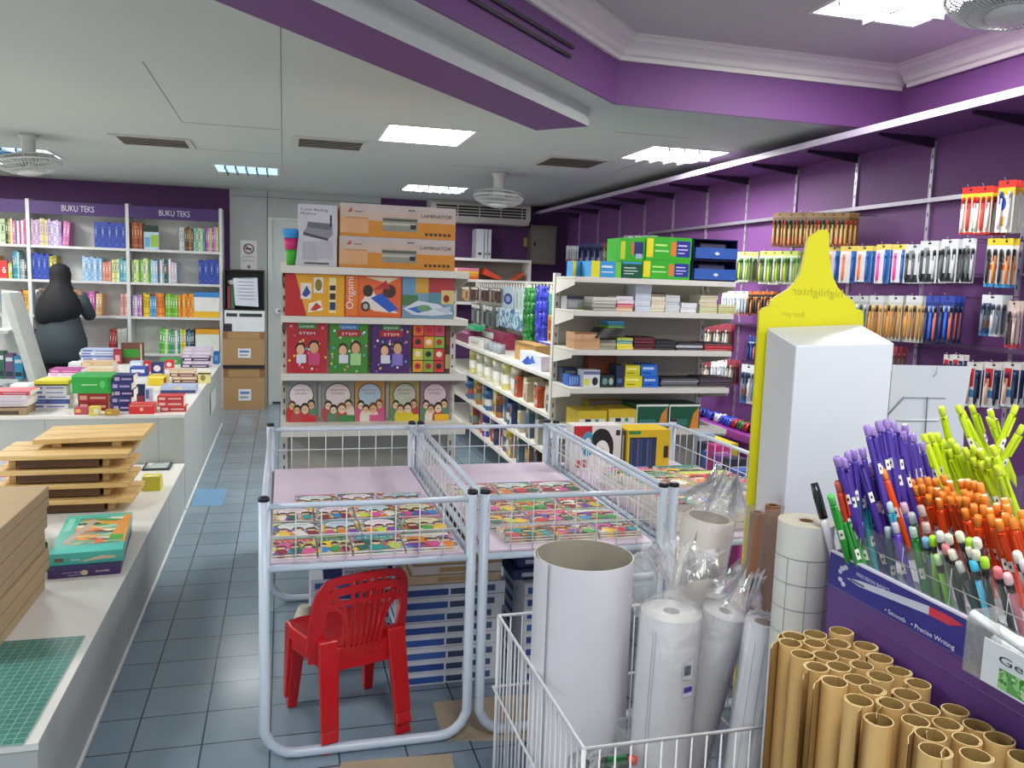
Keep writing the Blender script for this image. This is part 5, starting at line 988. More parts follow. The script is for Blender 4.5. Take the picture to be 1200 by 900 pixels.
# shelf 4
g2('pen_box', 'blue and silver box pile at left of the fourth shelf', (659, 431, 676, 450), 3, '2a3a52', [('r', .1, .1, .6, .5, '5a7ab0'), ('r', .2, .6, .9, .8, '8a98a0')], .08, cat='box', dy=.24)
g2('card_box', 'blue striped card box on the fourth shelf', (666, 440, 680, 454), 3, '3a68c0', [('r', .1+.2*q, .1, .2+.2*q, .9, '90b4e8') for q in range(4)], .1, cat='box', dy=.1)
g2('clip_box', 'white box with black picture on the fourth shelf', (684, 434, 703, 454), 3, 'd8dce0', [('r', 0, .75, 1, .95, '6a6a9a'), ('e', .7, .35, .18, .25, '22242a'), ('r', .05, .1, .35, .5, 'd8d840')], .1, 'box')
g2('clip_box', 'black and teal box beside the white clip box', (704, 440, 720, 454), 3, '26302e', [('e', .3, .5, .2, .3, '6a9a92'), ('e', .75, .5, .16, .3, 'a8b8b0')], .1, 'box')
g2('paper_pack', 'brown paper box at back of fourth shelf', (690, 417, 722, 452), 3, '7a3a1e', [('r', .1, .2, .9, .5, '8a4a28')], .1, 'box', dy=.18)
for i, (r, c, s, nm) in enumerate((((732, 440.5, 752.5, 454), 'd8d02a', 'f0ec90', 'lower yellow'), ((733, 428, 750, 440), 'd0c828', 'f0ec90', 'upper yellow'), ((753.5, 441, 771.5, 454), '2a68c8', 'b8d0f0', 'lower blue'), ((751.5, 427, 770, 441), '2f74d4', 'b8d0f0', 'upper blue'))):
    z0 = FZ[3]+.001 if i in (0, 2) else bpy.data.objects['envelope_pack' if i == 1 else 'envelope_pack.002'].location.z+pr_h+.001
    o, e = g2('envelope_pack', nm+' packet in the pile on the fourth shelf', r, 3, mat(c, .3), [('r', .1, .55, .8, .75, s), ('r', .1, .2, .6, .3, '7a8a2a' if i < 2 else '1a3a8a')], .12, 'packet', z0=z0); pr_h = e[3]-e[2]
g2('envelope_pack', 'dark navy packet left of the yellow packets', (722, 428, 731, 454), 3, '1f2a4a', [('r', .2, .2, .8, .4, '4a6aa0')], .1, 'packet')
pad('black flat folder on the fourth shelf', (774, 443, 818, 455), 3, ['3a3a40', '55555c', '8a8a92', '2f2f35'], 'b0b0b8', name='folder', cat='folder')
pad('dark flat folder at right of fourth shelf', (819, 442, 857, 456), 3, ['4a4048', '3a3238', '54485a', '2f2a30'], '8a7a88', name='folder', cat='folder')
# lowest visible shelf
for i, (r, c, nm) in enumerate((((660, 484, 690, 505), 'c8b82a', 'leftmost yellow'), ((677, 482, 711, 505), 'e0d070', 'yellow and white'), ((713, 480, 745, 505), 'e0cc50', 'yellow label'))):
    if i: g2('file_box', nm+' box on the lowest shelf behind right bin', r, 4, mat('d8bc34', .4), [('r', .05, .05, .95, .6, 'e4e4d8'), ('r', .25, .4, .45, .58, '2a2a30'), ('r', .6, .4, .72, .58, '4a9a5a')], .2, 'box', dy=.03)
for i, (a, b) in enumerate(((745.5, 783), (784, 820))):
    g2('file_box', 'dark green box with orange stripe on lowest shelf, %s one' % ('left', 'right')[i], (a, 474, b, 505), 4, '1f5a3e', [('r', 0, .92, 1, 1, 'e4e8e0'), ('r', 0, 0, .03, 1, 'e4e8e0'), ('p', [(.68, 0), (.78, .6), (.96, .9), (.96, 0)], 'd88a3a'), ('r', .1, .15, .6, .4, '3a7a6a')], .2, 'box', dy=.03)
g2('file_box', 'grey topped box at back of the lowest shelf', (690, 470, 735, 500), 4, 'b89a30', [('r', 0, .5, 1, 1, '8a8478')], .1, 'box', dy=.25)
# ---- goods in the stationery aisle: placed along the side unit
def sg(name, label, r, X, m, sh=(), depth=.08, cat=None, z0=None, zi=None):
    x0, y0, x1, y1 = r; Y0 = onx(x1, y1, X).y; Y1 = onx(x0, y1, X).y; xm, ym = (x0+x1)/2, (y0+y1)/2; zt = onx(xm, y0, X).z; zb = onx(xm, y1, X).z if zi is None else SZ[zi]+.001
    mb = MB(); mb.box((X, Y0, zb), (X+depth, Y1, zt), m); art(mb, (X, Y1, zb), (0, Y0-Y1, 0), (0, 0, zt-zb), sh); return tag(mb.build(name), label, cat or name.split('_')[-1]), zt
BX = SX+.33
sg('magenta_box', 'flat magenta box on top of the aisle shelf, far end', (534, 387, 549, 401), SX+.05, '7a2a52', [('r', 0, .8, 1, 1, 'c88ab0')], .12, 'box', zi=0)
sg('white_box', 'small white box in front of magenta boxes on aisle shelf', (549, 396, 562, 407), SX+.04, 'd8d6d0', [('r', .2, .3, .8, .6, 'b8b4ac')], .1, 'box', zi=0)
sg('magenta_box', 'second magenta box with red lid on aisle shelf', (562, 388, 590, 400), SX+.2, '8a2a4a', [('r', .1, .5, .6, .9, 'd8d8d8')], .12, 'box', zi=0)
sg('tape_pack', 'green pack lying on the magenta boxes', (547, 380.5, 557, 386.5), SX+.07, '2fa06a', [('r', .2, .2, .8, .8, '5ac890')], .08, 'pack')
r5 = random.Random(3)
for i in range(6):
    x = 561+i*5.2; y = 410+i*2.1
    p = onx(x, y, SX+.09); mb = MB(); mb.lathe([(.03, 0), (.034, .01), (.034, .07), (.03, .075)], film('jarfilm', .45, 'c8d0d6'), (p.x, p.y, SZ[0]+.001), 12); mb.lathe([(.024, .004), (.024, .05)], ['5a7a9a', '9aa8b0', '3a4a52'][i % 3], (p.x, p.y, SZ[0]+.001), 10); tag(mb.build('clear_jar'), 'clear stationery jar on upper aisle shelf, %s of six' % nth(i, 6), 'jar', 'clear jars on upper aisle shelf')
o, z_ = sg('craft_box', 'open brown cardboard box on upper aisle shelf near the end', (603, 402, 627, 421), SX+.1, mat('b08a50', .7), [('r', .0, .8, 1, 1, '8a6a3a'), ('r', .3, .3, .9, .7, 'c89a5a')], .11, 'box', zi=0)
sg('tissue_box', 'white and blue box on upper aisle shelf by the post', (609, 414, 634, 427), SX+.02, 'd0d8e4', [('p', [(.1, .2), (.4, .8), (.6, .3), (.3, .1)], '2a50b0'), ('p', [(.4, .3), (.6, .9), (.75, .4)], '3a68c8')], .08, 'box', zi=0)
o, z_ = sg('purple_tub', 'white tub with violet lid on upper aisle shelf', (629, 401, 646, 419), SX+.23, 'dcdce4', [('r', 0, .6, 1, 1, '4a42a8'), ('r', .2, .7, .25, .95, 'e0e0f4'), ('r', .5, .7, .55, .95, 'e0e0f4')], .12, 'tub', zi=0)
sg('pink_pack', 'pink pack at near end of upper aisle shelf', (645, 403, 650, 420), SX+.05, 'd84a8a', [], .05, 'pack', zi=0)
# hanging goods on the back panel
def hang(name, lab, cat, r, X, cols, n, grp, sh=None, depth=.006):
    x0, y0, x1, y1 = r; ya, yb_ = onx(x1, (y0+y1)/2, X).y, onx(x0, (y0+y1)/2, X).y; zt = onx((x0+x1)/2, y0, X).z; zb = onx((x0+x1)/2, y1, X).z; w = (yb_-ya)/n
    for i in range(n):
        Y1 = yb_-i*w; mb = MB(); j = .012*(i % 3)
        mb.box((X-j, Y1-w*.92, zb), (X-j+depth, Y1, zt), cols[i % len(cols)]); art(mb, (X-j, Y1, zb), (0, -w*.92, 0), (0, 0, zt-zb), sh or [('r', .1, .8, .9, .96, 'd8d4d0'), ('r', .2, .15, .8, .7, cols[(i+1) % len(cols)])])
        mb.tube([(X-j-.01, Y1-w*.5, zt-.008), (SX+.374, Y1-w*.5, zt-.004)], .0015, CHROME, 5); tag(mb.build(name), lab+(', '+nth(i, n) if n > 1 else ''), cat, grp)
hang('craft_pack', 'black and brown pack hanging in top row of aisle wall', 'pack', (552, 337, 590, 353), SX+.3, ['3a2420', '5a3028', '2a1c1c', '8a6a4a'], 9, 'packs hanging in top row')
hang('craft_pack', 'dark pack hanging in second row of aisle wall', 'pack', (552, 357, 586, 384), SX+.3, ['2a3a34', '6a7478', '3a4a40', 'a8acac'], 7, 'packs hanging in second row')
hang('gift_bag', 'white bag with blue emblem hanging on aisle wall', 'bag', (588, 336, 603, 362), SX+.3, ['b8ccd8', 'c4d4de'], 1, None, [('e', .55, .45, .36, .26, '2a3f8a'), ('e', .55, .45, .2, .15, '8a9ad0')])
hang('gift_bag', 'white ribbon bag hanging beside the blue emblem bag', 'bag', (603, 337, 615, 364), SX+.3, ['c4d0d0'], 1, None, [('r', .2, .1, .35, .8, '8ab0a8'), ('r', .6, .1, .75, .8, 'a8c8c0')])
hang('gift_bag', 'blue and green patterned bag hanging low on aisle wall', 'bag', (583, 362, 616, 385), SX+.26, [pattern('bluegreen', ['3a68a8', 'd8e4e8', '4aa8a0', '2a4a8a', 'a8c8d8', 'c8dce0'], 40)], 3, 'patterned bags hanging on aisle wall', [('r', .3, .9, .7, 1, 'd8e0e4')])
hang('striped_pack', 'brown striped pack at left of hanging top row', 'pack', (541, 336, 551, 352), SX+.3, ['8a5a30', 'c8a878'], 2, 'striped packs at left of aisle wall')
def garland(x0, x1, ytop, ybot, c, lab):
    X = SX+.27; xm = (x0+x1)/2; a, b = onx(xm, ytop, X), onx(xm-1.5, ybot, X); R = abs(onx(x0, 380, X).y-onx(x1, 380, X).y)/2*.8; mb = MB(); pts = []; rr = []
    for q in range(25): u = q/24; p = a.lerp(b, u); pts.append(p+V((0, .008*math.sin(q*1.3), 0))); rr.append(min(R, .055)*(.82+.25*math.sin(q*2.1)**2)*(.75+.3*math.sin(u*3.1)))
    for s_ in range(7):
        a_ = s_*.9; mb.tube([p+V((.018*math.cos(a_), R*.75*math.sin(a_), 0))*(1+.12*math.sin(3*q_+s_))*(.8+.35*math.sin(q_/24*3.1)) for q_, p in enumerate(pts)], [.021*(1+.2*math.sin(q_*2.3+s_)) for q_ in range(25)], c, 7)
    mb.tube([a, (SX+.374, a.y, a.z+.01)], .002, CHROME, 5); tag(mb.build('tinsel_garland'), lab, 'garland')
def tin(k, c1, c2): return pattern(k, [c1, c2, c1, c2], 70, .25)
garland(616, 627, 338, 402, tin('tgreen', '0f5a22', '2a8a3a'), 'long green shiny garland hanging on the aisle wall')
garland(629.5, 642, 336, 401, tin('tblue', '1f2a9a', '3a44c0'), 'long blue shiny garland hanging on the aisle wall')
hang('ribbon_pack', 'teal and green ribbon pack next to the blue garland', 'ribbon', (643.5, 338, 649, 370), SX+.2, ['2a9ab0', '3a8a3a'], 2, 'ribbon packs by the post')
hang('craft_pack', 'brown gold craft pack hanging low beside the post', 'pack', (642, 369, 649, 400), SX+.18, ['b07a30'], 1, None, [('r', .1, .4, .9, .8, '8a4a1a'), ('r', .2, .05, .8, .3, '5a2a10')])
hang('price_tag', 'yellow tag with black dot at end of aisle wall', 'tag', (646.5, 336, 651, 347), SX+.25, ['d8c030'], 1, None, [('e', .5, .5, .3, .25, '2a2414')])
# rows on the lower three aisle shelves
MU = ['d8d0c0', '5a6a7a', '8a6a4a', 'b8b0a0', '3a5a7a', 'c8a040', '9a4a44', '6a7a60', 'c8ccd0', '3a3a4a']
def srow(i, n, lab, name, cat, cols, hs, x_in=.016, wmin=.06, ystart=SY0+.06, yend=6.9, shape='box'):
    y = ystart; k_ = 0; L_ = (yend-ystart)/n
    for k_ in range(n):
        c = cols[k_ % len(cols)]; h = min(hs[k_ % len(hs)]*1.25*rnd.uniform(.9, 1.05), .19); w = L_*.86; X = SX+x_in+.02*(k_ % 3)
        l2 = '%s, %s the near post' % (lab, 'closest to' if k_ == 0 else word(k_)+' from')
        if shape == 'cyl' or (shape == 'mix' and k_ % 3 == 0):
            mb = MB(); R = min(w/2, .055); mb.lathe([(R*.96, 0), (R, .006), (R, h*.8), (R*1.02, h*.8), (R*1.02, h), (R*.8, h+.002)], c, (X+R, y+w/2, SZ[i]+.001), 14); mb.lathe([(R*1.01, h*.25), (R*1.01, h*.6)], MU[(k_*3) % 10] if shape == 'mix' else 'e8e6dc', (X+R, y+w/2, SZ[i]+.001), 14, cap=False); o = mb.build(name)
        else:
            mb = MB(); mb.box((X, y, SZ[i]+.001), (X+.12, y+w, SZ[i]+.001+h), c); art(mb, (X, y+w, SZ[i]+.001), (0, -w, 0), (0, 0, h), [('r', .08, .62, .92, .9, MU[(k_*7+i) % 10]), ('r', .12, .1, .6, .45, MU[(k_*3+4) % 10]), ('e', .75, .3, .13, .13, 'd8d4cc')]); o = mb.build(name)
        tag(o, l2, cat, lab+' row'); y += L_
srow(1, 10, 'pale wrapped craft bundle on second aisle shelf', 'craft_bundle', 'craft bundle', ['c8b89a', 'd8cca8', 'b8a890', 'c0502a', 'd8d0c0', '8a7a68'], [.11, .13, .1], ystart=SY0+.06, yend=5.6)
srow(1, 18, 'cream glue bottle on second aisle shelf', 'glue_bottle', 'bottle', ['ddd8c0', 'd8d4b8', 'e4e0d0', 'd8d080'], [.16, .17, .15], ystart=5.6, yend=7.3, shape='cyl')
srow(2, 13, 'patterned craft pack on third aisle shelf', 'craft_pack', 'pack', ['9aa4ac', '5a6a78', '3a4a70', 'b8b4a8', 'c8c2b0'], [.13, .11, .15], ystart=SY0+.06, yend=5.7)
srow(2, 14, 'coloured tub on third aisle shelf', 'paint_tub', 'tub', ['3a6a9a', '2a4a78', '7a9ab8', 'a86a3a', 'c8b83a', '8a5a4a'], [.13, .16, .15], ystart=5.7, yend=7.3, shape='mix')
srow(3, 13, 'assorted craft box on lowest aisle shelf', 'craft_box', 'box', ['4a6a68', '9a7a58', 'b09a70', '5a3a2a', '5a7a8a'], [.13, .12, .15], ystart=SY0+.06, yend=5.7)
srow(3, 12, 'yellow, purple or red tub on lowest aisle shelf', 'paint_tub', 'tub', ['e0c020', '4a3a9a', 'c83a3a', '2a2a5a', '8a3a3a'], [.17, .16, .18], ystart=5.7, yend=7.2, shape='mix')
# ================================================================== blister packs on the display wall
def pack(style, w, h):
    """pack template: origin at hang hole, card in local xz plane facing -Y"""
    r = random.Random(style); t = bpy.data.objects.new('pen_pack', None); t.empty_display_size = .02; COL.objects.link(t)
    S_ = STY[style]; mb = MB(); mb.box((-w/2, 0, -h), (w/2, .002, .015), mat(S_['card'], .35))
    art(mb, (-w/2, 0, -h), (w, 0, 0), (0, 0, h+.015), S_['art']); o = mb.build('card', loc=(0, 0, 0)); o.parent = t
    mb = MB(); n = S_['n']
    for i in range(n):
        x = -w/2+w*(i+.5)/n; c = S_['pens'][i % len(S_['pens'])]; rr = min(.007, w/n*.32)
        mb.tube([(x, -.008, -h*.94), (x, -.008, -h*.86), (x, -.008, -h*.3)], [rr*.35, rr, rr], c, 8); mb.tube([(x, -.008, -h*.3), (x, -.008, -h*.16)], [rr*1.1, rr*.9], S_['caps'][i % len(S_['caps'])], 8)
        mb.box((x-rr*.3, -.0165, -h*.42), (x+rr*.3, -.0152, -h*.2), S_['caps'][i % len(S_['caps'])])
    o = mb.build('pens', loc=(0, 0, 0)); o.parent = t
    if 0:
        mb = MB(); mb.box((-w/2+.003, -.019, -h+.003), (w/2-.003, -.0001, -h*.12), film('blister', .06, 'eef2f6', 60)); o = mb.build('blister', loc=(0, 0, 0)); o.parent = t
    return t
H_ = lambda c: [('r', 0, .86, 1, 1, c), ('e', .5, .94, .1, .025, '3a2a3a')]
STY = {
 'brush': dict(card='6a4a2a', art=H_('8a6a3a')+[('r', .1, .05, .9, .3, 'b03028'), ('r', .1, .55, .9, .8, '3a4a2a')], n=3, pens=['c8a060', 'd8b880'], caps=['a02a20', '2a3a2a']),
 'red': dict(card='f0e0d0', art=H_('e02a20')+[('r', 0, .72, 1, .86, 'e8c030'), ('r', 0, 0, 1, .04, 'd0302a')], n=3, pens=['ece8e8', 'd84038'], caps=['c82020', 'a01818']),
 'redblue': dict(card='f2ece0', art=H_('e02a20')+[('r', 0, .72, 1, .86, 'e8c030'), ('e', .3, .55, .25, .14, '2a48b8'), ('r', .1, .12, .5, .3, 'e8a030')], n=2, pens=['e8e4e8', 'f0f0f0'], caps=['3a48a8', 'e0e0e0']),
 'lime': dict(card='d8dcc8', art=H_('c8d868')+[('r', .05, .6, .95, .8, '6aa83a')], n=4, pens=['b8c830', '3a6a3a', 'd8d8c8', '8ab83a'], caps=['4a8a3a', '2a3a2a', 'e0e0d8']),
 'orange': dict(card='e4e4e8', art=H_('e8d060')+[('r', .62, 0, 1, .86, '2a68b0'), ('r', .05, .5, .3, .8, 'e0e4ea')], n=2, pens=['e06a28', '2a5aa0'], caps=['e88a48', '3a78c0']),
 'pink': dict(card='e8e4ea', art=H_('e8d060')+[('r', .62, 0, 1, .86, '2a68b0'), ('r', .05, .05, .3, .3, 'f0d8e4')], n=2, pens=['e03a98', '2a5aa0'], caps=['e868b0', '3a78c0']),
 'grey': dict(card='d8dadc', art=H_('d0d2d4')+[('r', .1, .02, .9, .22, '2c3034'), ('r', .2, .6, .5, .84, '8a8e92')], n=3, pens=['3a3e42', '5a6064', 'b8bcc0'], caps=['26282c', '3a3e42']),
 'label20': dict(card='eceae6', art=H_('e8c828')+[('t', '20', .2, .52, .2, .6, '2a2e3a'), ('r', 0, 0, 1, .07, '3a9ad8'), ('r', .1, .36, .9, .46, 'e07a30')], n=2, pens=['22242c', 'e08a48', '3a3a6a'], caps=['2a2c34']),
 'pencil': dict(card='c8ccc4', art=H_('d8dcdc')+[('r', .1, .05, .9, .1, 'd8d8c0')], n=4, pens=['c8882a', 'b87a28', '8a5a20'], caps=['3a2c1c', 'd8a848']),
 'greypen': dict(card='b4bab8', art=H_('d0d4d4')+[('r', .1, .04, .9, .16, 'd4d8d4')], n=3, pens=['5a625e', '7a827e', '3a423e'], caps=['c8ccca', '4a504c']),
 'navy': dict(card='2a3880', art=H_('3048a8')+[('r', .1, .66, .9, .78, 'e0e4ec'), ('r', .05, .0, .95, .12, '28304a')], n=3, pens=['26305e', '2a5ac0', 'c86a58'], caps=['1a2040', '2a68c8']),
 'bluewhite': dict(card='dcdfe2', art=H_('e4e8ea')+[('r', .0, .0, .5, .2, '3a78c0'), ('r', .05, .22, .5, .38, 'e07a38'), ('r', .1, .5, .5, .8, '3a5a8a')], n=4, pens=['6a7888', '3a4048', 'c8ccd0'], caps=['2a3a5a', '50545a']),
 'ball': dict(card='e0dede', art=H_('dcd8d4')+[('r', .05, .45, .5, .86, 'c81f2c'), ('e', .42, .3, .22, .09, '2a88c8'), ('r', .55, .2, .95, .84, '22305a')], n=2, pens=['c8a088', '202c4a'], caps=['1c2850', '26345e']),
 'scissor': dict(card='d4d8dc', art=H_('d8dce0')+[('r', .1, .0, .9, .14, 'b05040')], n=3, pens=['b8c0c8', '9aa4b0'], caps=['e8ecf0', 'd0d4da']),
 'dkorange': dict(card='2a2426', art=H_('c87030')+[('r', .1, .0, .9, .16, '8a3a20')], n=3, pens=['3a3436', 'c88050', '26201e'], caps=['d89050', '4a3a30']),
 'navyscissor': dict(card='262c58', art=H_('303a78')+[('r', .2, .1, .8, .3, '8a98c8')], n=2, pens=['1a2048', 'a8b0cc'], caps=['2a3478', '141a38']),
 'gift': dict(card='8a3a48', art=H_('a04050')+[('r', .1, .1, .9, .7, '4a5a4a'), ('e', .5, .4, .3, .2, 'd8c8b8')], n=3, pens=['8a9a98', 'c8b8a8', '3a3438'], caps=['6a3a3a', 'a8a8a0']),
 'pale': dict(card='e0c8c4', art=H_('d8c4b8')+[('r', .4, .1, .9, .6, '2a2426'), ('r', .0, .0, 1, .1, 'c83a4a')], n=2, pens=['3a3234', 'd8c0b8'], caps=['2a2426', 'c8a8a0']),
}
TPL = {}
PNAME = dict(brush='brown brush pack', red='red topped marker pack', redblue='red topped pack with blue picture', lime='lime green pen pack', orange='orange blue pen pack', pink='pink blue pen pack', grey='grey black pen pack', label20='white pack printed 20', pencil='golden pencil pack', greypen='grey pen pack', navy='navy blue pencil pack', bluewhite='white blue pen pack', ball='blue ball pack', scissor='white scissors pack', dkorange='black orange pen pack', navyscissor='navy scissors pack', gift='red patterned gift pack', pale='pale red edged pack')
HOOKS = {}
def hook(style, x, yt, yb, wpx, n, row):
    """one wall hook of n packs; (x, yt..yb, wpx) read from the photo at X=3.1"""
    p = onx(x, yt, 3.1); h = max(.04, p.z-onx(x, yb, 3.1).z); wd = abs(onx(x-wpx/2, yt, 3.1).y-onx(x+wpx/2, yt, 3.1).y); w = min(.12, max(.03, wd*.9))
    key = (style, round(h, 2), round(w, 2))
    mb = MB(); mb.tube([(XW-.0145, p.y, p.z-.012), (3.05-.02*0, p.y, p.z-.004), (3.04, p.y, p.z+.008)], .0022, CHROME, 6)
    ho = mb.build('wall_hook'); packs = []; HOOKS.setdefault((row, style), []).append((p.y, ho, packs))
    for k_ in range(n):
        X = 3.06+.03*(n-1-k_)+rnd.uniform(-.003, .003)
        if key not in TPL: t = TPL[key] = pack(style, w, round(h, 2))
        else: t = dup(TPL[key], (0, 0, 0))
        packs.append(t)
        t.location = (X, p.y, p.z-.018); t.rotation_euler = (0, 0, -math.pi/2+rnd.uniform(-.12, .12)+.25)
    return
for x in (921, 934, 947.5, 960, 973, 985, 996): hook('brush', x, 249, 286, 12, 3, 'top row')
for i, x in enumerate((1146, 1164, 1190)): hook(('red', 'red', 'redblue')[i], x, (219, 218, 211)[i], (270, 270, 267)[i], 18, 4, 'top row')
for x in (904, 914, 924, 934): hook('lime', x, 294, 330, 11, 3, 'second row')
for x in (868, 879): hook('lime' if x > 870 else 'greypen', x, 295, 328, 10, 3, 'second row')
for x in (985, 1003, 1021): hook('orange', x, 288, 327, 16, 3, 'second row')
for x in (1044, 1063): hook('pink', x, 286, 328, 16, 2, 'second row')
for x in (1080, 1098, 1122, 1146): hook('grey', x, (286, 282, 280, 279)[(1080, 1098, 1122, 1146).index(x)], 328, 19 if x < 1140 else 14, 3 if x < 1140 else 1, 'second row')
for x in (1174, 1189): hook('label20', x, 279, 332, 14, 2, 'second row')
for x in (1006, 1018): hook('greypen', x, 346, 392, 12, 3, 'third row')
for x in (1036, 1058, 1080): hook('pencil', x, 346, 397, 15, 3, 'third row')
for x in (1102, 1119): hook('navy', x, 346, 398, 15, 3, 'third row')
hook('bluewhite', 1172, 345, 390, 22, 3, 'third row'); hook('pale', 1197, 352, 403, 12, 2, 'third row')
for x in (858, 868, 878): hook('scissor', x, 341, 366, 9, 2, 'third row')
for x in (888, 898, 908): hook('dkorange', x, 341, 365, 9, 2, 'third row')
for x in (1152, 1174, 1196): hook('ball', x, 424, 474, 18, 4, 'fourth row')
for x in (1121, 1132): hook('ball', x, 415, 455, 11, 2, 'fourth row')
for x in (1054,): hook('gift', x, 405, 440, 10, 3, 'fourth row')
for x in (828, 838, 848, 858): hook('gift', x, 379, 409, 9, 2, 'fourth row')
for x in (824, 834, 845, 855, 864): hook('scissor' if x % 2 else 'gift', x, 421, 448, 9, 2, 'fifth row')
for x in (672, 680): hook('scissor', x, 288, 304, 7, 2, 'top row')
for x in (686, 693, 700, 707): hook('navyscissor', x, 285, 307, 7, 2, 'top row')
for x in (714, 722): hook('gift', x, 284, 306, 7, 2, 'top row')
for x in (740, 748, 757, 766): hook('greypen', x, 276, 300, 8, 2, 'top row')
for x in (884,): hook('bluewhite', x, 427, 470, 18, 2, 'fifth row')
for x in (888,): hook('navy', x, 394, 420, 8, 2, 'fourth row')
for (row, style), L_ in HOOKS.items():
    L_.sort(key=lambda a: -a[0]); n = len(L_); tot = sum(len(a[2]) for a in L_); c_ = 0
    for i, (y, ho, packs) in enumerate(L_):
        q = nth(i, n, 'far end', 'near end'); tag(ho, 'wire hook with %ss, %s of wall%s' % (PNAME[style], row, ', '+q if q else ''), 'hook', 'wall hooks of %ss in the %s' % (PNAME[style], row))
        for k_, t in enumerate(packs):   # first pack hangs against the wall, last at the hook tip
            tag(t, '%s, %s of wall, %s%s' % (PNAME[style], row, nth(k_, len(packs), 'rearmost', 'foremost') or 'alone', ', hook '+q if q else ''), 'pen pack', PNAME[style]+'s in the '+row)
# purple ledge with gift bows at the foot of the wall, seen between the shelf and the yellow board
t = thing('wall_ledge', 'purple ledge at the foot of display wall holding bows', 'shelf', (3.1, 4.6, 0))
zl = onx(850, 500, 3.0).z
mb = MB(); mb.box((2.95, 3.0, zl-.05), (XW-.015, 6.3, zl), mat('8a2f92', .5)); mb.build('top_board', t)
mb = MB(); mb.box((2.96, 3.0, .02), (XW-.015, 6.3, zl-.05), mat('6a2a78', .55)); mb.build('front_panel', t)
for i, (x, y, c, nm) in enumerate(((824, 476, '2a3a98', 'navy'), (836, 478, '3a4ab8', 'blue'), (846, 473, 'd8dce8', 'white'), (853, 482, '2a48c8', 'bright blue'), (860, 474, '3a60d0', 'royal blue'), (866, 480, 'b02a3a', 'red'), (873, 486, '1a7a3a', 'green'), (880, 477, 'a83248', 'dark red'))):
    p = onx(x, y, 3.05); mb = MB(); rb = .045
    for q in range(7):
        a = q*2*math.pi/7; c_ = V((p.x, p.y, zl+.001))
        mb.tube([c_+V((0, 0, .004)), c_+V((rb*math.cos(a), rb*math.sin(a), .02)), c_+V((rb*.8*math.cos(a+.3), rb*.8*math.sin(a+.3), .055)), c_+V((0, 0, .05))], [.008, .012, .012, .006], mat(c, .25), 6)
    tag(mb.build('gift_bow'), nm+' gift bow on the purple ledge beyond right bin', 'gift bow', None)
mb = MB(); p = onx(832, 512, 2.8); mb.box((p.x-.05, p.y-.2, .0), (p.x+.1, p.y+.3, p.z-.01), mat('d8c830', .4)); tag(mb.build('yellow_carton'), 'yellow carton on the floor behind the right bin', 'carton')
for i in range(9):
    y = 3.1+.105*i; fbox('toy_pack', 'colourful upright toy pack right of the right bin, %s' % nth(i, 9, 'near end', 'far end'), 'pack', 1.9+.03*i, 1.99+.03*i, y, .001, .6+.03*(i % 3), .07, ['d83a90', '4a6ab8', '3a3a48', 'b8c8d8', '8a4a9a'][i % 5], [('r', .1, .72, .9, .95, 'e8dce8'), ('r', .12, .4, .88, .68, ['e86ab0', '3a3a48', '8a4a9a'][i % 3]), ('e', .5, .84, .25, .07, 'd83a90')], None)
# ================================================================== pen display stand
PX0, PYF, PZT = .85, 1.11, 1.01
t = thing('pen_stand', 'purple pen display stand with clear bins at right foreground', 'pen display', (1.05, .7, 0))
PV = mat('5c3a80', .45, 0, .06)
YL = lambda x: .75+.42*x
mb = MB(); mb.hexa([(PX0, .3, 0), (1.32, .3, 0), (1.32, YL(1.32), 0), (PX0, PYF, 0), (PX0, .3, .93), (1.32, .3, .93), (1.32, YL(1.32), .93), (PX0, PYF, .93)], [PV, mat('cfd4da', .4), PV, PV, PV, PV]); mb.build('cabinet', t, bevel=.002)
mb = MB(); mb.box((PX0-.001, .3, .93), (PX0+.004, PYF, PZT), PV); mb.hexa([(PX0, PYF-.004, .93), (1.32, YL(1.32)-.004, .93), (1.32, YL(1.32), .93), (PX0, PYF, .93), (PX0, PYF-.004, PZT), (1.32, YL(1.32)-.004, PZT), (1.32, YL(1.32), PZT), (PX0, PYF, PZT)], PV); mb.build('front_lip', t)
mb = MB(); mb.box((PX0-.0022, .3, PZT-.0), (PX0+.005, PYF, PZT+.003), mat('d0cfe0', .4)); mb.build('lip_edge', t)
# printed strip with a pen
Ls = MB(); LB = mat('2c2a86', .4); O = V((PX0-.0015, PYF, .957)); U = V((0, -.3, 0)); W_ = V((0, 0, .052))
art(Ls, O, U, W_, [('r', 0, 0, 1, 1, LB), ('r', 0, 0, 1, .012, '7a78b0')])
def lp(x, y): q = onx(x, y, PX0); return ((PYF-q.y)/.3, (q.z-.957)/.052)
A_, B_, C_ = lp(993, 677), lp(1090, 716), lp(1131, 734)
art(Ls, O, U, W_, [('r', 0, 0, 0, 0, LB), ('p', [(A_[0], A_[1]), (A_[0]+.1, A_[1]-.06), (B_[0], B_[1]-.1), (B_[0], B_[1]+.13), (A_[0]+.1, A_[1]+.12)], 'c4c8d8'), ('p', [(B_[0], B_[1]-.1), (B_[0]+.12, B_[1]-.1), (C_[0], C_[1]+.01), (B_[0]+.12, B_[1]+.14), (B_[0], B_[1]+.13)], 'c83048'), ('r', A_[0]+.03, A_[1]-.01, A_[0]+.14, A_[1]+.04, '3a3a58')])
for dx, dy, rr in ((-.035, .22, .02), (-.05, .1, .016), (-.045, -.14, .018), (-.02, -.24, .018), (-.01, .3, .018)): art(Ls, O, U, W_, [('r', 0, 0, 0, 0, LB)]*3+[('e', max(.025, A_[0]+dx), A_[1]+dy, rr, .07, 'c8c8e0')])
def lt(s, x, y, h, w, c): a = lp(x, y); Ls.text(s, O+U*a[0]+W_*a[1]+V((-.004, 0, 0)), (0, -1, 0), (0, 0, 1), h, c, False, w)
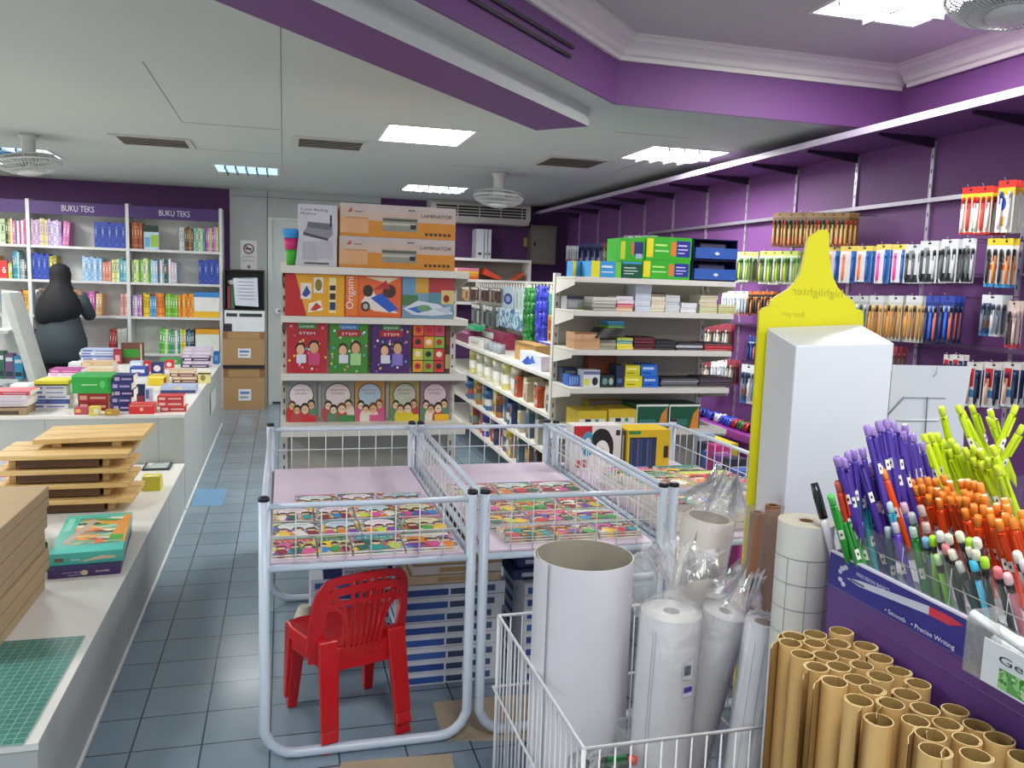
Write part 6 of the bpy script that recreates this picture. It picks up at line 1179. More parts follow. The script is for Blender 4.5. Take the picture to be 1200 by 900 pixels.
lt('PRECISION BASICS', 1007, 674, .0075, .072, 'd0d0ea'); lt('BALL PEN 0.7', 1041, 704, .005, .04, '2a2a3c'); lt('• Smooth   • Precise Writing', 1040, 716, .0095, .132, 'e4e4f4')
Ls.build('printed_strip', t)
ACR = film('acrylic', .02, 'e8f0f0', 3, .12)
mb = MB()
mb.box((PX0+.001, .3, PZT+.003), (PX0+.004, PYF-.001, PZT+.06), ACR)
for y in (.52, .74, .95): mb.box((PX0+.005, y, .932), (1.25, y+.003, 1.06), ACR)
for x in (.955, 1.07): mb.box((x, .3, .932), (x+.003, PYF-.005, 1.09 if x > 1 else 1.05), ACR)
mb.build('clear_bin', t)
TI = mat('c4c8d4', .4)
for a_, b_ in (((.956, .5, .931), (1.07, 1.13, .978)), ((1.074, .85, .931), (1.315, 1.195, 1.018)), ((.88, 1.1, .931), (.954, 1.118, 1.0))):
    mb = MB(); mb.box(a_, b_, TI); mb.build('tier', t)
mb = MB(); mb.box((1.074, .85, 1.018), (1.077, 1.195, 1.1), ACR); mb.box((1.312, .85, 1.018), (1.315, 1.195, 1.1), ACR); mb.box((1.077, .85, 1.018), (1.312, .853, 1.1), ACR); mb.box((1.077, 1.192, 1.018), (1.312, 1.195, 1.1), ACR); mb.build('clear_bin', t)
GW = mat('9aa69a', .4)
mb = MB()
for k_ in range(9): mb.tube([(PX0+.0045, .33+.09*k_, .96), (PX0+.0045, .33+.09*k_, PZT+.055)], .0006, GW, 4)
for z in (PZT+.03,): mb.tube([(PX0+.0045, .3, z), (PX0+.0045, PYF-.002, z)], .0008, GW, 4)
mb.build('bin_wire', t)
# ---- pens
PT = {}
def pent(kind, body, cap, clip=None, Lp=.142):
    key = (kind, body, cap)
    if key in PT: return PT[key], False
    t = bpy.data.objects.new({'gel': 'ballpoint_pen', 'pencil': 'pencil', 'marker': 'marker_pen'}[kind], None); t.empty_display_size = .01; COL.objects.link(t)
    def part(n, mb): o = mb.build(n, loc=(0, 0, 0)); o.location = (0, 0, 0); o.parent = t
    b = mat(body, .25, 0, 0)
    if kind == 'gel':
        mb = MB(); mb.lathe([(.0014, 0), (.004, .012), (.0058, .02), (.0058, .118), (.0054, .124)], b, n=10); part('barrel', mb)
        mb = MB(); mb.lathe([(.0034, .1245), (.0054, .126), (.0056, .138), (.0044, Lp)], mat(cap, .25, 0, 0), n=10); part('push_button', mb)
        mb = MB(); mb.box((-.002, -.0092, .085), (.002, -.0078, .124), b); mb.box((-.002, -.0092, .12), (.002, -.003, .124), b); part('clip', mb)
        mb = MB(); mb.box((-.0035, -.0064, .064), (.0035, -.0053, .08), 'f0ece4'); mb.box((-.0014, -.0068, .07), (.0014, -.0063, .0745), '26202a'); part('sticker', mb)
    elif kind == 'pencil':
        mb = MB(); mb.lathe([(.0008, 0), (.0045, .02), (.0045, .115)], b, n=8); part('barrel', mb)
        mb = MB(); mb.lathe([(.0049, .1152), (.0049, .126), (.0042, .1265)], mat(clip or '1c1c20', .3, 0, 0), n=10); part('ferrule', mb)
        mb = MB(); mb.lathe([(.0046, .1267), (.0056, .129), (.0056, .139), (.004, Lp)], mat(cap, .5, 0, 0), n=10); part('eraser', mb)
    else:
        mb = MB(); mb.lathe([(.006, 0), (.0065, .07), (.0058, .08)], mat('e0e0e4', .3), n=12); part('barrel', mb)
        mb = MB(); mb.lathe([(.0072, .081), (.0075, .12), (.006, Lp)], b, n=12); part('cap', mb)
        mb = MB(); mb.box((-.002, -.0095, .085), (.002, -.0075, .13), mat(cap, .3)); part('clip', mb)
    PT[key] = t; return t, True
PCOUNT = {}
def penat(px, py, X, kind, body, cap, desc, group, lean=.42, az=None, Lp=.142, clip=None):
    d = ray(px, py); ratio = d.y/d.x; X = min(X, .72/max(.01, ratio-.42)); top = onx(px, py, X)
    az = rnd.uniform(-.25, .25) if az is None else az
    L_ = V((-.96, .27, 0)); sd = V((.27, .96, 0)); ax = (V((0, 0, 1)) + L_*(lean+rnd.uniform(-.1, .1)) + sd*az).normalized()
    base = top-ax*Lp; 
    if base.x < PX0+.012: base.x = PX0+.012; ax = (top-base).normalized()
    src, new = pent(kind, body, cap, clip)
    t = src if new else dup(src, (0, 0, 0))
    PCOUNT.setdefault(desc, []).append((px, t)); t['category'] = 'pencil' if kind == 'pencil' else 'marker' if kind == 'marker' else 'pen'
    t.location = top-ax*Lp; t.rotation_mode = 'QUATERNION'; q = V((0, 0, 1)).rotation_difference(ax); t.rotation_quaternion = q @ Matrix.Rotation(rnd.uniform(-1.2, 1.2)-.8, 3, 'Z').to_quaternion()
    t['group'] = group; return t
c5 = lambda L: [(960+x/5, 460+y/5) for x, y in L]
for i, (x, y) in enumerate(c5([(540, 510), (585, 500), (630, 495), (680, 505), (722, 482), (765, 520), (830, 512), (870, 510), (905, 520), (940, 530), (600, 540), (650, 552), (690, 560), (740, 550), (780, 580), (845, 568), (880, 585), (925, 590), (965, 600), (560, 545), (720, 585), (765, 610), (820, 615), (860, 612), (905, 655), (960, 660), (1000, 680), (1040, 652), (1085, 620), (1095, 655), (640, 600), (700, 620), (1000, 712), (1090, 708), (1130, 730), (1185, 690), (1197, 742), (1050, 745), (930, 720), (850, 680)])):
    penat(x, y, 1.0-.06*min(1, max(0, (y-560)/60)), 'gel', 'e8501a', 'f29030', 'orange pen', 'orange pens in the dense bunch', lean=.32)
penat(960+370/5, 460+450/5, .9, 'gel', 'e8501a', 'f29030', 'orange pen', 'orange pens in the dense bunch')
for i, (x, y) in enumerate(c5([(715, 82), (810, 72), (832, 102), (890, 75), (1000, 98), (992, 142), (1155, 75), (1197, 190), (610, 242), (650, 236), (690, 238), (642, 330), (720, 272), (770, 272), (850, 322), (900, 312), (940, 332), (1012, 310), (940, 402), (986, 382), (870, 342), (800, 304), (702, 330), (760, 330), (670, 290), (1040, 430), (900, 380)])):
    penat(x, y, 1.12 if i > 7 else 1.2, 'gel', 'c4dc1a', 'd4e838', 'lime yellow pen', 'lime yellow pens', lean=.45 if i not in (6, 7) else -.35, az=[None, None][0])
for i, (x, y) in enumerate(c5([(275, 190), (345, 166), (390, 156), (432, 170), (500, 186), (335, 236), (385, 236), (420, 236), (445, 282), (490, 226), (527, 232), (302, 202), (360, 355), (470, 246), (545, 240), (410, 212), (365, 205), (460, 205), (400, 265), (500, 265), (345, 262), (600, 290), (560, 440), (590, 430)])):
    penat(x, y, 1.05, 'gel', '4a3698', '9a80c4', 'violet pen', 'violet pens', lean=.24)
for i, (x, y) in enumerate(c5([(100, 376), (140, 382), (165, 346), (200, 331), (215, 362), (250, 325), (255, 412), (290, 432), (330, 436), (170, 378), (225, 400), (310, 415)])):
    penat(x, y, .95, 'gel', '4a3698', '9a80c4', 'violet pen', 'violet pens', lean=.3)
FR = [((65, 598), '2fa03a', '5ac060', 'green pen'), ((145, 575), '38b83a', '6ad060', 'green pen'), ((170, 572), '3ab0b8', '8ad8e0', 'cyan pen'), ((225, 635), '2a98a8', '6ac0cc', 'cyan pen'), ((258, 612), '28a0b0', '8ad0d8', 'cyan pen'), ((405, 640), '48b0c8', 'c0d8e0', 'cyan pen'), ((275, 630), '5a50b0', 'a898c8', 'blue violet pen'), ((342, 642), '4a2aa0', 'c8a0c0', 'blue violet pen'), ((490, 645), '5a40a8', 'd0a8b8', 'blue violet pen'), ((545, 785), '2a8a3a', 'b8d0c0', 'green pen'), ((538, 705), '4a6a58', 'b0b8b8', 'grey green pen'), ((108, 520), 'c83a2a', 'd0584a', 'red pen'), ((168, 540), 'd8607a', 'e88098', 'red pen'), ((205, 540), '2a7a3a', '3a9a4a', 'green pen'), ((300, 720), '3a58a8', 'c0c8d8', 'blue violet pen'), ((440, 760), '6a48b8', 'd0c8d8', 'blue violet pen'), ((590, 660), '8a3a30', 'b8a098', 'dull red pen'), ((190, 700), '2a6a4a', '8ab0a0', 'grey green pen'), ((130, 690), '2f8a3a', '6ab870', 'green pen'), ((620, 760), '7a3a30', 'c8b0a8', 'dull red pen'), ((400, 790), '3a6a8a', 'b8c8d0', 'cyan pen')]
for (x, y), b, c, n in FR: penat(960+x/5, 460+y/5, .9, 'gel', b, c, n, n+'s in the front bin', lean=.3)
FP = [((620, 52), '2a6a98', '7ab0d8', 'blue'), ((665, 42), '8ac83a', 'a8e020', 'lime'), ((705, 15), 'b8bcb8', 'd8dcd8', 'white'), ((755, 32), '1c1c20', 'e0dcc8', 'cream'), ((815, 15), '1c1c20', 'dfe0c0', 'cream'), ((737, 85), '22222a', 'e08890', 'pink'), ((770, 120), '1c1c20', 'e4dcc8', 'cream'), ((815, 190), '2a2a2e', 'c4c8c0', 'white'), ((880, 55), '1c1c20', 'a8d830', 'lime'), ((920, 55), '1c1c20', 'e4e4d0', 'cream'), ((875, 100), '1c1c20', 'dcd8c0', 'cream'), ((915, 120), '1c1c20', 'e0dcc4', 'cream'), ((900, 182), '3ab0d8', '4ac0e0', 'blue'), ((966, 165), '1c1c20', 'a8e028', 'lime'), ((1040, 225), '22222a', 'e87a80', 'pink'), ((1155, 132), 'c8c8c4', 'e4e0cc', 'cream'), ((1190, 182), 'b8b4bc', 'd8c8d0', 'pink'), ((690, 150), '6ab030', 'b8d8a0', 'lime'), ((1100, 260), 'b86a78', 'e8c0c4', 'pink')]
for (x, y), b, c, n in FP: penat(960+x/5, 620+y/5, .895, 'pencil', b, c, n+' tipped pencil', n+' tipped pencils in the front bin', lean=.36)
tm, _n = pent('marker', '22262a', '3a3e42'); PCOUNT['black capped marker'] = [(955, tm)]; tm['category'] = 'marker'; tm['group'] = 'markers'; _t = onx(954, 566, .868); _a = V((-.2, .3, 1)).normalized(); tm.location = _t-_a*.142; tm.rotation_mode = 'QUATERNION'; tm.rotation_quaternion = V((0, 0, 1)).rotation_difference(_a)
for desc, L_ in PCOUNT.items():
    L_.sort(key=lambda a: a[0]); n = len(L_)
    for i, (x, t_) in enumerate(L_):
        q = nth(i, n); tag(t_, ('%s standing in the pen stand%s' % (desc, ', counting tops '+q if q else ' at its far end')), t_['category'], t_['group'] if n > 1 else None)
        if n == 1 and 'group' in t_: del t_['group']
# box of white capped pens hung on the stand
t = thing('pen_tray', 'clear plastic holder of white pens with green printed card', 'pen holder', (.8, .74, .95))
y0, y1 = onx(1155, 740, .83).y, .6; zb, ztp = onx(1153, 783, .83).z, onx(1158, 712, .83).z
mb = MB(); 
for a, b in (((.8, y1, zb), (.802, y0, ztp)), ((.8, y0-.002, zb), (.846, y0, ztp)), ((.8, y1, zb), (.846, y0, zb+.002))): mb.box(a, b, film('acr2', .08, 'e8e8e0', 6))
mb.build('holder', t)
mb = MB(); yc = y0-.03; mb.box((.7975, y1, zb+.002), (.7995, yc, ztp-.022), 'd0d8dc'); art(mb, (.7975, yc, zb+.002), (0, y1-yc, 0), (0, 0, ztp-zb-.024), [('r', .16, .05, 1, .5, pattern('greenleaf', ['5a9a50', '8ac078', '3f7a3a', 'a8d098'], 60)), ('t', 'Gel', .14, .62, .25, .26, '26262c')]); mb.build('printed_card', t)
for i, (dy, dz) in enumerate(((.0, .0), (.028, -.006), (.052, -.012), (.012, -.028))):
    a = V((.802+.008*i, y0-.005-dy, ztp-.004+dz)); mb = MB(); mb.tube([a, a+V((.004, -.03, -.006)), a+V((.02, -.13, -.03))], [.0062, .0062, .005], mat('e4e8ec', .3), 10); tag(mb.build('ballpoint_pen'), 'white capped pen in the clear holder, %s' % nth(i, 4, 'far end', 'near end'), 'pen', 'white pens in the clear holder')
# ================================================================== big white column, yellow board, white card
WB = mat('dee2e8', .4, 0, .02, scale=2)
fl_, fr_ = ond(933, 405, 1.75), ond(1048, 402, 1.75); bl_, br_ = ond(899, 384, 2.0), ond(1008, 380, 2.0)
z0 = .0
mb = MB(); mb.hexa([(p.x, p.y, z0) for p in (fl_, fr_, br_, bl_)]+[fl_, fr_, br_, bl_], WB); tag(mb.build('display_column', bevel=.003), 'tall white box column in front of the yellow marker board', 'display column')
nd = V((bl_.x-br_.x, bl_.y-br_.y, 0)).normalized(); nn = V((nd.y, -nd.x, 0));
if nn.dot(V((0, 1, 0))) < 0: nn = -nn
pp = bl_.lerp(br_, .5)+nn*.012
def onplane(x, y): d = ray(x, y); return CAM+d*((pp-CAM).dot(nn)/d.dot(nn))
out = [(960, 269.5), (967, 269), (972, 273), (972, 300), (975, 322), (982, 337), (992, 347), (1001, 354), (1003, 359), (1003, 362), (1010, 363.5), (1012, 369), (1012, 385), (1010, 560), (1009, 640), (872, 640), (875, 600), (883, 480), (889, 385), (890, 366), (894, 361), (902, 359), (904, 352), (912, 346), (924, 339), (932, 331), (939, 318), (943, 300), (946, 284), (949, 277)]
YP = [onplane(*q) for q in out]; YM = mat('e0d906', .4, 0, .02)
mb = MB(); mb.rings([[p for p in YP], [p+nn*.014 for p in YP]], YM, sm=False); lowl, lowr = onplane(872, 640), onplane(1009, 640)
mb.box((min(lowl.x, lowr.x), lowl.y-.0, 0), (min(lowl.x, lowr.x)+.001, lowl.y+.001, lowl.z), YM) if 0 else None
a, b = lowl, lowr; mb.hexa([V((a.x, a.y, 0)), V((b.x, b.y, 0)), V((b.x, b.y, 0))+nn*.014, V((a.x, a.y, 0))+nn*.014, a, b, b+nn*.014, a+nn*.014], YM)
yb_ = tag(mb.build('marker_shaped_board'), 'yellow highlighter shaped display board behind white column', 'display board')
mb = MB(); ud = (YP[11]-YP[20]).normalized(); o0 = onplane(988, 349)-nn*.0008
vs = V((0, 0, 1)); mb.text('highlighter', o0, -ud, vs, .028, 'b9b408', False, .125); o = mb.build('lettering'); o.parent = yb_; o.location = o.location-yb_.location; o['label'] = 'faint darker mirrored word'
mb = MB(); mb.text('fluor pen', onplane(943, 372)-nn*.0008, -ud, vs, .02, 'c4bf0a', False, .055)
o = mb.build('lettering'); o.parent = yb_; o.location = o.location-yb_.location; o['label'] = 'faint darker mirrored lettering'
cp = ond(1090, 450, 2.05); nn2 = V((math.sin(.5), math.cos(.5), 0))
def onp2(x, y, k_=0): d = ray(x, y); return CAM+d*((cp-CAM).dot(nn2)/d.dot(nn2))-nn2*k_
cpts = [(1046, 427.5), (1139, 429.5), (1130, 478), (1128, 560), (1040, 560), (1040, 500)]
mb = MB(); P_ = [onp2(*q) for q in cpts]; mb.rings([P_, [p+nn2*.004 for p in P_]], mat('d4d8dd', .45, 0, .02), sm=False)
lo = [onp2(1128, 560), onp2(1040, 560)]
mb.hexa([V((lo[1].x, lo[1].y, 0)), V((lo[0].x, lo[0].y, 0)), V((lo[0].x, lo[0].y, 0))+nn2*.004, V((lo[1].x, lo[1].y, 0))+nn2*.004, lo[1], lo[0], lo[0]+nn2*.004, lo[1]+nn2*.004], mat('d4d8dd', .45, 0, .02))
t = mb.build('display_card'); tag(t, 'white backing card standing right of the white column', 'display card')
mb = MB()
for a, b in (((1059, 465), (1038, 488)), ((1086.5, 465), (1083.5, 512)), ((1038, 488), (1014, 513))): mb.tube([onp2(*a, .004), onp2(*b, .004)], .0016, '70757d', 5)
mb.tube([onp2(1050, 492, .003), onp2(1100, 492, .003)], .0022, 'f0f2f4', 5); mb.tube([onp2(1058, 465.5, .003), onp2(1108, 466, .003)], .0012, 'b4b9c0', 5)
o = mb.build('fold_line'); o.parent = t; o.location = o.location-t.location
fl2 = MB(); a, b = onp2(1098, 430, .0035), onp2(1093, 441, .0035); fl2.tube([a, a.lerp(b, .5)+V((.004, 0, -.004)), b], .0012, 'b0b4ba', 5); o = fl2.build('hang_tab'); o.parent = t; o.location = o.location-t.location
# ================================================================== kraft paper rolls
KR = [mat('d6b070', .7, 0, .07, scale=5), mat('dcb776', .7, 0, .07, scale=5), mat('cea868', .7, 0, .07, scale=5)]; KIN_SHADE = mat('a5854c', .8, 0, .06); KRIM = mat('dcc28a', .6, 0, 0)  # inner walls get a darker brown, shade inside the rolls painted in
KP = [(165, 488), (235, 483), (305, 483), (150, 519), (225, 516), (300, 509), (190, 549), (268, 553), (322, 541), (383, 525), (430, 562), (238, 592), (318, 592), (358, 573), (293, 631), (367, 627), (410, 613), (487, 597), (541, 632), (365, 690), (415, 668), (425, 745), (470, 705), (510, 665), (580, 715), (660, 717), (530, 742), (565, 788), (632, 768), (725, 767), (587, 828), (682, 803), (712, 840), (793, 815), (855, 855)]
KL = []; KZ = .38
for i, (x, y) in enumerate(KP):
    px, py = 870+x/2.648, 560+y/2.648; p = onz(px, py, .906); KL.append([px, p.copy(), V((p.x, p.y, 0))])
for it in range(200):
    for i in range(len(KL)):
        for j in range(i):
            d = KL[i][1]-KL[j][1]; L_ = V((d.x, d.y, 0)).length
            if L_ < .037: n = V((d.x, d.y, 0)).normalized()*(.037-L_)*.25; KL[i][1] += n; KL[j][1] -= n
        KL[i][1].x = min(KL[i][1].x, PX0-.0235)
KL.sort(key=lambda a: a[0])
for i, (px, p, o_) in enumerate(KL):
    mb = MB(); r0 = rnd.uniform(.0168, .0186); turns = 1.3; N = 34; zt = .906+rnd.uniform(-.004, .004); st = rnd.uniform(0, 6.28); ta, tb2 = [], []
    pts = []
    for q in range(N+1):
        a = st+turns*2*math.pi*q/N; r_ = r0-.0022+.0026*q/N; pts.append(V((p.x+r_*math.cos(a), p.y+r_*math.sin(a), 0)))
    left = p.x < .755 and i % 4 != 2
    if left:
        e = pts[-1]; w = V((-.78, -.5, 0)).normalized(); pts += [e+w*.018, e+w*.036+V((.004, -.004, 0))]
    ins = [V((p.x, p.y, 0))+(q-V((p.x, p.y, 0)))*(1-.0015/max(.004, (q-V((p.x, p.y, 0))).length)) for q in pts]
    loop = pts+ins[::-1]
    mb.rings([[q+V((0, 0, KZ)) for q in pts], [q+V((0, 0, zt)) for q in pts]], KR[i % 3], closed=False, cap=False)
    mb.rings([[q+V((0, 0, KZ)) for q in ins], [q+V((0, 0, zt)) for q in ins]], KIN_SHADE, closed=False, cap=False)
    mb.rings([[q+V((0, 0, zt)) for q in loop]]*2, KRIM, cap=False, sm=False)
    k_ = mb.mi(KRIM); n = len(pts); b0 = len(mb.v)-2*n
    for q in range(n-1):
        mb.f.append((b0+q, b0+q+1, b0+2*n-2-q, b0+2*n-1-q)); mb.m.append(k_); mb.sm.append(False)
    tag(mb.build('kraft_paper_roll'), 'brown kraft paper roll in the front bundle, %s by open top' % nth(i, len(KL)), 'paper roll', 'kraft paper rolls in the bundle')
t = thing('storage_crate', 'plain brown crate under the kraft paper rolls', 'crate', (.74, .85, 0))
mb = MB(); mb.box((.6, .5, 0), (.845, 1.13, KZ-.001), mat('8a6e4a', .7)); mb.build('crate_body', t)
# ================================================================== wire basket and its rolls
bx0, bx1, by0, by1 = .517, 1.005, 1.305, 1.915
t = thing('wire_basket', 'white wire basket on the floor holding tall paper rolls', 'basket', ((bx0+bx1)/2, (by0+by1)/2, 0))
mb = MB(); mb.tube([(bx0, by0, .6), (bx1, by0, .6), (bx1, by1, .6), (bx0, by1, .6)], .0042, WIRE, 8, closed=True); mb.build('rim', t)
e_ = .008
mb = MB(); mb.tube([(bx0-e_, by0-e_, .41), (bx1+.001, by0-e_, .41), (bx1+.001, by1+e_, .41), (bx0-e_, by1+e_, .41)], .0036, WIRE, 8, closed=True); mb.build('lower_ring', t)
mb = MB(); mb.tube([(bx0, by0, .14), (bx1, by0, .14), (bx1, by1, .14), (bx0, by1, .14)], .0036, WIRE, 8, closed=True); mb.build('lower_ring', t)
for nm, O, U, n in (('front', (bx0, by0, .14), (bx1-bx0, 0, 0), 16), ('back', (bx0, by1, .14), (bx1-bx0, 0, 0), 16), ('left', (bx0, by0, .14), (0, by1-by0, 0), 20), ('right', (bx1, by0, .14), (0, by1-by0, 0), 20)):
    mb = MB(); wires(mb, O, U, (0, 0, .46), n, 1, .0019); mb.build('wire_panel', t)
mb = MB(); wires(mb, (bx0, by0, .14), (bx1-bx0, 0, 0), (0, by1-by0, 0), 12, 14, .0019); mb.build('wire_base', t)
for x in (bx0, bx1):
    for y in (by0, by1): mb = MB(); mb.cyl((x, y, 0), (x, y, .6), .0045, WIRE, 8); mb.build('leg', t)
BZ = .144
# big roll: an open rolled sheet
p = ond(685, 650, 1.8); rr = .103
mb = MB(); pts = []
for q in range(60):
    a = -2.7-2*math.pi*1.13+q*(2*math.pi*1.13)/59; r_ = rr+.0065*q/59; pts.append(V((p.x+r_*math.cos(a), p.y+r_*math.sin(a), 0)))
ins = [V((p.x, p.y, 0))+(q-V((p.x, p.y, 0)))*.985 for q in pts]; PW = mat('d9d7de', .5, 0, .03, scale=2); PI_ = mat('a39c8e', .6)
mb.rings([[q+V((0, 0, BZ)) for q in pts], [q+V((0, 0, p.z)) for q in pts]], PW, closed=False, cap=False)
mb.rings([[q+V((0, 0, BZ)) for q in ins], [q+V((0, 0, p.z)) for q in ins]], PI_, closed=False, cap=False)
mb.rings([[q+V((0, 0, p.z)) for q in pts], [q+V((0, 0, p.z)) for q in ins]], mat('e0dcc8', .6), closed=False, cap=False); 
mb.rings([[pts[-1]+V((0, 0, BZ)), ins[-1]+V((0, 0, BZ))], [pts[-1]+V((0, 0, p.z)), ins[-1]+V((0, 0, p.z))]], PW, closed=False, cap=False)
tag(mb.build('paper_roll'), 'big open roll of white paper standing at left in wire basket', 'paper roll')
FILM = film('wrap', .2, 'fbfcfd', 34, .6)
def roll(name, label, top, r, base, body, core=None, wrap=True, lines=None, tuft=0, ru=.3, sub=None, body2=None):
    t = thing(name, label, 'paper roll', base); ax = (top-base); L_ = ax.length; ax.normalize(); q = V((0, 0, 1)).rotation_difference(ax).to_matrix().to_4x4()
    M = Matrix.Translation(base) @ q; T = lambda x, y, z: M @ V((x, y, z))
    ring = lambda rr, z, n=28: [T(rr*math.cos(2*math.pi*k_/n), rr*math.sin(2*math.pi*k_/n), z) for k_ in range(n)]
    mb = MB(); ri = r*ru; mb.rings([ring(r, 0), ring(r, L_*.5), ring(r, L_)], body, cap=False); mb.rings([ring(r, L_), ring(ri, L_)], body2 or body, cap=False, sm=False)
    for k_ in range(1, 5): pass
    mb.rings([ring(ri, L_), ring(ri, L_-.12)], core or 'a8865c', cap=False); mb.rings([ring(ri, L_-.12), ring(.0005, L_-.12)], '4a3a2a', cap=False)
    mb.build('rolled_sheet', t)
    if lines:
        mb = MB()
        for (z, k0, k1) in lines.get('h', []): mb.rings([ring(r+.0006, z-.0006), ring(r+.0006, z+.0006)], lines['c'], cap=False)
        for a in lines.get('v', []):
            p0, p1 = [(math.cos(a+s)*(r+.0007), math.sin(a+s)*(r+.0007)) for s in (0, .02)]
            mb.face([T(*p0, 0), T(*p1, 0), T(*p1, lines['vz']), T(*p0, lines['vz'])], lines['c'])
        mb.build('ruled_line', t)
    if wrap:
        mb = MB(); rw = random.Random(len(label)); R = []
        for z, f in ((.02, 1.02), (L_*.4, 1.035), (L_*.8, 1.03), (L_+.003, 1.03)): R.append([T((r*f+.0015*math.sin(7*k_+z*90))*math.cos(2*math.pi*k_/40), (r*f+.0015*math.sin(7*k_+z*90))*math.sin(2*math.pi*k_/40), z) for k_ in range(40)])
        if tuft:
            for z, f, j in ((.018, .7, .12), (.04, .22, .15), (.055, .25, .3), (.09, .55, .5), (tuft, 1.0, .55)): R.append([T(r*f*(1+j*math.sin(k_*5+z*60)*rw.uniform(.5, 1.2))*math.cos(2*math.pi*k_/40)+.01*z/tuft, r*f*(1+j*math.sin(k_*5+z*60)*rw.uniform(.5, 1.2))*math.sin(2*math.pi*k_/40), L_+z*(1+(.35*math.sin(k_*3.3)*rw.uniform(.3, 1) if z > .08 else 0))) for k_ in range(40)])
        else:
            for z, f in ((.012, .85), (.016, .45), (.008, .1)): R.append([T(r*f*math.cos(2*math.pi*k_/40), r*f*math.sin(2*math.pi*k_/40), L_+z+.006*math.sin(k_*2.4)*f) for k_ in range(40)])
        mb.rings(R, FILM, cap=False); mb.build('plastic_wrap', t)
    if sub: sub(t, T, r, L_)
    return t
WR = mat('e2e2e6', .45, 0, .06, scale=30)
pA = ond(787, 716, 1.65)
def lab_(t, T, r, L_):
    def patch(a0, a1, z0, z1, m, k_=.0035):
        mb2.face([T(math.cos(a0)*(r+k_), math.sin(a0)*(r+k_), z0), T(math.cos(a1)*(r+k_), math.sin(a1)*(r+k_), z0), T(math.cos(a1)*(r+k_), math.sin(a1)*(r+k_), z1), T(math.cos(a0)*(r+k_), math.sin(a0)*(r+k_), z1)], m)
    mb2 = MB(); A0 = -1.9
    patch(A0+.35, A0+.72, L_-.115, L_-.075, 'c8ccd4')
    for q in range(7): patch(A0+.4+.035*q, A0+.42+.035*q, L_-.105, L_-.085, '26262c', .0042)
    patch(A0+.42, A0+.78, L_-.15, L_-.128, 'd0d0e8'); patch(A0+.44, A0+.76, L_-.141, L_-.13, '4a3a9a', .0042); mb2.build('price_label', t)
roll('film_roll', 'wrapped clear film roll with price label and tall plastic tuft', pA, .06, V((pA.x-.012, pA.y+.01, BZ)), WR, 'b8b8bc', True, dict(c='8a8a94', v=[-2.6, -2.5], vz=.62), .125, .28, lab_, mat('dcdcd8', .5))
pB = ond(850, 716, 1.73); roll('film_roll', 'wrapped film roll leaning just right of the price labelled roll', pB, .046, V((pB.x-.075, pB.y+.085, BZ)), mat('dcdcde', .45, 0, .06, scale=30), 'b8b8b4', True, None, .03, .3)
pC = ond(896, 729, 1.6); roll('ruled_paper_roll', 'white roll with dark vertical lines, right of the film rolls', pC, .036, V((pC.x-.055, pC.y+.0, BZ)), mat('e2e2e8', .5), '9a6a40', True, dict(c='4a4e6e', v=[-2.5, -1.35, -2.0], vz=.62), 0, .55)
pD = ond(831, 606, 1.85); roll('paper_roll', 'wrapped cream white roll leaning behind the film rolls', pD, .056, V((pD.x-.07, pD.y+.05, BZ)), mat('e0d8cc', .5), 'a07a4a', True, dict(c='9a948a', h=[(.68, 0, 1)]), .03, .8, None, mat('d8ccb0', .5))
pF = ond(945, 610, 1.45); roll('grid_paper_roll', 'white grid lined roll standing beside the purple pen stand', pF, .0475, V((pF.x, pF.y, .001)), mat('cfcfca', .5), '9a7448', False, dict(c='7c7f80', h=[(pF.z-.06, 0, 1), (pF.z-.105, 0, 1), (pF.z-.15, 0, 1), (pF.z-.195, 0, 1)], v=[-2.75, -2.05, -1.3], vz=pF.z-.06), 0, .25, None, mat('d0c8b4', .5))
for i, (x, d) in enumerate(((888, 1.72), (906, 1.74))):
    pE = ond(x, 600 if i == 0 else 592, d); roll('brown_paper_roll', ('left' if i == 0 else 'right')+' brown cardboard tube between cream roll and grid lined roll', pE, .0155, V((pE.x-.012, pE.y, BZ)), mat('8a5c3c', .65, 0, .15), '5a3a22', False, None, 0, .6)
pE = ond(897, 600, 1.73); t = thing('plastic_sleeve', 'crinkled clear sleeve around the two brown cardboard tubes', 'plastic sleeve', (pE.x, pE.y, .5))
mb = MB(); rw = random.Random(3); mb.rings([[V((pE.x+.042*math.cos(q*math.pi/12)*(1+.06*rw.uniform(-1, 1)), pE.y+.024*math.sin(q*math.pi/12)*(1+.06*rw.uniform(-1, 1)), z)) for q in range(24)] for z in (.74, .8, .86, .92, pE.z, pE.z+.012)], film('wrap2', .1, 'f0f0ec', 40), cap=False); mb.build('film', t)
# crumpled bag behind the tuft, small black tool pack and a clear cup low in the basket
mb = MB(); c = ond(752, 672, 1.9); rw = random.Random(9)
mb.rings([[c+V((r_*math.cos(q*math.pi/9)*(1+.25*rw.uniform(-1, 1)), r_*math.sin(q*math.pi/9)*(1+.25*rw.uniform(-1, 1)), z)) for q in range(18)] for r_, z in ((.012, -.1), (.03, -.06), (.035, -.01), (.03, .03), (.012, .05))], FILM); tag(mb.build('plastic_bag'), 'crumpled clear plastic between big roll and film roll', 'plastic bag')
t = thing('tool_pack', 'bagged black and green tools low in the wire basket', 'tool pack', (.66, 1.37, BZ))
c = ond(715, 905, 1.64); mb = MB(); zc = c.z
for q in range(6): a = V((c.x-.05+.022*q, c.y+.0, zc-.12)); mb.tube([a, a+V((.01*(q % 3-1), .01, .08)), a+V((.015*(q % 2), .0, .15))], [.007, .009, .006], ['1e2022', '2a2c2e'][q % 2], 8)
mb.build('handle', t)
mb = MB(); mb.lathe([(.001, 0), (.01, .004), (.01, .014), (.001, .02)], mat('d8382a', .3), (c.x+.04, c.y-.015, zc+.02), 12); mb.build('red_knob', t)
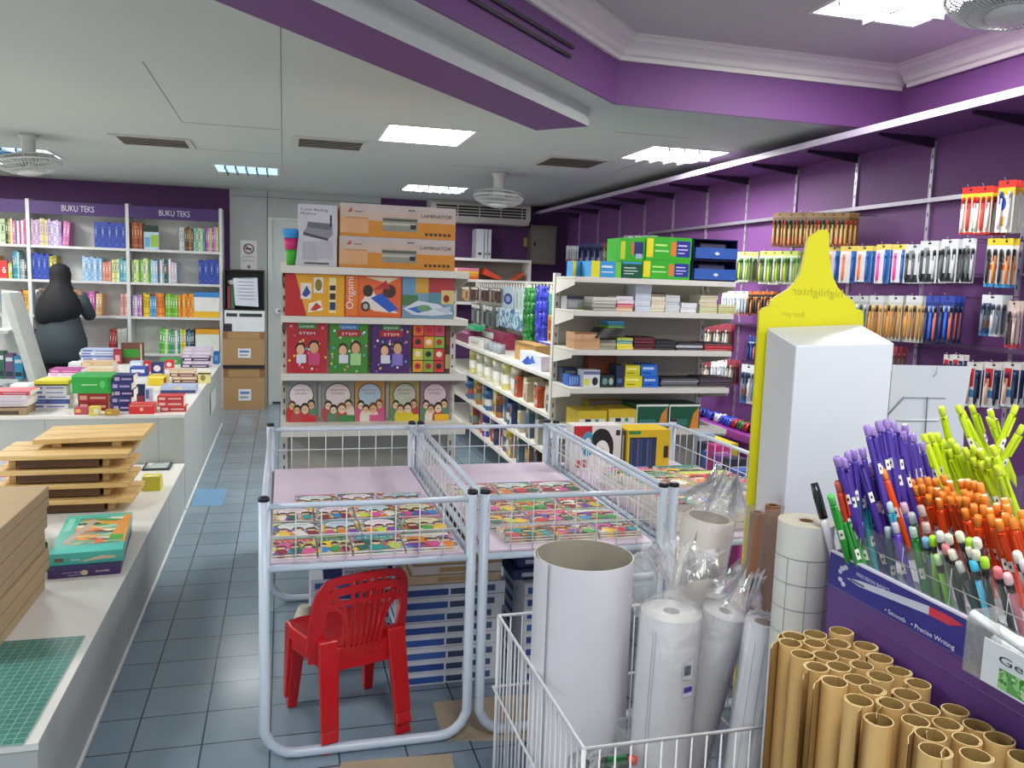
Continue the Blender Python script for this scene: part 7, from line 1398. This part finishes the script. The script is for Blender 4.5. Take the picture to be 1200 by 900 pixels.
mb = MB(); mb.box((c.x-.01, c.y-.01, zc+.02), (c.x+.03, c.y-.002, zc+.035), '1f6a3a'); mb.build('green_tag', t)
mb = MB(); mb.box((c.x-.075, c.y-.02, zc-.13), (c.x+.085, c.y+.03, zc-.12), '26282a'); mb.build('backing_card', t)
mb = MB(); mb.rings([[V((c.x+.09*math.cos(q*math.pi/10), c.y+.03*math.sin(q*math.pi/10), z)) for q in range(20)] for z in (zc-.13, zc-.02, zc+.04)], film('wrap3', .12, 'e8ece8', 30), cap=False); mb.build('clear_bag', t)
mb = MB(); c = ond(736, 865, 1.72); mb.lathe([(.02, -.09), (.022, -.02), (.027, .03), (.027, .032), (.024, .03)], film('cupf', .15, 'eef2f2', 12), tuple(c), 18, cap=False); tag(mb.build('plastic_cup'), 'clear plastic tube beside the leaning white sheet in basket', 'cup')
p0 = ond(752, 850, 1.78); mb = MB(); mb.hexa([(p0.x-.05, p0.y, BZ), (p0.x+.03, p0.y, BZ), (p0.x+.03, p0.y+.004, BZ), (p0.x-.05, p0.y+.004, BZ), (p0.x+.025, p0.y+.03, .74), (p0.x+.05, p0.y+.03, .74), (p0.x+.05, p0.y+.034, .74), (p0.x+.025, p0.y+.034, .74)], mat('c8cec4', .5)); tag(mb.build('paper_sheet'), 'pale folded sheet leaning between the big roll and film roll', 'paper')
# ================================================================== camera, world, look
cd = bpy.data.cameras.new('camera'); cd.sensor_fit = 'HORIZONTAL'; cd.sensor_width = 36; cd.lens = FPX/1200*36; cd.clip_start = .02
co = bpy.data.objects.new('camera', cd); COL.objects.link(co)
co.matrix_world = Matrix(((CR.x, CU.x, -CF.x, CAM.x), (CR.y, CU.y, -CF.y, CAM.y), (CR.z, CU.z, -CF.z, CAM.z), (0, 0, 0, 1)))
SC.camera = co
w = bpy.data.worlds.new('world'); SC.world = w; w.use_nodes = True; bg = w.node_tree.nodes['Background']; bg.inputs[0].default_value = (.86, .93, 1, 1); bg.inputs[1].default_value = 1.05
SC.view_settings.view_transform = 'Standard'; SC.view_settings.exposure = .0; SC.view_settings.look = 'None'
SC.cycles.max_bounces = 8; SC.cycles.transparent_max_bounces = 24; SC.cycles.use_denoising = True; SC.cycles.sample_clamp_indirect = 6
